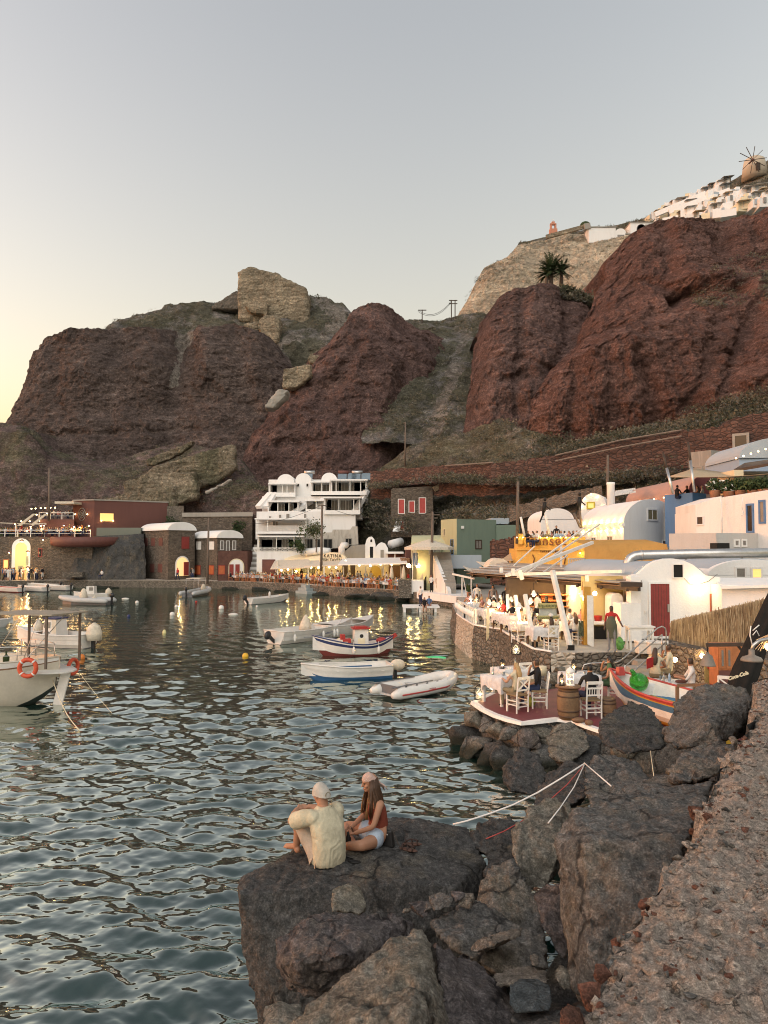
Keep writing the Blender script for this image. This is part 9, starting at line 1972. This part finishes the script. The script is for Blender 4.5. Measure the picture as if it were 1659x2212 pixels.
 for k in range(26):
  s=rg.choice((-1,1));p0=HP((s*.076,.006,.01));p1=p0+Vector((s*.022,.026,-.14));p2=p1+Vector((s*.016,.03,-.14));p3=p2+Vector((rg.uniform(-.03,.03),rg.uniform(-.01,.03),-.12));m.tube([p0,p1,p2,p3],[.006,.010,.010,.003],5)
 m.build('light_strands',paint('pale_brown_hair',(.19,.095,.035),.45,0,.4,14,.2),t)  # side strands in a paler brown than the rest of the hair
 m=MB();g=[]
 for i in range(10):
  a=math.pi/2*i/9;g.append([tuple(HP((math.sin(p)*.082*math.cos(a),-.012+math.cos(p)*.102*math.cos(a),.040+.085*math.sin(a)-.055*max(0,-math.cos(p))*math.cos(a))))for p in np.linspace(0,2*math.pi,33)])
 m.grid(g)
 kp=HP((0,-.115,-.02));m.ell(kp,(.022,.018,.018),10,8)
 m.tube([kp,kp+Vector((.03,-.05,-.05)),kp+Vector((.05,-.085,-.12))],[.018,.022,.008],8,flat=.5);m.tube([kp,kp+Vector((-.02,-.06,-.04)),kp+Vector((-.03,-.10,-.09))],[.016,.020,.008],8,flat=.5)
 q=N('pink_crochet');co=q.co(world=False);wv=q.n('ShaderNodeTexVoronoi');wv.inputs['Scale'].default_value=95;q.l(co,wv.inputs['Vector']);h=q.ramp(wv.outputs[0],[(.1,1.0),(.5,0.0)])
 m.build('headscarf',q.fin(q.mix(h,(.44,.30,.25),(.62,.50,.43)),q.bump(h,.6,.01),.9),t)
 m=MB();b_=Vector(J['wrr'][0]);m.tube([b_+Vector((math.cos(a)*.028,math.sin(a)*.012-.02,math.sin(a)*.026))for a in np.linspace(0,6.28,15)],.004,5,caps=False);m.build('bracelet',M_DKWOOD,t)
 p=W(836,1828,LZ-.03);t=thing('handbag','black crossbody bag with a small white tag beside the woman','bag',p,R(-20))
 m=MB();m.box(0,0,.10,.19,.10,.20,taper=.72);m.build('pouch',paint('black_leather',(.014,.013,.013),.45,0,.2,20,.2),t,bevel=.02);m=MB();m.box(.01,-.047,.155,.030,.004,.012);m.build('metal_tag',M_WPAINT,t);m=MB();m.tube([(-.08,-.02,.17),(-.10,-.05,.08),(-.10,-.06,.0)],.006,5);m.tube([(.08,0,.17),(.16,-.03,.05),(.28,-.06,.0)],.004,5);m.build('strap',M_DKWOOD,t)
 for k,(x,y,r)in enumerate(((882,1838,60),(890,1826,85))):
  t=thing('sandal',['brown strappy sandal lying nearer to the camera','brown strappy sandal lying behind its pair'][k],'shoe',W(x,y,LZ-.01),R(r))
  m=MB();m.ell((0,0,.016),(.046,.125,.016),14,6);m.build('sole',paint('brown_leather',(.075,.035,.022),.6),t);m=MB()
  for yy in(.06,-.01,-.07):m.tube([(-.043,yy,.02),(0,yy+.02,.070),(.043,yy,.02)],.009,6,flat=.6)
  m.tube([(0,.09,.03),(0,.02,.075),(0,-.08,.055)],.008,6);m.build('straps',paint('dark_brown_strap',(.040,.020,.014),.6),t)
 t=thing('flip_flop','black flip-flop next to the man','shoe',W(757,1862,LZ),R(70));m=MB();m.ell((0,0,.012),(.042,.13,.012),12,6);m.build('sole',M_IRON,t);m=MB();m.tube([(-.04,-.02,.02),(0,.06,.05),(.04,-.02,.02)],.006,5);m.build('straps',M_IRON,t)
 m=MB();m.lathe([(.033,0),(.034,.15),(.014,.19),(.014,.22)],10);o=m.build('bottle',M_IRON);o.location=W(752,1838,LZ);tag(o,'black drink bottle standing between the man and the woman','bottle')
couple()
# --- scrub, palm, shrubs
def scrub(name,label,grid,n,seed,smin,smax,mats,rows=(0,1),dens=None,cols=(0,1),leaf=.16,blades=46):
 rg=np.random.default_rng(seed);nz,nx,_=grid.shape;vs,fs,mi=[],[],[]
 P0=[]
 while len(P0)<n:
  i=int((rows[0]+(rows[1]-rows[0])*rg.random())*(nz-2));j=int((cols[0]+(cols[1]-cols[0])*rg.random())*(nx-2));p=grid[i,j]*.5+grid[i+1,j+1]*.5
  if fbm(np.array([[p[0]*.12,p[1]*.12,p[2]*.12]]),3,seed)[0]+rg.normal(0,.25)<-.02:continue
  P0.append(p)
 P0=np.array(P0);k=blades
 sz=smin+(smax-smin)*rg.random(n)**2.2
 dirv=rg.standard_normal((n,k,3));dirv[...,2]=np.abs(dirv[...,2]);dirv/=np.linalg.norm(dirv,axis=-1,keepdims=True)
 r=sz[:,None]*(.45+.55*rg.random((n,k)))*(1+.25*rg.standard_normal((n,1)))
 c=P0[:,None]+dirv*r[...,None]*np.array([1.1,1.0,.80])+np.array([0,-.12,.05])
 a=rg.standard_normal((n,k,3));a-=(a*dirv).sum(-1,keepdims=True)*dirv*.5;a*=leaf*sz[:,None,None]**.5*.42;b=(dirv*.9+.4*rg.standard_normal((n,k,3)))*leaf*sz[:,None,None]**.5
 V=np.stack([c-a,c+a,c+b],2).reshape(-1,3);Fc=np.arange(len(V)).reshape(-1,3)
 m=np.repeat(rg.integers(0,len(mats),n),k);flip=rg.random(n*k)<.3;m=np.where(flip,rg.integers(0,len(mats),n*k),m)
 o=npobj(name,V,Fc,mats,False,None,m);tag(o,label,None,None,'stuff')
SCR=[paint('scrub_%s'%n,c,.95,0,.3,2,0,False,.1)for n,c in(('olive',(0.125,0.115,0.077)),('straw',(0.190,0.165,0.119)),('grey',(0.135,0.129,0.112)),('green',(0.080,0.088,0.056)))]
scrub('scrub','olive and straw coloured scrub covering the slope below the red cliffs',T['talus'],2600,3,.35,1.9,SCR,(.30,.99),cols=(.14,.9))
scrub('scrub','thin scrub on the saddle between the cliffs',T['saddle'],700,5,.4,1.6,SCR,(.1,1))
scrub('scrub','thin scrub on the ridge behind the left cliff',T['ridge'],900,7,.4,1.5,SCR,(.35,1))
scrub('scrub','scrub on the brown slope at the left',T['lowleft'],500,9,.3,1.2,SCR,(.3,1),cols=(.3,1))
scrub('scrub','scrub below the white town on the upper hill',T['upper'],1000,11,.4,1.6,SCR,(.2,.95),leaf=.22)
scrub('scrub','green brush growing on top of the middle red cliff',T['cliffc'][-14:],130,13,.8,2.2,SCR,(0,1),cols=(.55,.98),leaf=.3)
scrub('scrub','dry brush along the shoulder of the main right cliff',T['cliffd'],420,15,.3,1.1,SCR[:3],(.55,.82),cols=(.45,.85))
scrub('scrub','dry tufts on the pale cliff',T['beige'],160,17,.4,1.2,SCR,(.6,1))
scrub('scrub','dry brush strip at the foot of the main right cliff',T['cliffd'],300,19,.4,1.3,SCR,(0,.14),cols=(.5,1))
def strip(a,b,n=60):t=np.linspace(0,1,n);A_,B_=Pn(poly(a,t)),Pn(poly(b,t));return np.stack([A_*(1-k/9)+B_*k/9 for k in range(10)])
scrub('scrub','scrub growing along the foot of the long slope wall',strip([(1062,1052,93.5),(1199,1054,89.5),(1340,1050,84.5),(1472,1026,81)],[(1062,1034,94),(1199,1034,90),(1340,1022,85),(1472,1000,81.5)]),260,23,.4,1.5,SCR,(0,1))
scrub('scrub','scrub in front of the wall right of the hotel',strip([(800,1060,109.5),(975,1044,100),(1066,1056,94)],[(800,1046,110),(975,1026,101),(1066,1036,94.4)]),150,24,.4,1.4,SCR,(0,1))
scrub('scrub','scrub sprouting above the long slope wall',strip([(1062,1000,97),(1199,982,93),(1340,950,88),(1472,928,84.5)],[(1062,990,98.5),(1199,968,95),(1340,936,90),(1472,914,87)]),200,25,.4,1.3,SCR,(0,1))
scrub('scrub','scrub on the slope around the red-shuttered stone house',strip([(790,1150,112),(845,1150,104),(940,1165,103),(1100,1150,84)],[(790,1060,114),(845,1120,104.4),(940,1100,103),(1100,1090,87)]),240,26,.4,1.6,SCR,(0,1))
def palm():
 for k,(x,y,d,s)in enumerate(((1190,606,143,1.0),(1212,606,144,.82),(1180,608,142.5,.7))):
  b=P(x,y,d);t=thing('palm_tree',['tallest bushy palm on top of the middle red cliff','slightly lower palm at the right of the palm clump','small palm at the left of the palm clump'][k],'palm',tuple(b))
  m=MB();m.tube([(0,0,-1),(.1,0,.8*s),(.15,0,1.8*s)],[.4,.32,.3],8);m.build('trunk',M_POLE,t)
  rg=random.Random(k);V,Fc=[],[]
  for j in range(46):
   az=rg.random()*6.28;el=rg.uniform(-.15,1.35);L=rg.uniform(2.6,3.9)*s;p=Vector((.15,0,1.8*s));d_=Vector((math.cos(az)*math.cos(el),math.sin(az)*math.cos(el),math.sin(el)))
   for q in range(12):
    p2=p+d_*L/12;d_=(d_+Vector((0,0,-.085))).normalized();sd=d_.cross(Vector((0,0,1)));sd=sd.normalized()if sd.length>.01 else Vector((1,0,0))
    w_=.55*s*math.sin(math.pi*(q+1.2)/13)
    for sg in(-1,1):o=len(V);V+=[p,p2,p2+sd*sg*w_+d_*w_*.6-Vector((0,0,.1))];Fc.append((o,o+1,o+2))
    p=p2
  npobj('crown',V,Fc,[M_LEAF[0]],False,t)
palm()
def shrub(label,p,r,n,mats,seed,cat='shrub',flat=.8,trunk=0.0):
 rg=np.random.default_rng(seed);t=thing('shrub' if not trunk else 'small_tree',label,cat,tuple(p));V,Fc,mi=[],[],[]
 cl=rg.standard_normal((9,3))*r*.45*np.array([1,.8,flat])+np.array([0,0,trunk+r*.7])
 for j in range(n):
  c=cl[rg.integers(0,9)]+rg.standard_normal(3)*r*.24;a,b=rg.standard_normal(3)*.07,rg.standard_normal(3)*.07;o=len(V);V+=[c-a,c+b,c+a,c-b];Fc.append((o,o+1,o+2,o+3));mi.append(int(rg.integers(0,len(mats))))
 npobj('foliage' if not trunk else 'crown',V,Fc,mats,False,t,mi)
 m=MB();m.tube([(0,0,-.2),(.05,0,trunk*.6+.1),(0,.1,trunk+r*.5)],[.07,.05,.02],6)
 for k in range(4):a=k*1.6;m.tube([(.03,0,trunk*.7),(math.cos(a)*r*.5,math.sin(a)*r*.4,trunk+r*.8)],[.03,.012],5)
 m.build('trunk',M_POLE,t)
shrub('sparse leafy tree in front of the hotel terrace',P(683,1190,101),1.5,900,[M_LEAF[1],M_LEAF[3]],1,'tree',.9,1.6)
shrub('bushy shrub at the left edge of the hotel parapet',P(650,1195,101.5),1.1,600,[M_LEAF[0],M_LEAF[1]],2)
shrub('dark shrub above the tall stone house',P(365,1138,114.5),.9,500,[M_LEAF[0]],3)
shrub('round dark shrub against the brown retaining wall',P(513,1150,111),1.0,700,[M_LEAF[0]],4)
# --- evening haze
def haze():
 q=bpy.data.materials.new('evening_haze');q.use_nodes=True;t=q.node_tree;t.nodes.clear()
 o=t.nodes.new('ShaderNodeOutputMaterial');v=t.nodes.new('ShaderNodeVolumePrincipled');v.inputs['Color'].default_value=(.93,.93,.95,1);v.inputs['Density'].default_value=.00055;v.inputs['Anisotropy'].default_value=.3
 t.links.new(v.outputs[0],o.inputs['Volume'])
 m=MB();m.box(10,140,60,460,330,142);tag(m.build('haze',q),'thin evening haze over the bay',None,None,'stuff')
HAZE=False
if HAZE:haze()
